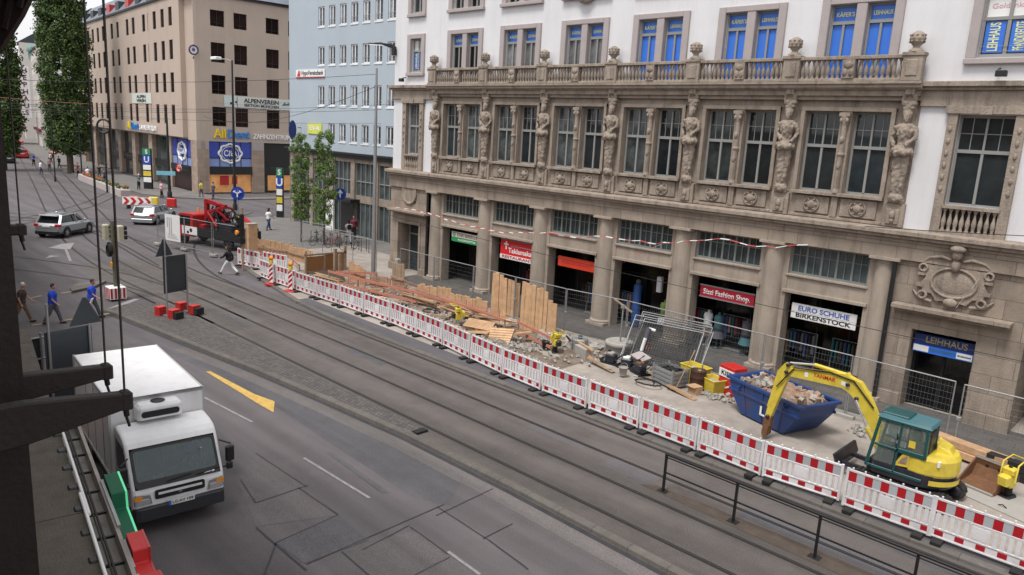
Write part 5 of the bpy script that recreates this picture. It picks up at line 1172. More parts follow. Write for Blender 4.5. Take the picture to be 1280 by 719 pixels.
hoarding('upright sheeting planks and posts before the narrow door', [(-31.2,23.3),(-30.2,23.35)], (1.5,1.7), K['wood_old'], w=.24)
hoarding('low sheeting planks before the foot of the grey lamp mast', [(-34.6,22.9),(-32.9,22.8)], (1.15,.9), K['wood_new'])
hoarding('low sheeting planks running from the lamp mast to the narrow door', [(-32.7,23.0),(-31.3,23.3)], (.6,.7), K['wood_old'])
hoarding('far row of sheeting planks behind the traffic light', [(-46.6,22.4),(-44.4,23.1),(-42.2,23.6)], (.95,.95), K['wood_new'])
hoarding('sheeting planks with orange cloths left of the plywood wall', [(-42.0,23.4),(-39.6,23.6)], (.9,.85), K['wood_new'])
t = thing('plywood_wall', 'brown plywood trench wall facing the tracks left of the lamp mast', 'hoarding', (-37.25,21.8,.1), R(90))
MB().box(0,1.15,-.02,.02,0,1.0).box(1.17,2.45,-.02,.02,0,1.05).build('board', K['ply'], t); MB().box(-.1,.0,-.05,.05,0,1.35).box(1.1,1.2,-.06,-.02,0,1.05).box(2.45,2.62,-.06,.06,0,1.5).box(-.1,2.6,-.06,.06,1.06,1.16).build('post', K['wood_old'], t)
t = thing('trench_timber', 'grey timber post pair at the right end of the plywood wall', 'post', (-36.5,23.2,.1)); MB().beam((0,0,0),(0,0,1.5),.16,.16).beam((.35,.1,0),(.3,.1,1.2),.14,.14).build('posts', K['wood_old'], t)
def slat(lb, P, n=1, m_=None, w=.12, th=.03, nm='orange_board'):
    t = thing(nm, lb, 'board', P[0]); o0 = Vector(P[0]); m = MB()
    for a, b in zip(P, P[1:]): m.beam(Vector(a)-o0, Vector(b)-o0, th, w)
    m.build('board', m_ or K['orange_pvc'], t); 
    m = MB()
    for p in P: m.beam((p[0]-o0.x,p[1]-o0.y+.05,-o0.z+.1),(p[0]-o0.x,p[1]-o0.y+.05,p[2]-o0.z+.05),.05,.05)
    m.build('stake', K['wood_old'], t); return t
slat('upper faded orange safety board running along the trench below the planks', [(-34.2,21.3,.85),(-31.9,21.6,.8),(-28.2,22.3,.75),(-24.0,22.5,.72),(-21.7,22.2,.7)])
slat('lower faded orange safety board along the left half of the trench', [(-33.2,21.2,.4),(-30.5,21.5,.42),(-27.5,22.0,.4)])
slat('short slanting orange safety board reaching back towards the lamp mast', [(-33.6,21.4,.9),(-31.8,22.7,1.0)])
slat('upper orange safety board below the right tall hoarding', [(-21.2,22.5,.72),(-18.6,21.9,.65)])
slat('lower orange safety board below the right tall hoarding', [(-21.0,22.3,.36),(-18.6,21.75,.34)])
for k in range(4): slat(['first','second','third','fourth'][k]+' orange board counted from the right in the far trench behind the beacons', [(-44.6+k*1.5,22.2+k*.1,.5),(-42.8+k*1.5,21.6+k*.1,.45)])
# pallets
def pallet(lb, loc, rot):
    t = thing('wooden_pallet', lb, 'pallet', loc); t.rotation_euler = rot; m = MB()
    for k in range(7): m.box(-.6,.6,-.4+k*.117,-.4+k*.117+.095,.122,.144)
    m.build('deck_boards', K['wood_new'], t)
    m = MB()
    for y in (-.4,-.05,.3):
        for x in (-.6,-.07,.46): m.box(x,x+.14,y,y+.1,.022,.1)
        m.box(-.6,.6,y,y+.1,0,.022)
    for x in (-.6,-.07,.46): m.box(x,x+.14,-.4,.4,.1,.122)
    m.build('blocks', K['wood_old'], t)
pallet('broken wooden pallet lying flat beside the yellow rammer', (-22.2,21.2,.2), (R(8),R(-6),R(20)))
pallet('second flat pallet lying on the first beside the yellow rammer', (-22.4,21.4,.38), (R(12),R(4),R(30)))
pallet('wooden pallet leaning steeply beside the orange boards', (-21.0,21.35,.22), (R(48),R(-8),R(10)))
# loose boards and bits
bl = ['long board on the soil below the narrow door','short board on the soil before the plank bundle','dark board lying across the trench edge','pale board beside the first pallet','board lying by the lamp mast planks','splintered board near the middle of the trench','crooked board left of the yellow rammer','broad board on the soil near the barrier','thin batten on the rubble under the hoarding','thin batten crossing the orange board','board end by the concrete drum','board lying before the black machine parts','pale offcut beside the metal crate','board lying below the red crate','board leaning on the soil heap']
bpos = [(-28.4,21.4,.3,10,1.9),(-26.8,20.9,.3,-25,1.2),(-25.3,21.2,.32,35,1.6),(-24.6,20.5,.28,5,1.0),(-31.9,20.6,.3,-12,1.7),(-29.6,21.0,.35,22,1.5),(-25.0,22.0,.3,-40,.9),(-27.6,20.5,.3,-5,1.3),(-18.9,22.8,.3,55,1.4),(-20.2,22.1,.5,70,1.2),(-17.6,22.6,.22,-20,1.6),(-16.2,21.9,.2,-12,1.5),(-14.2,22.8,.2,30,.7),(-12.6,21.8,.16,-10,1.3),(-30.4,21.9,.5,50,1.1)]
for lb, (x, y, z, a, L_) in zip(bl, bpos):
    m = MB(); m.box(-L_/2,L_/2,-.09,.09,0,.035); m.box(-L_/2+.05,L_/2-.2,-.055,.08,.036,.06)
    o = tag(m.build('loose_board', [K['wood_new'], K['wood_old']][rnd.random() < .4], loc=(x,y,z)), lb, 'board', 'loose boards on the site'); o.rotation_euler = (R(rnd.uniform(-6,6)), R(rnd.uniform(-6,6)), R(a))
def stones(name, region, n, s0, s1, z, m_):
    m = MB(); rr = random.Random(n)
    for k in range(n):
        (x0, x1, y0, y1) = region[k % len(region)]; x = rr.uniform(x0, x1); y = rr.uniform(y0, y1); s_ = rr.uniform(s0, s1)
        M = T(x, y, z+s_*.3) @ Euler((rr.random()*6, rr.random()*6, rr.random()*6)).to_matrix().to_4x4()
        d = [rr.uniform(.6, 1)*s_ for _ in range(3)]; m.loft([[(-d[0]*.6,-d[1]*.6,-d[2]*.5),(d[0]*.7,-d[1]*.5,-d[2]*.5),(d[0]*.5,d[1]*.6,-d[2]*.5),(-d[0]*.6,d[1]*.5,-d[2]*.5)],[(-d[0]*.5,-d[1]*.6,d[2]*.4),(d[0]*.5,-d[1]*.6,d[2]*.5),(d[0]*.6,d[1]*.4,d[2]*.4),(-d[0]*.4,d[1]*.6,d[2]*.5)]], 0, M=M)
    return kind(m.build(name, m_), 'stuff')
stones('rubble', [(-33,-16.5,19.8,23.4),(-20,-13,22.6,24.2),(-26,-19,20.2,22.5)], 700, .04, .16, .16, K['concrete'])
stones('rubble', [(-12.6,-11,22.2,23.2),(-15,-13.5,22.8,23.6),(-7.5,-6.2,23,24)], 130, .05, .16, .12, K['concrete'])
stones('broken_paving', [(-20.6,-18,23.0,24.0),(-19.8,-17.6,22.4,23.6)], 110, .12, .34, .12, K['concrete'])
# rammers
def rammer(lb, x, y, a, tilt=0):
    t = thing('trench_rammer', lb, 'rammer', (x,y,.12), R(a)); t.rotation_euler = (0,R(tilt),R(a))
    MB().bbox(-.15,.2,-.14,.14,0,.07,.02).build('foot_plate', K['steel_dark'], t)
    m = MB(); m.lathe([(.075,.07),(.1,.1),(.075,.13),(.1,.16),(.075,.19),(.1,.22),(.075,.25),(.1,.28),(.08,.32)], n=12); m.build('bellows', K['chrome'] if x < -20 else K['rubber'], t)
    m = MB(); m.bbox(-.13,.13,-.12,.12,.32,.62,.03); m.bbox(.1,.32,-.13,.13,.42,.68,.03); m.build('body', K['yellow'], t)
    MB().bbox(-.28,-.12,-.1,.1,.4,.62,.03).build('engine', K['machine_dark'], t)
    m = MB(); m.tube([(.1,-.19,.5),(.0,-.19,.95),(-.35,-.17,1.02),(-.35,.17,1.02),(.0,.19,.95),(.1,.19,.5)], .022, 7); m.build('handle', K['yellow'], t)
    m = MB(); m.bbox(-.1,.12,-.15,.15,.68,.84,.03); m.build('tank', K['yellow'], t); MB().lathe([(.045,0),(.045,.05)], (0,0,.84), 10).build('cap', K['black'], t)
rammer('yellow rammer with a bright tube between plank row and pallet', -23.75,21.35,70)
rammer('yellow rammer leaning at the end of the orange boards', -18.55,21.95,160,-12)
rammer('yellow rammer with hydraulic hose at the right picture edge', -2.95,21.95,250,8)
# concrete drum with signpost
t = thing('concrete_drum', 'round pale concrete ring with a steel post and crossbar', 'drum', (-16.75,23.85,.1))
MB().lathe([(.56,0),(.57,.42),(.6,.44),(.6,.58),(.52,.62),(.45,.58),(.001,.57)], n=26).build('ring', K['concrete'], t)
MB().tube([(0,0,.5),(0,0,2.05)], .035, 8).build('post', K['galv'], t); MB().beam((-.55,.1,2.22),(.5,-.1,1.9),.05,.06).build('crossbar', K['wood_old'], t); MB().box(-.08,.08,-.06,.06,1.95,2.08).build('clamp', K['galv'], t)
t = thing('traffic_cone', 'small orange cone behind the concrete drum', 'cone', (-16.6,25.6,.12)); MB().box(-.16,.16,-.16,.16,0,.03).lathe([(.12,.03),(.03,.42)], n=12).build('cone', K['orange_pvc'], t)
# compactors and machine parts
def compactor(lb, x, y, a, c_):
    t = thing('plate_compactor', lb, 'compactor', (x,y,.1), R(a)); m = MB()
    m.prism([(-.4,.12),(-.3,0),(.3,0),(.42,.14),(.3,.06),(-.3,.05)], 'y', -.22, .22); m.build('base_plate', K['steel_dark'], t)
    MB().bbox(-.22,.2,-.16,.16,.08,.38,.04).build('engine', K['machine_dark'], t); MB().bbox(-.12,.14,-.13,.13,.38,.46,.03).build('tank', K[c_], t)
    MB().tube([(-.2,-.14,.2),(-.62,-.14,.55),(-.62,.14,.55),(-.2,.14,.2)], .018, 6).build('handle', K['steel_dark'], t); MB().lathe([(.07,0),(.07,.05)], (.1,0,.46), 8).build('filter', K['rubber'], t)
compactor('black plate compactor with white tank right of the concrete drum', -15.6,22.75,200,'white')
compactor('black plate compactor with rust brown tank nearest the metal crate', -14.85,22.55,160,'rust')
compactor('black plate compactor before the concrete drum', -16.3,22.7,185,'concrete')
t = thing('white_board', 'white plastic board lying on the machine parts', 'board', (-15.2,23.1,.55), R(-20)); t.rotation_euler = (R(14),R(6),R(-20)); MB().bbox(-.38,.34,-.24,.24,0,.05,.02).build('board', K['stone_pale'], t)
t = thing('kerb_block', 'pale stone block with a wooden batten on top left of the machine parts', 'block', (-17.5,22.5,.1), R(-18)); MB().bbox(-.4,.4,-.2,.2,0,.42,.02).build('block', K['concrete'], t); MB().beam((-.9,.1,.46),(.8,-.1,.46),.1,.06).build('batten', K['wood_new'], t)
t = thing('grey_pump', 'grey machine with hoses right of the leaning rammer', 'machine', (-18.05,22.9,.15), R(25)); MB().bbox(-.3,.3,-.22,.22,.05,.5,.04).build('housing', K['galv'], t); MB().tube([(-.3,0,.3),(-.6,.1,.5),(-.5,.4,.2),(0,.5,.1),(.5,.4,.1)], .035, 7).build('hose', K['steel_dark'], t); MB().tube([(-.25,-.25,0),(-.25,-.25,.62),(.25,-.25,.62),(.25,-.25,0)], .02, 6).build('carry_frame', K['galv'], t); MB().lathe([(.09,0),(.09,.12)], (0,0,.5), 10).build('filter', K['teal'], t)
# metal crate
t = thing('metal_crate', 'grey corrugated steel crate filled with chains and tools', 'crate', (-13.45,22.4,.12), R(-16)); m = MB()
for s_ in (-1, 1):
    for k in range(4):
        z = .05+k*.15; m.box(-.5,.5,s_*.36-.02,s_*.36+.02,z,z+.08); m.box(s_*.5-.02,s_*.5+.02,-.36,.36,z+.001,z+.081)
    m.box(-.48,.48,s_*.345-.01,s_*.345+.01,.04,.62); m.box(s_*.485-.01,s_*.485+.01,-.34,.34,.041,.621)
for x in (-.5,.5):
    for y in (-.36,.36): m.box(x-.035,x+.035,y-.035,y+.035,-.02,.68)
m.box(-.48,.48,-.34,.34,.04,.06); m.build('crate_body', K['galv'], t)
m = MB(); rr = random.Random(3)
for k in range(14): m.tube([(rr.uniform(-.4,.4),rr.uniform(-.28,.28),.5+rr.uniform(0,.12)) for _ in range(3)], .03, 6)
m.build('chains', K['steel_dark'], t)
def tub(lb, x, y, a, c_, w=.8, d=.55, h=.5, fill='rubble', nm='mortar_tub'):
    t = thing(nm, lb, 'tub', (x,y,.1), R(a)); m = MB()
    o = [(-w/2,-d/2),(w/2,-d/2),(w/2,d/2),(-w/2,d/2)]
    def rg(s_, z): return [(p[0]*s_, p[1]*s_, z) for p in o]
    m.loft([rg(.82,0),rg(1,h),rg(1.06,h),rg(1.06,h+.035),rg(.95,h+.035),rg(.9,h*.72)], 0); m.build('tub_shell', K[c_], t, bevel=.01)
    MB().loft([rg(.9,h*.74),rg(.6,h*.86)], 0).build('contents', K[fill], t)
tub('yellow mortar tub standing behind the grey metal crate', -13.0,23.35,-12,'yellow',.95,.6,.62,'concrete')
tub('yellow tub with pale rim right of the brown barrel', -12.05,22.95,-20,'yellow',.75,.6,.5,'concrete')
t = thing('rusty_barrel', 'rust brown open barrel between the metal crate and the yellow tub', 'barrel', (-12.55,22.75,.1)); MB().lathe([(.27,0),(.28,.2),(.29,.21),(.28,.23),(.28,.45),(.29,.46),(.28,.48),(.28,.7),(.29,.72),(.25,.72),(.25,.5),(.001,.48)], n=20).build('shell', mat('brown_barrel', (.06,.025,.018), .6, var=.3, scale=5), t); MB().tube([(.1,0,.5),(.2,-.1,1.0)], .02, 6).build('stick', K['galv'], t)
t = thing('broom', 'broom with a pale handle leaning on the rusty barrel', 'broom', (-12.95,22.0,.12)); MB().tube([(0,0,.05),(.32,.5,1.45)], .016, 6).build('handle', K['wood_new'], t); MB().bbox(-.2,.2,-.05,.05,0,.08,.01).build('head', K['wood_old'], t)
t = thing('cardboard_box', 'tan open cardboard box beside the yellow tub', 'box', (-12.35,22.3,.1), R(-15)); MB().box(-.2,.2,-.15,.15,0,.3).box(-.2,.2,-.27,-.15,.28,.3).build('carton', K['wood_new'], t)
t = thing('red_crate', 'tall red drinks crate stack with a white band beside the skip', 'crate', (-11.55,23.35,.1), R(-20)); m = MB(); m.bbox(-.38,.38,-.3,.3,0,.5,.02); m.bbox(-.37,.37,-.29,.29,.5,1.02,.02); m.build('crate', K['red'], t)
MB().box(-.372,.372,-.306,-.29,.62,.9).build('white_band', K['white'], t); text(MB(), 'KISS', .22, T(0,-.312,.76) @ UP, 0, .003, fit=.5).build('lettering', K['black'], t); MB().beam((-.3,-.305,.1),(.3,-.305,.4),.02,.06).build('white_stripe', K['white'], t)
# ------------------------------------------------------------------ blue skip
t = thing('rubble_skip', 'open blue steel skip heaped with rubble behind the barriers', 'skip', (-9.25,22.1,.12), R(-19)); m = MB()
Lx, Wy, H = 1.52, .8, 1.12
def sk(z, e): return [(-Lx+e,-Wy+e*.12,z),(Lx-e,-Wy+e*.12,z),(Lx-e,Wy-e*.12,z),(-Lx+e,Wy-e*.12,z)]
m.loft([sk(.04,.62), sk(.7,.14), sk(H,.02), sk(H,.1), sk(.75,.22)], 0, caps=False); m.add(sk(.04,.62), [(0,1,2,3)]); m.add(sk(.76,.2), [(0,1,2,3)])
for s_ in (-1, 1):
    m.beam((-Lx-.03,s_*(Wy+.005),H-.03),(Lx+.03,s_*(Wy+.005),H-.03),.1,.09); m.beam((s_*(Lx+.01),-Wy-.04,H-.032),(s_*(Lx+.01),Wy+.04,H-.032),.1,.09)
    m.beam((-Lx+.08,s_*(Wy-.02),.74),(Lx-.08,s_*(Wy-.02),.74),.07,.08)
    for x in (-.85,0,.85): m.beam((x*.8,s_*(Wy-.08),.1),(x,s_*(Wy+.0),H-.05),.06,.08)
    m.tube([(s_*.95,-Wy-.12,.92),(s_*.95,Wy+.12,.92)], .045, 8)
m.build('skip_body', K['blueskip'], t, bevel=.008)
m = MB(); P = []; nx = 24
for j in range(13):
    for i in range(nx+1):
        x = -Lx+.2+(2*Lx-.4)*i/nx; y = -Wy+.14+(2*Wy-.28)*j/12; e = min(i, nx-i, 4)/4*min(j, 12-j, 3)/3
        P.append((x, y, .86+e*(.26+.12*math.sin(x*2.1)+.1*math.sin(x*6+y*5)+rnd.uniform(-.06,.06))))
m.add(P, [(j*(nx+1)+i, j*(nx+1)+i+1, (j+1)*(nx+1)+i+1, (j+1)*(nx+1)+i) for j in range(12) for i in range(nx)])
for k in range(240):
    x, y = rnd.uniform(-1.25,1.25), rnd.uniform(-.58,.58); s_ = rnd.choice([.03,.04,.05,.06,.09,.13]); m.box(-s_,s_,-s_*.7,s_*.7,-s_*.5,s_*.5, rnd.choice([1,1,2,0]) if x < -.2 else rnd.choice([0,0,0,1,2]), T(x,y,1.06+rnd.uniform(-.05,.1)) @ Euler((rnd.random()*3,rnd.random()*3,rnd.random()*3)).to_matrix().to_4x4())
m.build('rubble_heap', [K['rubble'], K['concrete'], K['wood_old']], t)
m = MB(); m.box(-.0,.07,-Wy-.04,-Wy-.02,.36,.62); m.box(.0,.2,-Wy-.035,-Wy-.015,.33,.38); m.build('white_mark', K['white'], t)
# ------------------------------------------------------------------ timber, bucket and fence feet on the right
t = thing('timber_stack', 'stack of long tan timber beams behind the excavator', 'timber', (-4.55,23.85,.1), R(-14)); m = MB()
for k, (y, z) in enumerate(((-.2,0),(.02,0),(-.12,.21),(.1,.2))): m.box(-1.5+.1*k,1.35,y-.1,y+.1,z+.08,z+.28)
m.build('beams', K['wood_new'], t, bevel=.012); MB().box(-1.0,-.85,-.35,.25,0,.08).box(.8,.95,-.35,.25,0,.08).build('bearer', K['wood_old'], t)
t = thing('trench_bucket', 'rusty open excavator bucket lying on its back beside the tracks', 'bucket', (-3.55,22.1,.1), R(165)); m = MB()
pf = [(.42,.0),(.1,-.04+.06),(-.25,.1),(-.42,.38),(-.38,.62)]
m.loft([[(-.45,p[0],p[1]+.02) for p in pf] + [(-.45,p[0]*.93,p[1]+.06) for p in reversed(pf)], [(.45,p[0],p[1]+.02) for p in pf] + [(.45,p[0]*.93,p[1]+.06) for p in reversed(pf)]], 0)
sp = [(.42,.03),(.1,.03),(-.25,.12),(-.42,.4),(-.38,.64),(.42,.1)]
m.prism(sp, 'x', -.47, -.43); m.prism(sp, 'x', .43, .47); m.build('shell', K['rust'], t); MB().beam((-.47,-.38,.64),(.47,-.38,.64),.05,.06).build('top_bar', K['concrete'], t); MB().beam((-.47,.43,.06),(.47,.43,.06),.07,.04).build('cutting_edge', K['concrete'], t); MB().box(-.2,-.12,-.62,-.38,.2,.5).box(.12,.2,-.62,-.38,.2,.5).build('hinge_ear', K['steel_dark'], t)
t = thing('fence_foot_stack', 'stack of dark fence feet at the right edge below the mesh fence', 'fence feet', (-3.15,23.45,.1), R(-10)); m = MB()
for k in range(4): m.bbox(-.75+.03*k,.8,-.14,.14,k*.13,k*.13+.12,.02)
m.build('feet', K['rubber'], t); m = MB(); m.bbox(.9,1.6,-.13,.15,0,.12,.02); m.build('loose_foot', K['concrete'], t)
t = thing('steel_plate', 'grey road plate lying under the yellow rammer at the right edge', 'plate', (-2.4,21.4,.105), R(-18)); MB().box(-1.6,1.6,-.7,.7,0,.02).build('plate', K['concrete'], t); MB().tube([(-.5,-.4,.03),(-.4,-.4,.08),(-.3,-.4,.03)], .015, 5).build('lifting_eye', K['steel_dark'], t)
# ------------------------------------------------------------------ big signs seen from the back
def back_sign(name, lb, A, B, z0, z1, tri=None, over=.08, base=True, zb=0):
    A = Vector((*A,0)); B = Vector((*B,0)); d = (B-A); L_ = d.length; ang = math.atan2(d.y, d.x)
    t = thing(name, lb, 'road sign', (A.x,A.y,zb), ang); top = z1+(.75 if tri is not None else .05)
    for x in (0, L_): MB().tube([(x,0,.02),(x,0,top if x == 0 or tri is None else z1+.05)], .034, 8).build('post', K['galv'], t)
    m = MB(); m.bbox(-over,L_+over,.045,.075,z0,z1,.01); m.box(-over,L_+over,.03,.05,z0+.12,z0+.16); m.box(-over,L_+over,.03,.05,z1-.16,z1-.12); m.build('panel', K['signback'], t)
    if tri is not None: 
        x = tri; MB().prism([(x-.42,z1+.04),(x+.42,z1+.04),(x+.04,z1+.76),(x-.04,z1+.76)], 'y', .045, .065).build('triangle', K['signback'], t, bevel=.01)
    if base:
        for x in (0, L_):
            for y in (-.42,.42):
                m = MB()
                for k in range(4): m.bbox(x-.2,x+.2,y-.17,y+.17,.01+k*.1,.09+k*.1,.012)
                m.build('base_weight', K['red'] if y < 0 or True else K['rubber'], t)
            MB().box(x-.05,x+.05,-.75,.75,.0,.055).build('base_frame', K['galv'], t); MB().box(x-.19,x+.19,-.8,-.6,.02,.3).build('dark_weight', K['rubber'], t)
    return t
back_sign('direction_sign', 'large grey sign back with triangle on red weights on the cobbled reserve', (-32.0,12.05), (-32.3,13.05), 1.0, 2.6, tri=0, zb=.1)
back_sign('direction_sign', 'large grey sign back with triangle above the truck at the left', (-20.95,4.95), (-21.15,5.95), 1.1, 3.02, tri=.96)
t = thing('scaffold_sign', 'grey sign back on a galvanised tube frame at the left edge behind the arm', 'road sign', (-21.6,4.35,0), R(100))
MB().bbox(-.05,.66,.05,.08,1.0,2.7,.01).build('panel', K['signback'], t); m = MB()
for x in (0.02,.6): m.tube([(x,0,0),(x,0,2.85)], .03, 8)
m.tube([(-.1,0,2.15),(.7,0,2.15)], .025, 7); m.tube([(-.1,0,2.72),(.7,0,2.72)], .025, 7); m.build('tube_frame', K['galv'], t); MB().box(-.1,.1,-.5,.5,0,.1).build('foot', K['rubber'], t)
t = thing('street_poster', 'blue and red street poster standing on the pavement behind the sign with the tube frame', 'poster', (-24.4,5.8,-.1), R(60)); MB().bbox(-.5,.5,-.04,.04,.1,.85,.01).build('board', K['white'], t); MB().box(-.48,.02,-.05,-.035,.15,.8).build('blue_field', mat('cyan_field', (.02,.28,.65), .5), t); MB().box(.42,.49,-.05,-.035,.15,.8).box(.1,.16,-.05,-.035,.15,.8).build('red_bar', K['red'], t); MB().box(-.45,-.38,-.3,.3,0,.2).box(.38,.45,-.3,.3,0,.2).build('foot', K['steel_dark'], t)
# ------------------------------------------------------------------ traffic signals, lamp posts, round signs
t = thing('temporary_signal', 'temporary traffic signal with cream boxes on a red and white base', 'traffic light', (-36.6,11.5,.1))
m = MB(); m.bbox(-.36,.36,-.36,.36,0,.55,.03,0); m.build('base', K['white'], t); m = MB()
for k in range(4): 
    a = -.34+k*.18; m.box(a,a+.09,-.37,-.355,.03,.52); m.box(.355,.37,a,a+.09,.03,.52); m.box(a,a+.09,.355,.37,.03,.52)
m.build('red_stripe', K['redsheet'], t)
MB().tube([(0,0,.5),(0,0,3.6)], .085, 10).build('post', mat('mossy_timber_post', (.13,.12,.085), .8), t)
cream = mat('cream_plastic', (.48,.46,.33), .5)
for dx, dy in ((-.28,-.2),(.3,.22)): 
    h_ = MB().bbox(dx-.15,dx+.15,dy-.13,dy+.13,2.72,3.42,.04).build('signal_head', cream, t)
    for z in (2.85,3.07,3.29): MB().lathe([(.085,0),(.1,.16),(.085,.16)], (0,0,0), 10, 0, True, T(dx,dy+.12,z) @ Matrix.Rotation(R(-90), 4, 'X')).build('visor', K['black'], h_)
    MB().tube([(0,0,2.9),(dx,dy,2.9)], .03, 6).tube([(0,0,3.3),(dx,dy,3.3)], .03, 6).build('bracket', K['steel_dark'], t)
MB().tube([(.30*math.cos(a),-.16,2.3+.30*math.sin(a)) for a in [2*math.pi*k/16 for k in range(17)]], .05, 7).tube([(.24*math.cos(a),-.22,2.25+.26*math.sin(a)) for a in [2*math.pi*k/16 for k in range(17)]], .04, 7).build('cable_coil', K['rubber'], t); MB().bbox(-.3,-.02,-.22,.05,1.98,2.4,.03).build('battery_box', K['steel_dark'], t); MB().bbox(-.09,.09,-.16,-.08,1.5,1.7,.02).build('amber_box', K['amber'], t)
t = thing('traffic_light', 'traffic light with dark box head beside the walking person', 'traffic light', (-40.3,19.5,.05))
MB().tube([(0,0,0),(0,0,3.6)], .065, 9).build('post', K['wood_old'], t); h_ = MB().bbox(-.24,.24,-.26,.02,2.0,3.25,.03).build('signal_head', K['black'], t)
for k, z in enumerate((3.05,2.62,2.2)): MB().lathe([(.12,0),(.14,.12),(.12,.12)], (0,0,0), 12, 0, True, T(0,-.26,z) @ RY).build('visor', K['amber'] if z < 2.3 else K['black'], h_)
MB().box(-.2,-.04,-.285,-.265,3.06,3.14).box(.04,.2,-.285,-.265,3.06,3.14).build('yellow_mark', K['yellow'], h_); MB().bbox(-.2,.2,-.2,.1,1.55,1.9,.04).build('control_box', K['black'], t)
t = thing('traffic_light_stand', 'tan painted pillar box behind the dark traffic light', 'cabinet', (-42.1,21.0,.1)); MB().bbox(-.35,.1,-.3,.3,0,2.3,.03).build('cabinet', K['wood_new'], t); MB().box(-.36,.11,-.31,.31,2.3,2.36).build('lid', K['concrete'], t)
def mast(lb, x, y, z, r0, r1, m_, head=None, nm='street_lamp', base=.1):
    t = thing(nm, lb, 'lamp post' if head else 'mast', (x,y,base)); MB().tube([(0,0,0),(0,0,z*.5),(0,0,z)], [r0,(r0*.6+r1*.4),r1], 12).build('pole', K[m_], t); MB().lathe([(r0*1.5,0),(r0*1.5,.5),(r0,.7)], n=12).build('base', K[m_], t)
    if head: head(t, z)
    return t
mast('tall thick grey steel mast standing in the trench before the blue building', -32.9,23.3,11.4,.125,.055,'galv', nm='wire_mast')
def hd(t, z):
    MB().tube([(0,0,z-.1),(-.3,-.3,z+.05),(-1.4,-1.2,z+.1)], .04, 6).build('arm', K['galv'], t); MB().bbox(-1.5,-.4,-1.35,-.75,z-.02,z+.22,.05).build('lamp_head', K['white'], t)
mast('street lamp with a flat white head before the tan building', -67.5,32.0,13.6,.14,.07,'steel_dark', hd)
mast('dark pole carrying a small blue street name sign near the tan building', -80.1,30.9,8.2,.16,.09,'steel_dark', nm='wire_mast')
mast('thin dark pole left of the round clock', -100,25.5,9,.08,.05,'steel_dark', nm='wire_mast'); mast('thin dark pole at the kerb of the far street', -104,29.5,8,.09,.06,'steel_dark', nm='wire_mast'); mast('dark pole at the far left behind the crossing', -92,17.5,9,.08,.05,'steel_dark', nm='wire_mast')
t = thing('street_name_sign', 'small pale blue sign box on the dark pole', 'sign', (-80.1,30.6,2.6), R(60)); MB().bbox(-.9,.9,-.05,.05,-.2,.2,.01).build('board', mat('cyan_sign', (.2,.5,.62), .5), t); MB().box(-.1,.1,.04,.2,-.1,.1).build('clip', K['galv'], t)
t = thing('street_clock', 'round dark street clock on a pole left of the tan building', 'clock', (-87.2,27.1,0)); MB().tube([(0,0,0),(0,0,6.3)], .1, 9).build('pole', K['steel_dark'], t); CL = T(0,0,7.0) @ rz(R(45)) @ RY
MB().tube([(.7*math.cos(a)*.707,.7*math.cos(a)*.707,7.0+.7*math.sin(a)) for a in [2*math.pi*k/22 for k in range(23)]], .11, 7).build('ring', K['black'], t); MB().beam((-.5,-.5,7.0),(.5,.5,7.0),.04,.05).beam((0,0,6.3),(0,0,7.7),.04,.04).build('spoke', K['black'], t)
def round_sign(lb, x, y, z, arrow, rr=.42):
    t = thing('round_sign', lb, 'road sign', (x,y,.1), R(44)); MB().tube([(0,0,0),(0,0,z+.3)], .035, 8).build('post', K['galv'], t)
    MB().lathe([(.001,.0),(rr,.0),(rr,.03),(.001,.03)], (0,-.05,0), 24, 0, False, T(0,0,z) @ RY).build('disc', mat('traffic_blue', (.012,.05,.33), .4), t)
    m = MB(); y0 = -.105
    if arrow == 'split': m.box(-.04,.04,y0,y0+.02,z-.3,z-.02); m.beam((0,y0+.01,z-.04),(-.2,y0+.01,z+.08),.02,.08); m.beam((0,y0+.01,z-.04),(.2,y0+.01,z+.08),.02,.08); m.prism([(-.32,z+.06),(-.14,z+.2),(-.12,z-.02)], 'y', y0, y0+.02); m.prism([(.32,z+.06),(.14,z+.2),(.12,z-.02)], 'y', y0, y0+.02)
    else: m.box(-.045,.045,y0,y0+.02,z-.3,z+.05); m.prism([(-.2,z+.02),(.2,z+.02),(0,z+.3)], 'y', y0, y0+.02)
    m.build('white_arrow', K['whitetext'], t); return t
round_sign('blue round sign with white split arrows above the flatbed truck tail', -50.6,24.2,3.35,'split',.48)
round_sign('blue round sign with a white arrow before the blue building', -46.4,29.9,3.6,'up',.42)
def pylon(lb, x, y, a, w, h):
    t = thing('station_pylon', lb, 'sign pylon', (x,y,.1), R(a)); MB().bbox(-w/2,w/2,-.15,.15,0,h,.03).build('body', K['black'], t)
    MB().box(-w/2+.04,w/2-.04,-.17,-.15,h-.75,h-.05).build('green_field', mat('station_green', (.02,.22,.09), .5), t); text(MB(), 'S', .65, T(0,-.18,h-.4) @ UP, 0, .01).build('lettering', K['whitetext'], t)
    MB().box(-w/2+.04,w/2-.04,-.17,-.15,h-1.75,h-.8).build('blue_field', mat('station_blue', (.015,.07,.45), .5), t); text(MB(), 'U', .95, T(0,-.18,h-1.28) @ UP, 0, .01).build('lettering', K['whitetext'], t)
    for k in range(3): MB().box(-w/2+.05,w/2-.05,-.17,-.15,h-2.4-k*.7,h-1.85-k*.7).build('white_field', K['white'] if k != 1 or w > 1 else K['yellow'], t)
pylon('wide station pylon with green S and blue U signs at the tan building', -89.5,32.2,40,1.0,4.6)
pylon('narrow dark station pylon with S and U signs before the saplings', -61.2,33.2,40,.62,4.4)
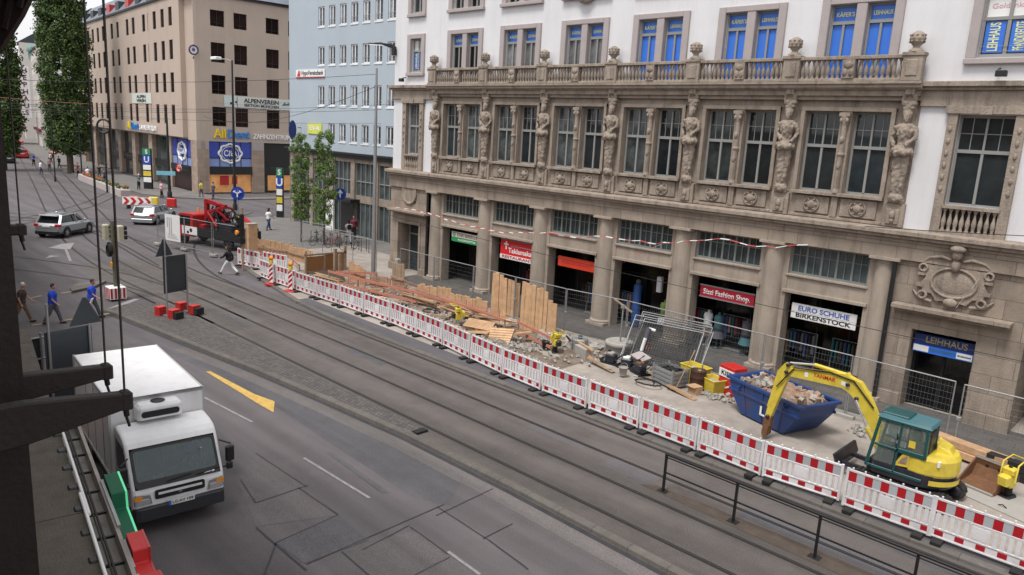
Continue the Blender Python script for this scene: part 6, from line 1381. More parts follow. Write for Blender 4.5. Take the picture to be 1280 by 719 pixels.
t = thing('fence_banner', 'white printed banner hung on the mesh fence before the red truck', 'banner', (-48.85,18.95,.35), R(14)); MB().box(-.75,.75,-.02,.0,.25,1.95).build('cloth', K['white'], t)
for k in range(3): MB().box(-.55+k*.2,-.45+k*.2,-.03,-.02,.7 if k else 1.1,1.75).build('grey_print', K['greysheet'], t)
m = MB()
for k in range(4): m.box(-.5,.55-.1*k,-.03,-.02,.4+k*.09,.43+k*.09)
m.build('print_line', K['greysheet'], t)
t = thing('chevron_board', 'red and white chevron warning board behind the silver estate car', 'road sign', (-71.2,25.2,0), R(45)); MB().bbox(-2.0,.65,-.03,.03,.35,1.05,.01).build('board', K['white'], t); m = MB()
for k in range(4): m.prism([(-1.95+k*.65,.37),(-1.65+k*.65,.37),(-1.35+k*.65,.7),(-1.65+k*.65,1.03),(-1.95+k*.65,1.03),(-1.65+k*.65,.7)], 'y', -.05, -.035)
m.build('red_chevron', K['red'], t); MB().box(-1.5,-1.4,-.3,.3,0,.35).box(.2,.3,-.3,.3,0,.35).build('foot', K['rubber'], t)
for i, (x, y, c_, lb) in enumerate(((-74.9,25.6,'orange_pvc','orange site barrier block left of the chevron board'),(-73.6,26.9,'yellow','yellow site box behind the chevron board'),(-72.2,28.0,'red','red site barrier block at the right end of the chevron board'))):
    t = thing('site_block', lb, 'barrier', (x,y,0), R(45)); MB().bbox(-.42,.42,-.2,.2,.05,.85,.05).build('block', K[c_], t); MB().box(-.45,.45,-.23,.23,0,.06).build('foot', K['rubber'], t)
t = thing('planter_wall', 'long pale concrete planter with red flowers along the tan building', 'planter', (-93,28.4,.0), R(-6)); MB().bbox(-11,11,-.5,.5,0,.75,.05).build('trough', K['stone_pale'], t); m = MB()
for k in range(160): m.sph((rnd.uniform(-10.6,10.6),rnd.uniform(-.35,.35),.8+rnd.uniform(0,.18)), rnd.uniform(.08,.2), 5, 1 if rnd.random() < .25 else 0, rings=3)
m.build('planting', [K['leaf_dark'], K['red']], t)
t = thing('bollard_lamp', 'short grey post lamp before the narrow door', 'bollard', (-33.5,25.4,.1)); MB().tube([(0,0,0),(0,0,1.05)], .06, 8).build('post', K['steel_dark'], t); MB().bbox(-.15,.15,-.15,.15,.75,1.2,.03).build('head', K['concrete'], t)
t = thing('wall_lamp', 'curved street lamp arm fixed to the left corner of the ornate building', 'lamp', (-36.6,27.15,13.1)); MB().bbox(-.06,.2,-.2,0,-.45,.05,.03).build('wall_box', K['steel_dark'], t); MB().loft([[(-.1,-.25,-.05),(.1,-.1,-.05),(.1,-.1,.15),(-.1,-.25,.15)],[(-.5,-.6,.12),(-.36,-.48,.12),(-.36,-.48,.2),(-.5,-.6,.2)],[(-1.25,-.95,.14),(-1.15,-.82,.14),(-1.15,-.82,.2),(-1.25,-.95,.2)]]).build('lamp_body', K['steel_dark'], t); MB().loft([[(-.45,-.55,.05),(-.36,-.45,.05),(-.36,-.45,.1),(-.45,-.55,.1)],[(-1.22,-.93,.08),(-1.14,-.82,.08),(-1.14,-.82,.13),(-1.22,-.93,.13)]]).build('lens', K['chrome'], t)
# wires and warning tape
def wire(lb, pts, r=.012, m_='steel_dark', nm='span_wire', cat='wire'):
    o0 = Vector(pts[0]); return tag(MB().tube([Vector(p)-o0 for p in pts], r, 5).build(nm, K[m_], loc=pts[0]), lb, cat)
def sag(a, b, s_, n=10):
    a = Vector(a); b = Vector(b); return [a.lerp(b, k/n) - Vector((0,0,s_*4*(k/n)*(1-k/n))) for k in range(n+1)]
wire('black cable strung along the whole arcade at sign height', sag((-36,26.0,3.6),(2,26.0,2.8), .25, 14))
wire('black wire crossing in front of the right balustrade window', sag((-9.0,26.5,6.16),(1,26.5,7.0), .1))
wire('thin span wire from the grey mast towards the tan building', sag((-32.9,23.3,10.6),(-83,36,8.6), 1.2, 12), .015)
wire('orange coated span wire across the far left street', sag((-60,4,9.6),(-86,34.6,9.6), .5, 12), .018, 'orange_pvc')
wire('thin span wire from mast to the near building side', sag((-32.9,23.3,11.2),(-60,-1,10.5), .9, 12), .012)
wire('tram contact wire over the nearer track far up the street', sag((-45,14.4,5.6),(-140,33,5.6), .2, 12), .012); wire('tram contact wire over the further track far up the street', sag((-45,17.1,5.6),(-140,36,5.6), .2, 12), .012)
def tape(lb, pts):
    t = thing('warning_tape', lb, 'tape', pts[0]); o0 = Vector(pts[0]); out = []
    for a, b in zip(pts, pts[1:]):
        a = Vector(a); b = Vector(b); n = max(1, int((b-a).length/.32)); out += [a.lerp(b, k/n) for k in range(n)]
    out.append(Vector(pts[-1])); out = [p+Vector((0,rnd.uniform(-.04,.04),rnd.uniform(-.035,.035))) for p in out]
    m = MB()
    for k, (a, b) in enumerate(zip(out, out[1:])):
        tw = rnd.uniform(.0,.07); c0 = 0 if k % 2 else 1
        m.add([a-o0+Vector((0,tw,.016)),a-o0-Vector((0,tw,.016)),b-o0-Vector((0,tw,.014)),b-o0+Vector((0,tw,.014))], [(0,1,2,3)], c0)
    m.build('tape_strip', [mat('dusty_white_tape', (.55,.54,.53), .6), mat('faded_red_tape', (.36,.05,.05), .6)], t)
    return t
Y_ = 26.4
tape('red and white tape strung from the narrow door to the third column', [(x,Y_,z) for x, z in ((-35.5,3.98),(-33.62,4.05),(-31.49,3.95),(-29.49,3.73),(-27.92,3.71),(-26.15,3.69),(-24.5,3.9),(-22.96,4.08))])
tape('red and white tape strung across the middle columns below the mezzanine windows', [(x,Y_,z) for x, z in ((-22.96,4.08),(-21.49,4.08),(-20.13,4.34),(-18.39,4.4),(-17.17,4.42),(-14.28,5.03),(-13.42,4.99),(-12.76,4.94),(-11.98,5.02),(-10.81,5.3))])
tape('loose end of red and white tape drooping across the fourth mezzanine window', [(-16.6,26.38,4.55),(-17.2,26.38,4.3),(-18.1,26.38,3.75),(-18.9,26.38,3.25)])
tape('red and white tape hanging slanting across the stone cartouche', [(-6.07,26.55,3.54),(-5.56,26.6,4.64),(-4.99,26.6,5.8)])

for i, (a, b, s_, lb) in enumerate((((-60,0,9.2),(-46,33,8.8),.7,'fine span wire crossing above the silver crossover car'),((-70,2,9),(-59,33,9.5),.6,'fine span wire crossing above the flatbed truck'),((-36,26.9,9.9),(-52,-1,9.2),.8,'fine span wire from the white building corner across the tracks'),((-32.9,23.3,9.4),(-52,-1,8.6),.5,'fine span wire from the mast across the tracks'),((-78,0,9.5),(-80.1,30.9,8),.5,'fine span wire to the dark pole'),((-90,3,9.5),(-100,25.5,8.8),.4,'fine span wire to the thin dark pole by the clock'),((-59,33,10.2),(-83,37,10.2),.3,'fine span wire from the blue to the tan building'))):
    wire(lb, sag(a, b, s_, 12), .009)
for i, (x, y, lb) in enumerate(((-30.5,21.6,'black rubber hose coiled on the soil by the lamp mast'),(-26.2,21.8,'black rubber hose lying in the middle of the trench'),(-19.4,22.6,'grey hose lying by the orange boards'),(-13.9,21.6,'black hose lying before the metal crate'))):
    pts = [(.6*math.cos(k*.7)*(1+.1*k)*.5, .35*math.sin(k*.7)*(1+.12*k)*.5, .04+.02*math.sin(k)) for k in range(14)]
    t = thing('rubber_hose', lb, 'hose', (x,y,.2)); MB().tube(pts, .028, 6).build('hose', K['rubber'], t); MB().tube([pts[-1], (pts[-1][0]+.15,pts[-1][1]+.05,.06)], .035, 6).build('fitting', K['galv'], t)
for i, (x, y, c_, lb) in enumerate(((-27.2,21.0,'black','black builder bucket on the soil near the scattered boards'),(-19.0,21.9,'black','black builder bucket beside the leaning rammer'),(-15.0,21.7,'concrete','grey builder bucket before the machine parts'),(-10.2,23.6,'orange_pvc','orange builder bucket behind the blue skip'))):
    t = thing('builder_bucket', lb, 'bucket', (x,y,.16)); MB().lathe([(.12,0),(.165,.3),(.18,.3),(.18,.32),(.15,.3),(.11,.04),(.001,.04)], n=14).build('shell', K[c_], t); MB().tube([(-.17,0,.3),(-.13,.05,.42),(0,.08,.46),(.13,.05,.42),(.17,0,.3)], .008, 5).build('handle', K['galv'], t)
for i, (x, y, z, a, lb) in enumerate(((-17.9,23.6,.14,20,'grey cement sack lying by the concrete drum'),(-18.3,23.3,.14,-30,'second cement sack lying left of the concrete drum'),(-12.9,24.0,.14,10,'pale cement sack behind the yellow tubs'))):
    m = MB(); m.sph((0,0,.09), (.34,.2,.1), 12); m.box(-.38,.38,-.12,.12,.06,.11); tag(m.build('cement_sack', K['concrete'], loc=(x,y,z), rot=R(a)), lb, 'sack')

# more shoring and debris in the trench
for i, (x, y, z, a, L_, lb) in enumerate(((-27.8,22.4,.3,6,2.4,'plank pile against the left end of the short sheeting'),(-25.2,22.5,.3,-8,2.2,'plank pile against the right end of the short sheeting'),(-22.8,22.7,.28,15,1.8,'plank pile before the left tall hoarding'),(-34.3,21.4,.3,14,2.2,'plank pile at the bottom of the plywood wall'),(-23.4,20.2,.2,4,1.9,'plank pile close behind the barriers by the pallets'))):
    t = thing('plank_pile', lb, 'planks', (x,y,z), R(a))
    for k in range(7): MB().box(-L_/2,L_/2,-.06,.06,0,.035,0,T(rnd.uniform(-.15,.15),rnd.uniform(-.25,.25),.036*k) @ rz(R(rnd.uniform(-12,12)))).build('plank', [K['wood_new'],K['wood_old']][k % 2], t)
def net(lb, pts, h):
    t = thing('orange_net', lb, 'safety net', pts[0]); o0 = Vector(pts[0]); m = MB()
    for a, b in zip(pts, pts[1:]):
        a = Vector(a)-o0; b = Vector(b)-o0; n = max(2, int((b-a).length/.12)); sg_ = lambda f: .08*math.sin(f*3.14)
        for k in range(n): 
            p = a.lerp(b, k/n); m.tube([p-Vector((0,0,sg_(k/n))), p+Vector((0,.02,h-sg_(k/n)))], .008, 4, sm=False)
        for j in range(6): m.tube([a+Vector((0,0,h*j/5)), a.lerp(b,.5)+Vector((0,.02,h*j/5-.08)), b+Vector((0,0,h*j/5))], .008, 4, sm=False)
    m.build('netting', K['orange_pvc'], t)
    for p in pts: MB().tube([Vector(p)-o0+Vector((0,0,-.2)), Vector(p)-o0+Vector((0,0,h+.05))], .02, 6).build('stake', K['wood_old'], t)
net('sagging orange safety net along the left trench edge', [(-33.6,22.2,.2),(-31.6,22.6,.2),(-29.6,22.9,.2),(-27.6,22.9,.2)], .8)
net('sagging orange safety net below the short sheeting planks', [(-26.8,22.7,.2),(-24.8,22.8,.2),(-22.6,22.8,.2)], .7)
net('orange safety net in the far trench behind the beacons', [(-44.5,21.6,.2),(-42.5,21.9,.2),(-40,22.0,.2)], .8)
S(MB().flat([(-37,21.6),(-34.4,21.3),(-34.2,22.4),(-36.9,23.6)], .32), 'dug_soil', mat('trench_shadow_soil', (.05,.04,.032), .95, var=.4, scale=3, bump=.6))  # dark sheet painting the shadow inside the trench hole
# ------------------------------------------------------------------ vehicles
def wheel(t, x, y, r, w=.2, rim='alu', nm='wheel'):
    s_ = 1 if y > 0 else -1
    M = T(x,y,r) @ Matrix.Rotation(R(-90*s_), 4, 'X')
    o = MB().lathe([(r*.55,-w/2),(r*.93,-w/2),(r,-w/2+.03),(r,w/2-.03),(r*.93,w/2),(r*.62,w/2),(r*.6,w/2-.03),(.001,w/2-.03)], (0,0,0), 22, 0, True, M).build(nm, K['rubber'], t)
    m = MB(); m.lathe([(r*.6,w/2-.028),(r*.57,w/2-.005),(r*.5,w/2-.03),(.1,w/2-.02),(.08,w/2+.0),(.001,w/2)], (0,0,0), 18, 0, True, M)
    for k in range(5):
        a = k*1.2566; m.box(r*.15,r*.55,-.03,.03,w/2-.03,w/2-.008,0,M @ rz(a))
    m.build('rim', K[rim], o); return o
def rpoly(x0, x1, y0, y1, r, n=4):
    out = []
    for cx, cy, a in ((x1-r,y1-r,0),(x0+r,y1-r,90),(x0+r,y0+r,180),(x1-r,y0+r,270)):
        out += [(cx+r*math.cos(R(a+90*k/n)), cy+r*math.sin(R(a+90*k/n))) for k in range(n+1)]
    return out
def delivery_truck():
    t = thing('delivery_truck', 'white refrigerated box truck driving towards the camera at the lower left', 'truck', (-14.98,5.76,0), R(-6))
    prof = [(-1.42,.5),(-.05,.5),(-.0,.62),(-.015,.9),(-.04,.99),(-.47,1.74),(-.54,1.83),(-.66,1.91),(-.9,1.97),(-1.3,2.0),(-1.42,1.95)]
    def pr(sc, dz): return [(-.75+(x+.75)*sc, 1.2+(z-1.2)*dz) for x, z in prof]
    rings = []
    for y, a, b in ((-.93,.90,.94),(-.915,.96,.975),(-.86,.995,.995),(-.5,1.0,1.0),(0,1.015,1.003),(.5,1.0,1.0),(.86,.995,.995),(.915,.96,.975),(.93,.90,.94)):
        rings.append([(x,y,z) for x, z in pr(a, b)])
    m = MB(); m.loft(rings, 0, sm=False)
    def wsf(f): 
        c = sum((m.v[i] for i in f), Vector())/len(f); return len(f) == 4 and abs(c.y) < .87 and -.45 < c.x < -.06 and 1.05 < c.z < 1.7
    keep = [i for i, f in enumerate(m.f) if not wsf(f)]
    m.f = [m.f[i] for i in keep]; m.m = [m.m[i] for i in keep]; m.s = [m.s[i] for i in keep]
    cab = m.build('cab', K['truck_white'], t, bevel=.025, seg=2)
    # windscreen on the sloping face
    ex = Vector((0,1,0)); ez = Vector((-.43,0,.75)).normalized(); ey = ez.cross(ex)
    MW = Matrix(((ex.x,ey.x,ez.x,-.04),(ex.y,ey.y,ez.y,0),(ex.z,ey.z,ez.z,.99),(0,0,0,1)))
    W_ = rpoly(-.85,.85,.0,.84,.09)
    sgn = 1 if ey.x < 0 else -1
    sl = MB(); inn = rpoly(-.80,.80,.15,.79,.07); n_ = len(W_)
    for yy in (-.024*sgn, .01*sgn): sl.add([(p[0],yy,p[1]) for p in W_]+[(p[0],yy,p[1]) for p in inn], [(i,(i+1)%n_,n_+(i+1)%n_,n_+i) for i in range(n_)], 0, False, MW)
    sl.add([(p[0],-.024*sgn,p[1]) for p in W_]+[(p[0],.01*sgn,p[1]) for p in W_], [(i,(i+1)%n_,n_+(i+1)%n_,n_+i) for i in range(n_)], 0, False, MW); sl.add([(p[0],-.024*sgn,p[1]) for p in inn]+[(p[0],.01*sgn,p[1]) for p in inn], [(i,(i+1)%n_,n_+(i+1)%n_,n_+i) for i in range(n_)], 0, False, MW)
    sl.build('windscreen_seal', K['black'], t)
    MB().prism(inn, 'y', -.016*sgn, -.010*sgn, 0, MW).build('windscreen', K['windscreen'], t)
    MB().bbox(-.62,-.12,-.84,.84,.8,1.05,.05).build('dashboard', K['bumper'], t); MB().tube([(-.5+.05*math.cos(a),.42+.19*math.cos(a),1.14+.17*math.sin(a)) for a in [2*math.pi*k/16 for k in range(17)]], .018, 6).build('steering_wheel', K['black'], t)
    for y in (-.42,.42): MB().bbox(-1.3,-1.1,y-.27,y+.27,.9,1.62,.05).build('seat_back', K['grey_cloth'], t)
    for k in (-.25,.35): MB().beam(MW @ Vector((k,-.035*sgn,.05)), MW @ Vector((k+.5,-.035*sgn,.1)), .02,.02).build('wiper', K['black'], t)
    # grille, lamps, bumper, plate
    MB().prism(rpoly(-.5,.5,.73,.93,.04), 'x', .0, .022).build('grille', K['black'], t); MB().beam((.03,-.44,.85),(.03,.44,.85),.02,.045).build('grille_bar', K['truck_white'], t); MB().prism([(-.04,.78),(.04,.78),(0,.82)], 'x', .02, .028).build('emblem', K['chrome'], t)
    for s_ in (-1, 1):
        q = [(s_*.56,.66),(s_*.60,.86),(s_*.88,.90),(s_*.91,.68)]
        h_ = MB().loft([[(.0,y,z) for y, z in q],[(.02,y*.99,z) for y, z in q]]).build('headlamp', K['alu'], t)
        MB().prism(rpoly(min(s_*.60,s_*.87),max(s_*.60,s_*.87),.665,.785,.04), 'x', .012, .034).build('reflector', K['chrome'], h_); MB().prism(rpoly(min(s_*.74,s_*.9),max(s_*.74,s_*.9),.78,.87,.035), 'x', .005, .028).build('indicator', K['amber'], h_)
        MB().sph((.0,s_*.72,.43), (.05,.1,.05), 10).build('fog_lamp', K['chrome'], t)
        mr = MB().bbox(-.12,-.02,min(s_*.98,s_*1.17),max(s_*.98,s_*1.17),1.2,1.54,.03).build('mirror', K['black'], t); MB().tube([(-.18,s_*.9,1.0),(-.05,s_*1.06,1.1),(-.07,s_*1.12,1.35)], .018, 6).tube([(-.3,s_*.92,1.62),(-.07,s_*1.1,1.58)], .018, 6).build('mirror_arm', K['black'], mr)
        MB().bbox(-.1,.0,min(s_*.99,s_*1.12),max(s_*.99,s_*1.12),1.02,1.17,.02).build('small_mirror', K['black'], mr)
        sw = [(-1.25,1.12),(-.28,1.05),(-.30,1.2),(-.62,1.72),(-1.25,1.74)]
        MB().prism(sw, 'y', min(s_*.927,s_*.936), max(s_*.927,s_*.936)).build('side_window', K['car_glass'], t)
        MB().box(-1.3,-1.285,min(s_*.925,s_*.935),max(s_*.925,s_*.935),.6,1.8).box(-.24,-.23,min(s_*.92,s_*.934),max(s_*.92,s_*.934),.6,1.05).build('door_seam', K['bumper'], t); MB().bbox(-1.2,-1.05,min(s_*.93,s_*.95),max(s_*.93,s_*.95),.96,1.0,.005).build('door_handle', K['black'], t)
    MB().loft([[(-.2,y,z) for y, z in ((-.94,.28),(.94,.28),(.94,.62),(-.94,.62))],[(.05,y,z) for y, z in ((-.9,.3),(.9,.3),(.9,.6),(-.9,.6))],[(.08,y,z) for y, z in ((-.8,.32),(.8,.32),(.8,.58),(-.8,.58))]]).build('bumper', K['bumper'], t, bevel=.02)
    MB().box(.085,.095,-.26,.26,.56,.67).build('number_plate', K['white'], t); MB().box(.096,.099,-.26,-.21,.562,.668).build('plate_band', K['bluefilm'], t)
    text(MB(), 'LG·AV 109', .085, T(.1,.02,.615) @ rz(R(90)) @ UP, 0, .002, fit=.42).build('plate_lettering', K['black'], t)
    text(MB(), 'CANTER', .045, MW @ Matrix(((1,0,0,.6),(0,0,-sgn,-.03*sgn),(0,1,0,.09),(0,0,0,1))) if False else T(-.035,.62,1.06) @ rz(R(90)) @ UP @ Matrix.Rotation(R(-32), 4, 'X'), 0, .002, fit=.22).build('name_lettering', K['chrome'], t)
    # body box
    bx0, bx1 = -5.42, -1.5
    m = MB(); m.box(bx0,bx1,-.97,.97,.62,2.48); box_ = m.build('box_body', K['truck_white'], t, bevel=.015)
    m = MB()
    for s_ in (-1, 1):
        for z in (2.455,.645): m.beam((bx0,s_*.972,z),(bx1,s_*.972,z),.03,.07)
        for x in (bx0+.03,bx1-.03): m.beam((x,s_*.972,.62),(x,s_*.972,2.48),.07,.03,up=(1,0,0))
        m.beam((bx1+.002,-.97,2.455),(bx1+.002,.97,2.455),.03,.07)
    m.build('edge_trim', mat('pale_edge_trim', (.55,.55,.55), .4, .3), t)
    for s_ in (-1, 1):
        for x in (-2.3,-3.2,-4.1): MB().box(x,x+.015,s_*.972-.004,s_*.972+.004,.7,2.4).build('panel_joint', K['bumper'], box_)
    MB().box(bx1+.001,bx1+.006,-.006,.006,.7,2.4).build('panel_joint', K['bumper'], box_)
    m = MB(); m.bbox(bx1,bx1+.42,-.52,.42,2.08,2.4,.07); fr = m.build('cooling_unit', K['truck_white'], t, bevel=.03, seg=2)
    MB().prism(rpoly(-.44,.34,2.13,2.27,.06), 'x', bx1+.40, bx1+.428).build('grille', K['black'], fr); MB().lathe([(.13,2.4),(.15,2.415),(.1,2.412),(.001,2.408)], (bx1+.2,-.05,0), 18).build('fan', K['black'], fr)
    MB().box(-5.3,-1.5,-.45,.45,.45,.62).build('chassis', K['bumper'], t)
    for x in (-.85,-4.4):
        for y in (-.78,.78): wheel(t, x, y, .37, .24, 'galv')
    m = MB()
    for s_ in (-1, 1): m.box(-5.3,-1.6,s_*.93-.02,s_*.93+.02,.62,.66)
    m.build('side_guard', K['bumper'], t)
    MB().bbox(-1.42,-.35,-.9,.9,.42,.52,.02).build('cab_floor', K['bumper'], t)
    MB().prism([(-.38,-.45),(-.2,-.5),(-.2,-.28),(-.38,-.25)], 'z', 1.055, 1.075).build('dashboard_paper', K['white'], t)
    return t
TR = delivery_truck()
def car(name, label, loc, rot, L_, W, H, suv, paint='car_silver'):
    t = thing(name, label, 'car', (*loc,0), rot); h = W/2; gc = .26 if suv else .2
    st = [(-L_/2,gc+.2,.80*H*.68,h*.86),(-L_/2+.12,gc+.05,.64*H,h*.95),(-L_/2+.6,gc,.64*H,h),(0,gc,.62*H,h),(L_/2-1.2,gc,.61*H,h),(L_/2-.75,gc,.60*H,h*.99),(L_/2-.15,gc+.05,.52*H,h*.93),(L_/2,gc+.12,.42*H,h*.8)]
    rings = [[(x,-w*.9,zb),(x,w*.9,zb),(x,w,zb+.16),(x,w,zt-.16),(x,w*.88,zt),(x,-w*.88,zt),(x,-w,zt-.16),(x,-w,zb+.16)] for x, zb, zt, w in st]
    MB().loft(rings, 0, sm=False).build('body', K[paint], t, bevel=.03, seg=2)
    zb, zt = .60*H, H-.05; xr, xf = -L_/2+.16, L_/2-1.25
    def ring(z, a, b, w): return [(a,-w*.92,z),(b,-w*.82,z),(b+.06,0,z),(b,w*.82,z),(a,w*.92,z),(a-.03,0,z)]
    MB().loft([ring(zb,xr,xf,h*.95),ring(zt-.02,xr+.42,xf-.85,h*.76)]).build('glasshouse', K['car_glass'], t)
    MB().loft([ring(zt-.06,xr+.34,xf-.72,h*.80),ring(zt,xr+.42,xf-.85,h*.78),ring(zt+.04,xr+.7,xf-1.1,h*.66)]).build('roof', K[paint], t, bevel=.02)
    m = MB()
    for s_ in (-1, 1):
        m.beam((xf-.02,s_*h*.86,zb),(xf-.78,s_*h*.76,zt),.06,.06); m.beam((xr+.02,s_*h*.90,zb),(xr+.40,s_*h*.77,zt),.16,.07); m.beam((-.05,s_*h*.935,zb),(-.1,s_*h*.79,zt),.06,.05)
        m.beam((xr+.5,s_*h*.62,H+.02),(xf-1.1,s_*h*.62,H+.02),.04,.04)
    m.build('pillar', K[paint], t)
    for x in (-L_/2+.82, L_/2-.85):
        for s_ in (-1, 1):
            MB().lathe([(.001,0),(.41,0),(.41,.02),(.001,.02)], (0,0,0), 20, 0, False, T(x,s_*(h-.012),.36) @ Matrix.Rotation(R(-90*s_), 4, 'X')).build('wheel_arch', K['black'], t)
            wheel(t, x, s_*(h-.08), .34 if suv else .315, .22)
    MB().box(-L_/2-.03,-L_/2+.25,-h*.9,h*.9,gc,.5).build('rear_bumper', K['black'] if suv else K[paint], t, bevel=.03)
    for s_ in (-1, 1):
        MB().bbox(-L_/2-.01,-L_/2+.3,min(s_*h*.62,s_*h*.98),max(s_*h*.62,s_*h*.98),.5*H,.62*H,.03).build('tail_lamp', K['red_lamp'], t)
        MB().bbox(L_/2-.25,L_/2-.02,min(s_*h*.5,s_*h*.86),max(s_*h*.5,s_*h*.86),.38*H,.47*H,.03).build('headlamp', K['chrome'], t)
        MB().bbox(xf-.2,xf-.05,min(s_*h*.98,s_*h*1.16),max(s_*h*.98,s_*h*1.16),zb,zb+.16,.03).build('door_mirror', K[paint], t)
        MB().box(-L_/2+.8,L_/2-.8,min(s_*(h-.02),s_*(h+.012)),max(s_*(h-.02),s_*(h+.012)),gc,gc+.14).build('sill', K['black'], t)
    MB().box(-L_/2-.035,-L_/2-.02,-.26,.26,.48*H,.48*H+.11).build('number_plate', K['white'], t)
    if suv: MB().bbox(-L_/2+.2,-L_/2+.5,-h*.7,h*.7,H-.1,H-.04,.02).build('rear_spoiler', K[paint], t)
    return t
car('crossover_car', 'silver grey crossover car crossing the junction at the left', (-58.2,15.3), R(133), 4.25, 1.78, 1.58, True)
car('estate_car', 'silver estate car stopped behind the red and black flatbed truck', (-62.6,22.9), R(136), 4.6, 1.8, 1.46, False)
car('parked_car', 'dark small car far up the street between the tall tree and the poles', (-136,28.5), R(172), 4.0, 1.7, 1.45, False, 'steel_dark')
car('parked_car', 'red small car parked far up the street below the vertical banner', (-150,33.5), R(170), 4.0, 1.7, 1.45, False, 'red')
car('parked_car', 'white small van shaped car far away in the left street', (-142,24.5), R(172), 4.2, 1.75, 1.75, True, 'truck_white')
# ---- mini excavator (local +x is the boom side, which points to the left in the picture)
def excavator():
    t = thing('mini_excavator', 'yellow and teal mini excavator behind the barriers with its boom over the skip', 'excavator', (-4.85,20.2,.11), R(180))
    for s_ in (-1, 1):
        c = s_*.58; w = .15; pts = []
        for k in range(28):
            a = 2*math.pi*k/28; x = (1.0 if math.cos(a) > 0 else -1.0)*.98 + .21*math.cos(a); z = (.21+.21*math.sin(a)); pts.append((x, z))
        m = MB(); m.prism(pts, 'y', c-w, c+w)
        for k in range(24):
            x = -1.0+k*2.0/23
            m.box(x-.025,x+.025,c-w-.004,c+w+.004,-.012,.012); m.box(x-.025,x+.025,c-w-.004,c+w+.004,.41,.432)
        for k in range(7):
            a = R(-90+30*k)
            for sg_ in (-1, 1): m.obj = None; m.box(-.012,.012,c-w-.004,c+w+.004,.2,.222,0,T(sg_*.98,0,.21) @ Matrix.Rotation(sg_*(math.pi/2-a), 4, 'Y'))
        tr = m.build('track', K['track'], t)
        for x, r_, z_ in ((-.98,.15,.21),(.98,.15,.21),(-.5,.09,.14),(-.1,.09,.14),(.3,.09,.14)): MB().lathe([(.001,-.16),(r_,-.16),(r_,.16),(.001,.16)], (0,0,0), 14, 0, True, T(x,c,z_) @ RY).build('roller', K['machine_dark'], tr)
    MB().bbox(-.5,.5,-.45,.45,.15,.52,.05).lathe([(.4,.5),(.4,.6)], n=20).build('undercarriage', K['machine_dark'], t)
    m = MB(); m.loft([[(1.62,-.75,.12),(1.62,.75,.12),(1.70,.75,.12),(1.70,-.75,.12)],[(1.54,-.75,.36),(1.54,.75,.36),(1.60,.75,.36),(1.60,-.75,.36)],[(1.64,-.75,.62),(1.64,.75,.62),(1.70,.75,.62),(1.70,-.75,.62)]]); m.build('dozer_blade', K['machine_dark'], t); MB().beam((.5,-.3,.3),(1.58,-.4,.34),.1,.1).beam((.5,.3,.3),(1.58,.4,.34),.1,.1).build('blade_arm', K['machine_dark'], t)
    def rr(z, sx=1., grow=0): 
        pts = [(.78,-.72),(.82,-.5),(.82,.62),(.72,.74)]
        n = 12; arc = [(-.3+.74*math.cos(R(90+180*k/n))*1.0, .76*math.sin(R(90+180*k/n))) for k in range(n+1)]
        return [((x)*sx, y*sx, z) for x, y in pts + arc]
    MB().loft([rr(.47,.95), rr(.52,1.0), rr(.82,1.0), rr(.84,.99)]).build('lower_skirt', K['machine_dark'], t, bevel=.01)
    n = 12
    def cw(z, g): return [(-.1,.70+g,z)] + [(-.32+(.72+g)*math.cos(R(90+180*k/n)), (.72+g)*math.sin(R(90+180*k/n)), z) for k in range(n+1)] + [(-.1,-.70-g,z)]
    MB().loft([cw(.80,.02), cw(.86,.04), cw(1.2,.03), cw(1.3,-.03)], 0, sm=False).build('counterweight', K['yellow'], t, bevel=.015)
    MB().loft([[(-.4,-.66,1.28),(-.86,-.4,1.28),(-.92,.1,1.28),(-.55,.2,1.28)],[(-.4,-.6,1.46),(-.78,-.35,1.42),(-.8,.05,1.42),(-.55,.15,1.46)]]).build('engine_hood', K['yellow'], t)
    MB().box(-.78,-.72,.5,.66,1.1,1.24).build('badge', K['white'], t)
    m = MB(); 
    for k in range(8):
        a0, a1 = R(112+k*9), R(112+(k+1)*9); f_ = lambda a: (-.32+.785*math.cos(a), .785*math.sin(a)); p, q = f_(a0), f_(a1)
        m.quad((*p,.6),(*q,.6),(*q,.73),(*p,.73))
    m.build('yellow_stripe', K['yellow'], t)
    MB().prism([(.22,.86),(-.12,.9),(-.12,1.34),(.06,1.18)], 'y', .748, .755).build('side_cover', K['yellow'], t); MB().prism([(.12,.94),(-.08,.96),(-.08,1.2),(.04,1.1)], 'y', .756, .76).build('sticker', K['rubble'], t)
    # cab
    x0, x1, y0, y1, z0, z1 = -.45, .76, -.06, .74, .66, 1.97
    def post(a, b, w=.07): return (a, b, w)
    m = MB()
    for y in (y0, y1):
        m.beam((x1+.1,y,z0),(x1-.08,y,z1),.07,.07); m.beam((.20,y,z0),(.16,y,z1),.06,.05); m.beam((x0,y,1.25),(x0+.02,y,z1),.08,.07); m.beam((x1-.08,y,z1),(x0,y,z1),.06,.08)
        m.beam((x1,y,z0),(x0,y,z0),.06,.08); m.beam((.2,y,1.27),(x0,y,1.27),.06,.12); m.beam((x1-.02,y,1.27),(.2,y,1.27),.05,.06)
    m.beam((x1-.08,y0,z1),(x1-.08,y1,z1),.07,.07); m.beam((x0,y0,z1),(x0,y1,z1),.07,.07); m.beam((x0,y0,1.27),(x0,y1,1.27),.06,.1); m.beam((x1+.1,y0,z0),(x1+.1,y1,z0),.07,.07); m.beam((x1+.1,y1,z0),(x1-.02,y1,z0),.06,.08)
    m.build('cab_frame', K['teal'], t, bevel=.01)
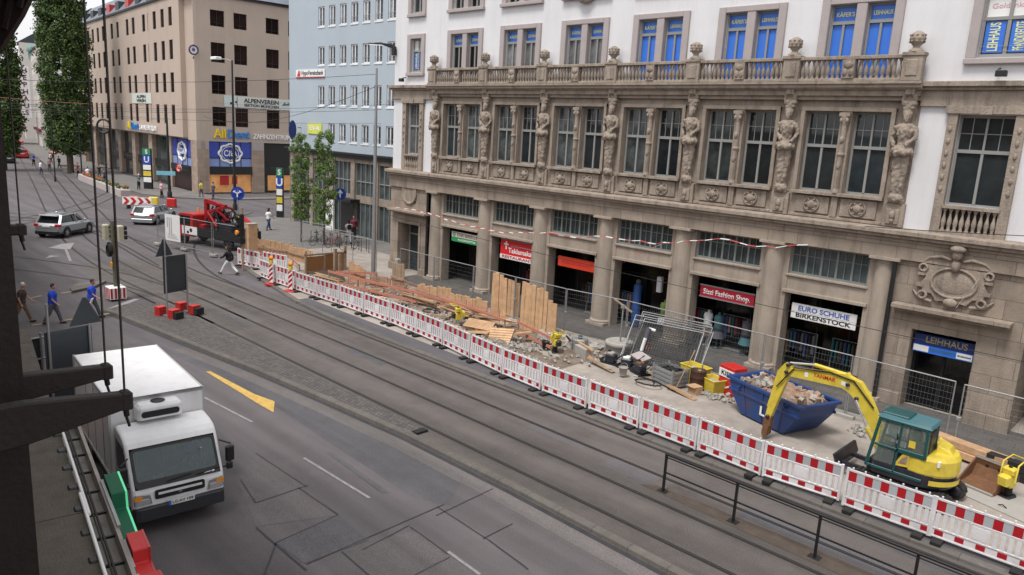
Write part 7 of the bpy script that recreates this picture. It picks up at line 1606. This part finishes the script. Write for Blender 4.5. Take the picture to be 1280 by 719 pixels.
    MB().loft([[(x0-.06,y0-.04,z1+.03),(x1,y0-.04,z1+.03),(x1,y1+.04,z1+.03),(x0-.06,y1+.04,z1+.03)],[(x0-.02,y0,z1+.1),(x1-.1,y0,z1+.12),(x1-.1,y1,z1+.12),(x0-.02,y1,z1+.1)]]).build('cab_roof', K['teal_roof'], t, bevel=.02)
    MB().bbox(x0+.5,x1-.06,y0+.1,y1-.08,z1+.1,z1+.16,.02).build('roof_hatch', K['teal'], t)
    cg = mat('cab_glass', (.5,.58,.56), .05, var=.1, spec=.7, trans=.85)
    m = MB(); m.box(.24,x1-.06,y1-.01,y1,z0+.04,1.24); m.box(.24,x1-.1,y1-.011,y1-.001,1.31,z1-.04); m.box(x0+.04,.15,y1-.01,y1,1.34,z1-.04); m.box(.23,x1-.08,y0,y0+.01,z0,z1-.04); m.box(x0+.04,.15,y0,y0+.01,1.34,z1-.04); m.box(x0-.004,x0+.006,y0+.05,y1-.05,1.34,z1-.04); m.build('window', cg, t)
    MB().box(-.2,-.05,y1+.002,y1+.006,1.42,1.6).build('yellow_label', K['yellow'], t); MB().prism([(.25,z0+.04),(x0+.04,z0+.04),(x0+.04,1.22),(.25,1.22)], 'y', y1-.03, y1-.02).build('door_panel', K['machine_dark'], t)
    MB().bbox(-.4,.1,.1,.55,1.0,1.25,.04).bbox(-.48,-.36,.1,.55,1.25,1.9,.04).build('seat', K['machine_dark'], t); MB().tube([(.35,.2,1.0),(.3,.2,1.6)], .02, 6).tube([(.35,.5,1.0),(.3,.5,1.6)], .02, 6).build('lever', K['black'], t)
    MB().sph((-.1,.34,1.6), (.15,.2,.2), 10).build('safety_vest', mat('lime_vest', (.35,.5,.03), .8), t)
    # boom and stick
    def plate(P, ws, y, w, nm, m_):
        up_p, lo = [], []
        for i, p in enumerate(P):
            a = Vector(P[max(i-1,0)]); b = Vector(P[min(i+1,len(P)-1)]); d = (b-a).normalized(); nrm = Vector((-d.y, d.x))*ws[i]/2
            up_p.append((p[0]+nrm.x, p[1]+nrm.y)); lo.append((p[0]-nrm.x, p[1]-nrm.y))
        m = MB(); m.prism(up_p + lo[::-1], 'y', y-w/2, y+w/2); return m.build(nm, m_, t, bevel=.02)
    by = -.32
    plate([(.72,.85),(1.42,1.94),(1.70,2.24),(2.05,2.36),(3.6,2.2)], [.22,.36,.43,.40,.21], by, .22, 'boom', K['yellow'])
    plate([(3.62,2.4),(3.72,2.12),(3.84,1.58),(4.02,.66)], [.2,.36,.28,.16], by, .19, 'stick', K['yellow'])
    for px_, pz_ in ((.8,.9),(1.9,2.3),(3.62,2.2),(3.6,2.42),(4.0,.72),(1.62,1.98)): MB().lathe([(.001,-.16),(.055,-.16),(.055,.16),(.001,.16)], (0,0,0), 10, 0, True, T(px_,by,pz_) @ RY).build('pin', K['machine_dark'], t)
    MB().bbox(.5,.88,by-.16,by+.16,.6,1.0,.03).build('boom_foot', K['machine_dark'], t)
    MB().tube([(.88,by+.17,.8),(1.25,by+.17,1.3)], .06, 10).build('boom_cylinder', K['yellow'], t); MB().tube([(1.25,by+.17,1.3),(1.62,by+.17,1.95)], .035, 8).build('boom_cylinder_rod', K['chrome'], t)
    MB().tube([(1.95,by,2.52),(2.9,by,2.58)], .055, 10).build('stick_cylinder', K['yellow'], t); MB().tube([(2.9,by,2.58),(3.6,by,2.46)], .03, 8).build('stick_cylinder_rod', K['chrome'], t); MB().prism([(1.8,2.42),(2.15,2.44),(1.98,2.6)], 'y', by-.1, by+.1).build('cylinder_bracket', K['yellow'], t)
    MB().tube([(3.9,by+.02,1.85),(4.06,by+.02,1.0)], .05, 9).build('bucket_cylinder', K['yellow'], t); MB().tube([(1.15,by+.14,1.85),(1.75,by+.14,2.44),(2.4,by+.14,2.52),(3.4,by+.14,2.38),(3.85,by+.14,1.7)], .02, 6).tube([(1.1,by-.14,1.7),(1.8,by-.14,2.5),(2.7,by-.14,2.55)], .02, 6).build('hydraulic_hose', K['rubber'], t)
    text(MB(), 'YANMAR', .16, T(2.55,by+.114,2.32) @ rz(R(180)) @ UP, 0, .003, fit=.62).build('boom_lettering', K['red'], t); MB().box(3.0,3.1,by+.111,by+.115,2.2,2.34).prism([(1.86,2.2),(2.08,2.25),(2.08,2.36),(1.86,2.32)], 'y', by+.111, by+.115).build('boom_label', K['white'], t)
    MB().bbox(3.9,4.12,by-.13,by+.13,.44,.72,.03).build('coupler', K['rust'], t); MB().prism([(3.93,.46),(4.1,.46),(4.12,.18),(4.05,.04),(3.96,.14)], 'y', by-.16, by+.16).build('narrow_bucket', K['rust'], t)
    return t
excavator()
# ---- black flatbed with a red crane (local +x = driving direction, to the left in the picture)
def flatbed():
    t = thing('flatbed_truck', 'black flatbed truck with a red cab and a folded red loading crane', 'truck', (-49.2,22.1,0), R(196)); 
    MB().box(-3.0,.9,-.95,.95,.85,1.0).build('bed', K['black'], t); m = MB(); m.box(-3.0,.9,.93,.97,.7,1.25); m.box(-3.0,.9,-.97,-.93,.7,1.25); m.box(-3.02,-2.98,-.95,.95,.7,1.25); m.build('bed_side', K['steel_dark'], t)
    MB().box(-2.9,2.9,-.4,.4,.5,.85).build('chassis', K['steel_dark'], t)
    prof = [(1.35,.55),(3.2,.55),(3.28,1.1),(3.1,1.35),(2.75,2.0),(2.5,2.1),(1.45,2.1),(1.35,2.0)]
    MB().loft([[(x,y,z) for x, z in prof] for y in (-.95,.95)]).build('cab', mat('cab_red', (.42,.02,.02), .35, var=.15, scale=3), t, bevel=.06, seg=2)
    for s_ in (-1, 1): MB().prism([(1.6,1.3),(2.95,1.3),(2.65,1.95),(1.6,1.95)], 'y', min(s_*.951,s_*.962), max(s_*.951,s_*.962)).build('side_window', K['car_glass'], t); 
    MB().loft([[(3.14,-.85,1.34),(3.14,.85,1.34),(3.1,.85,1.32),(3.1,-.85,1.32)],[(2.79,-.8,1.98),(2.79,.8,1.98),(2.75,.8,1.96),(2.75,-.8,1.96)]]).build('windscreen', K['car_glass'], t)
    for x in (2.45,-1.9):
        for y in (-.8,.8): wheel(t, x, y, .42, .26, 'steel_dark')
    m = MB(); m.bbox(.85,1.3,-.5,.5,.9,1.4,.04); m.beam((1.05,0,1.3),(1.05,0,3.1),.28,.28); m.beam((1.05,0,3.0),(-.9,.1,2.75),.22,.28); m.beam((-.9,.1,2.75),(.5,.35,2.3),.18,.2); m.beam((.5,.4,2.3),(-.4,.45,1.4),.14,.16); m.beam((.95,-.3,1.4),(.4,-.3,2.75),.12,.12); m.beam((-1.0,-.4,1.2),(-1.0,-.4,2.6),.16,.16); m.beam((-1.0,-.4,2.6),(-.2,.3,2.9),.14,.16); m.build('crane', K['crane_red'], t, bevel=.02)
    m = MB(); m.tube([(1.0,.2,1.5),(.2,.2,2.7)], .06, 8); m.tube([(-.3,.5,2.6),(-.8,.5,1.5)], .05, 8); m.tube([(-.6,0,2.5),(-.6,.1,1.4)], .05, 8); m.tube([(.2,-.3,2.6),(-.5,-.3,1.6),(-.2,-.2,1.2)], .04, 7); m.build('crane_hydraulics', K['steel_dark'], t)
    MB().tube([(-.95,-.3,1.3),(-1.1,-.35,2.4)], .05, 7).tube([(-1.2,-.3,1.35),(-1.25,-.3,2.1)], .04, 7).build('pale_strap', K['white'], t)
    m = MB(); r9 = random.Random(9)
    for k in range(60):
        p = (r9.uniform(-1.5,.9), r9.uniform(-.4,.4), r9.uniform(1.1,2.5)); q = (-.3+(p[0]+.3)*.3, p[1]*.2, 1.8+(p[2]-1.8)*.3); m.beam(p, (q[0]+r9.uniform(-.5,.5), q[1]+r9.uniform(-.3,.3), q[2]+r9.uniform(-.4,.9)), r9.uniform(.05,.12), None, k % 3)
    m.build('crane_linkage', [K['crane_red'], K['steel_dark'], K['machine_dark']], t); MB().bbox(-1.8,-.7,-.5,.5,1.0,1.7,.05).build('load', K['machine_dark'], t); MB().bbox(-.5,.2,-.6,.0,1.0,1.9,.05).build('load_box', K['grey_cloth'], t)
    MB().tube([(1.9,0,2.1),(1.9,0,2.45)], .06, 8).build('beacon_lamp', K['amber'], t)
    MB().box(.9,2.4,.97,.99,.7,1.25).build('white_tarpaulin', K['white'], t); MB().sph((1.5,.99,1.0), (.14,.02,.14), 8).sph((1.8,.99,.85), (.12,.02,.1), 8).build('dark_print', K['black'], t)
    return t
flatbed()
# ------------------------------------------------------------------ people
def person(label, loc, rot, top, bottom, hair='hair_dark', shoe='shoe', stride=.5, lean=0., skirt=False, scale=1., vox=.016, arms=(25,-20), elbow=30, sit=False, long_sleeve=False, bare_leg=False, reach=None, group=None, long_hair=False, bag=None, cap=None):
    leg = stride
    def limb(h, a, k):
        kn = (h[0]+.43*math.sin(a), h[1], h[2]-.43*math.cos(a)); an = (kn[0]+.42*math.sin(a-k), h[1], kn[2]-.42*math.cos(a-k)); return kn, an
    hz = .90; legs = []
    for s_, a, k in ((1, leg, .12), (-1, -leg*.75, .35*min(1, abs(leg)*2))):
        if sit: a, k = 1.45, 1.45
        h = (0, s_*.09, hz); kn, an = limb(h, a, k); legs.append((h, kn, an, a-k))
    zmin = min(l[2][2] for l in legs)-.08
    dz = -zmin
    def up(p): return (p[0], p[1], p[2]+dz)
    sh_x = math.sin(lean)*.5; sh_z = hz+.5*math.cos(lean)
    head = (sh_x+.05+lean*.12, 0, sh_z+.235)
    m = MB()
    m.tube([up((0,0,hz-.06)),up((0,0,hz+.06)),up((sh_x*.4,0,hz+.2)),up((sh_x*.85,0,sh_z-.1)),up((sh_x,0,sh_z))], [.13,.15,.135,.155,.11], 12)
    m.sph(up((sh_x*.95,0,sh_z-.04)), (.1,.19,.09), 10)
    m.tube([up((sh_x,0,sh_z-.02)),up((head[0]-.02,0,head[2]-.08))], [.06,.052], 8)
    m.sph(up(head), (.095,.075,.118), 12); m.sph(up((head[0]+.095,0,head[2]-.015)), (.022,.016,.024), 6); m.sph(up((head[0]+.03,0,head[2]-.075)), (.06,.05,.045), 8)
    for s_ in (-1, 1): m.sph(up((head[0]-.005,s_*.078,head[2]-.01)), (.02,.012,.032), 6)
    for h, kn, an, ft in legs:
        m.tube([up(h), up(((h[0]+kn[0])/2,h[1],(h[2]+kn[2])/2)), up(kn), up((kn[0]*.55+an[0]*.45,kn[1],kn[2]*.55+an[2]*.45)), up(an)], [.085,.075,.055,.056,.036], 10)
        m.tube([up((an[0]-.04,an[1],an[2]-.04)), up((an[0]+.15*math.cos(ft*.5),an[1],an[2]-.05+.15*math.sin(ft*.5)))], [.04,.035], 8)
    AR = []
    for s_, a in ((1, arms[1]), (-1, arms[0])):
        a = R(a); sp = (sh_x, s_*.19, sh_z-.03); el = (sp[0]+.28*math.sin(a), s_*.235, sp[2]-.28*math.cos(a)); b = a+R(elbow); wr = (el[0]+.25*math.sin(b), s_*.22, el[2]-.25*math.cos(b))
        if reach and s_ == 1:
            el = (sp[0]+.2, .24, sp[2]-.14); wr = (sp[0]+.42, .16, sp[2]+.02)
        d = (Vector(wr)-Vector(el)).normalized(); AR.append((sp, el, wr, d, s_))
        m.tube([up(sp), up(el), up(wr)], [.055,.043,.03], 9)
        pl = Vector(wr)+d*.05; m.tube([up(wr), up(pl), up(Vector(wr)+d*.09)], [.028,.04,.036], 8)
        for f in range(4):
            o_ = Vector((.028-.019*f, 0, 0)); p0 = Vector(wr)+d*.085+o_; L_ = (.062,.075,.07,.055)[f]
            m.tube([up(p0), up(p0+d*L_*.55+Vector((0,-s_*.006,0))), up(p0+d*L_*.95+Vector((0,-s_*.02,0)))], [.011,.010,.008], 6)
        th = Vector(wr)+d*.03+Vector((.03,0,0)); m.tube([up(th), up(th+d*.035+Vector((.022,-s_*.01,0))), up(th+d*.07+Vector((.024,-s_*.015,0)))], [.013,.012,.009], 6)
    for i_ in range(len(m.v)): m.v[i_] = m.v[i_]*scale
    body = m.build('person', K['skin'], None, loc=(*loc[:2], loc[2]+0), rot=rot, remesh=vox)
    tag(body, label, 'person', group)
    # clothes
    c = MB()
    c.tube([up((0,0,hz-.04)),up((0,0,hz+.08)),up((sh_x*.4,0,hz+.2)),up((sh_x*.85,0,sh_z-.1)),up((sh_x,0,sh_z+.01))], [.168,.172,.158,.178,.12], 14); c.sph(up((sh_x*.95,0,sh_z-.035)), (.122,.212,.1), 10)
    for sp, el, wr, d, s_ in AR:
        e = Vector(sp).lerp(Vector(el), .72)
        c.tube([up(sp), up(e)], [.075,.07], 9)
        if long_sleeve: c.tube([up(sp), up(el), up(Vector(el).lerp(Vector(wr), .95))], [.073,.058,.045], 9)
    def fin(mb, nm, mt, v=vox*1.15):
        for i_ in range(len(mb.v)): mb.v[i_] = mb.v[i_]*scale
        return mb.build(nm, K[mt], body, remesh=v)
    fin(c, 'shirt', top)
    c = MB()
    if skirt: c.tube([up((0,0,hz+.02)),up((.02,0,hz-.2)),up((.03,0,hz-.48))], [.17,.2,.23], 14)
    else:
        c.tube([up((0,0,hz+.07)),up((0,0,hz-.1))], [.165,.15], 12)
        for h, kn, an, ft in legs:
            e = Vector(kn).lerp(Vector(an), .9 if not bare_leg else -.1)
            c.tube([up(h), up(((h[0]+kn[0])/2,h[1],(h[2]+kn[2])/2)), up(kn if not bare_leg else e)] + ([] if bare_leg else [up(e)]), [.105,.098,.078] + ([] if bare_leg else [.068]), 10)
    fin(c, 'skirt' if skirt else 'trousers', bottom)
    c = MB()
    for h, kn, an, ft in legs:
        q = ft*.5; c.tube([up((an[0]-.06,an[1],an[2]-.045)), up((an[0]+.05,an[1],an[2]-.045+.03*q)), up((an[0]+.18*math.cos(q),an[1],an[2]-.05+.17*math.sin(q)))], [.048,.052,.04], 8)
    fin(c, 'shoes', shoe)
    c = MB(); c.sph(up((head[0]-.018,0,head[2]+.03)), (.1,.085,.105), 12)
    if long_hair: c.tube([up((head[0]-.05,0,head[2]+.03)),up((head[0]-.08,0,head[2]-.1)),up((head[0]-.08,0,head[2]-.22))], [.085,.08,.05], 9)
    # open the face side of the hair
    c.v = [Vector((min(v.x, (up(head)[0])+.035) if v.z < up(head)[2]+.05 else v.x, v.y, v.z)) for v in c.v]
    fin(c, 'hair' if not cap else 'cap', cap or hair)
    if bag:
        b = MB(); b.bbox(-.3,-.14,-.15,.15,1.05,1.4,.04); fin(b, 'backpack', bag, .02)
    return body
person('white haired person in a dark brown top and tan trousers walking at the far left', (-34.4,7.25,0), R(62), 'brown_cloth', 'khaki', 'hair_white', stride=.42, lean=.12, vox=.011, scale=.97, arms=(-15,18))
person('person in a blue polo shirt and dark grey trousers walking, middle of the three', (-33.55,8.15,0), R(60), 'cobalt', 'grey_cloth', stride=.38, lean=.03, vox=.011, scale=.97, arms=(12,-14))
person('person in a blue shirt carrying white papers, rightmost of the three walkers', (-33.75,9.65,0), R(58), 'cobalt', 'grey_cloth', stride=.4, lean=.05, vox=.011, scale=.97, arms=(22,-20))
t = thing('paper_bundle', 'white papers held by the rightmost of the three blue and brown walkers', 'papers', (-33.52,9.55,.72), R(58)); t.rotation_euler = (0,R(20),R(58)); MB().bbox(-.02,.02,-.16,.16,-.22,.2,.006).build('paper', K['white'], t)
person('person in black top and white trousers striding across the tram tracks', (-39.5,18.3,.06), R(215), 'black_cloth', 'white_cloth', stride=.62, lean=.06, vox=.012, arms=(-30,35), long_sleeve=True, long_hair=True, scale=.98)
person('person in a white blouse and dark blue trousers walking before the saplings', (-54.2,28.4,.1), R(100), 'white_cloth', 'denim', stride=.3, vox=.018, long_hair=True)
person('person with a dark bag and white trousers walking by the bicycle rail', (-45.9,30.3,.1), R(160), 'white_cloth', 'white_cloth', stride=.35, vox=.018, bag='black_cloth', long_hair=True)
person('person in a maroon jacket standing by the blue building entrance', (-47.6,31.9,.1), R(-60), 'maroon', 'black_cloth', stride=.06, vox=.018, long_sleeve=True)
person('person in a pale pink shirt standing beside the dark pole', (-79.6,29.9,.1), R(250), 'pink', 'black_cloth', stride=.15, vox=.022)
person('person in a yellow top in front of the corner entrance', (-79.6,34.0,.1), R(200), 'yellow', 'grey_cloth', stride=.2, vox=.022)
person('person in dark clothes right of the corner entrance beside the truck crane', (-77.8,34.5,.1), R(100), 'grey_cloth', 'denim', stride=.2, vox=.022)
person('person in a pale blue shirt standing beside the planter and cycles', (-88.8,30.9,.1), R(30), 'teal_roof', 'black_cloth', stride=.1, vox=.022, cap='white')
cr = [(-97,29.9,'grey_cloth','denim','beside the thin dark pole near the planter'),(-101,29.3,'white_cloth','black_cloth','in a white top just left of the tall tree'),(-104,31.5,'black_cloth','grey_cloth','in black under the tall tree'),(-108,30.2,'maroon','black_cloth','in maroon under the tall tree'),(-112,27,'white_cloth','denim','in white on the road edge far up the street'),(-118,29.5,'pink','grey_cloth','in pink far up the street'),(-123,32,'black_cloth','black_cloth','in black far up the street'),(-128,30,'cobalt','black_cloth','in blue far up the street'),(-133,33.5,'white_cloth','khaki','in white and tan far up the street'),(-139,35,'maroon','denim','in maroon far up the street'),(-146,37,'grey_cloth','black_cloth','in grey far up the street'),(-152,38.5,'pink','denim','in pink by the vertical banner'),(-125,16.5,'white_cloth','black_cloth','in white on the left pavement'),(-135,18,'black_cloth','denim','in black on the left pavement')]
for i, (x, y, a, b, lb) in enumerate(cr):
    person('distant person '+lb, (x,y,.1), rnd.uniform(0,6.28), a, b, stride=rnd.uniform(.1,.45), vox=.03, group='people in the far street')
d_ = person('driver in a blue shirt with an arm raised behind the truck windscreen', tuple(TR.matrix_basis @ Vector((-.72,.42,.62)))[:3], R(-6), 'cobalt', 'denim', sit=True, reach=True, vox=.014, scale=.82)
# ------------------------------------------------------------------ trees
def tree(label, loc, H, crown, trunk_r, leaf, n, size, seed, z0, branches=9, nm='street_tree', shape=None):
    t = thing(nm, label, 'tree', loc); rr = random.Random(seed)
    m = MB(); m.tube([(0,0,-.1),(.05,.02,H*.3),(.0,.1,H*.62),(.1,0,H*.9)], [trunk_r,trunk_r*.8,trunk_r*.5,trunk_r*.15], 9)
    tips = []
    for k in range(branches):
        z = z0+(H*.88-z0)*(k+.5)/branches; a = k*2.4+rr.random(); f = (z-z0)/(H-z0); r_ = shape(f)*crown*.75
        p1 = (r_*.5*math.cos(a), r_*.5*math.sin(a), z+r_*.35); p2 = (r_*math.cos(a+.2), r_*math.sin(a+.2), z+r_*.9)
        m.tube([(0,0,z), p1, p2], [trunk_r*.32*(1-f*.5), trunk_r*.2, trunk_r*.06], 6); tips.append(p2)
    m.build('trunk', K['bark'], t)
    L_ = MB(); cl = []
    for k in range(int(n/55)):
        f = rr.random(); a = rr.random()*6.283; z = z0+(H-z0)*f; r_ = shape(f)*crown*math.sqrt(rr.uniform(.12,1)); cl.append((r_*math.cos(a), r_*math.sin(a), z, rr.uniform(.5,1.15)))
    for c in cl:
        R_ = crown*.27*c[3]+size*.7
        for q in range(55):
            d = Vector((rr.gauss(0,1), rr.gauss(0,1), rr.gauss(0,1)*1.1)).normalized()*R_*rr.uniform(.25,1); p = Vector(c[:3])+d
            s_ = size*rr.uniform(.5,1.1); nrm = (d.normalized()*.6+Vector((rr.uniform(-1,1),rr.uniform(-1,1),rr.uniform(-.2,1)))).normalized()
            u = nrm.orthogonal().normalized(); u = Matrix.Rotation(rr.random()*6.28, 3, nrm) @ u; v = nrm.cross(u)
            L_.add([p-u*s_, p-v*s_*.5+nrm*s_*.1, p+u*s_, p+v*s_*.5+nrm*s_*.1], [(0,1,2,3)])
    L_.build('crown', K[leaf], t); return t
pop = lambda f: (.55+.55*math.sin(math.pi*min(1, f*1.0+.12)))*(1 if f < .75 else max(.12, (1-f)/.25*.9+.1))
tree('tall dark poplar like tree before the tan building at the upper left', (-114,31.0,0), 33, 2.75, .42, 'leaf_dark', 70000, .22, 5, 3.0, 14, shape=pop)
tree('dark tall tree at the left picture edge beyond the junction', (-120,24.6,0), 29, 2.5, .4, 'leaf_dark', 34000, .25, 8, 2.5, 12, shape=pop)
tree('street tree added to darken the left side of the far street', (-150,25.5,0), 18, 3.2, .35, 'leaf_dark', 12000, .36, 18, 3, 9, shape=pop)  # extra tree put in to darken the far street
tree('dark street tree behind the vertical banner in the far street', (-205,43,0), 16, 4, .35, 'leaf_dark', 4000, .5, 28, 3, 9, shape=pop)
col = lambda f: .55+.5*math.sin(math.pi*(f*.85+.12))
tree('slender light green sapling, the left and shorter of the two', (-47.9,27.6,.1), 7.7, .72, .06, 'leaf_light', 9000, .075, 31, 1.7, 10, nm='sapling', shape=col)
tree('slender light green sapling, the right and taller of the two', (-46.0,28.3,.1), 7.9, .82, .06, 'leaf_light', 10000, .075, 37, 1.5, 10, nm='sapling', shape=col)
t = thing('grass_tuft', 'small green weed tuft on the soil before the narrow door', 'weed', (-30.9,23.9,.2)); m = MB()
for k in range(60):
    a = rnd.random()*6.28; r_ = rnd.uniform(.05,.4); h = rnd.uniform(.2,.45); m.add([(r_*.4*math.cos(a),r_*.4*math.sin(a),0),(r_*.4*math.cos(a)+.04,r_*.4*math.sin(a),0),(r_*math.cos(a),r_*math.sin(a),h)], [(0,1,2)])
m.build('blades', K['leaf_light'], t)
t = thing('bicycle_rail', 'low dark tube rail with parked bicycles left of the saplings', 'bicycle stand', (-44.5,28.6,.1), R(12)); m = MB()
for k in range(9): m.tube([(-2.8+k*.7,0,0),(-2.8+k*.7,0,.9),(-2.8+k*.7,.5,.9),(-2.8+k*.7,.5,0)], .025, 6)
m.build('hoops', K['steel_dark'], t)
def bicycle(lb, loc, rot, c_):
    t = thing('bicycle', lb, 'bicycle', loc, rot)
    for x in (-.52,.52):
        w_ = MB().tube([(x+.32*math.cos(a),0,.33+.32*math.sin(a)) for a in [2*math.pi*k/18 for k in range(19)]], .02, 6).build('wheel', K['rubber'], t)
    m = MB(); m.tube([(-.52,0,.33),(-.1,0,.32),(.38,0,.75),(-.2,0,.8),(-.52,0,.33)], .02, 6); m.tube([(-.1,0,.32),(-.24,0,.92)], .018, 6); m.tube([(.52,0,.33),(.36,0,.98)], .018, 6); m.build('frame', K[c_], t)
    MB().tube([(.3,-.25,1.02),(.38,0,.98),(.3,.25,1.02)], .014, 6).build('handlebar', K['steel_dark'], t); MB().bbox(-.36,-.1,-.07,.07,.9,.97,.02).build('saddle', K['black'], t)
bicycle('dark bicycle leaning at the tube rail, left one', (-46.2,28.0,.1), R(100), 'black'); bicycle('red bicycle leaning at the tube rail, middle one', (-44.9,28.4,.1), R(105), 'red'); bicycle('grey bicycle leaning at the tube rail, right one', (-43.6,28.8,.1), R(98), 'galv')
t = thing('red_handcart', 'red hand cart left of the white bloused walker', 'cart', (-53.6,26.4,.1), R(30)); MB().beam((-.7,0,1.3),(.6,0,.4),.5,.1).beam((-.7,-.2,1.3),(-.7,-.2,.1),.06,.06).beam((-.7,.2,1.3),(-.7,.2,.1),.06,.06).build('frame', K['red'], t)
for y in (-.3,.3): MB().lathe([(.001,-.04),(.2,-.04),(.2,.04),(.001,.04)], (0,0,0), 14, 0, True, T(.5,y,.2) @ RY).build('wheel', K['rubber'], t)
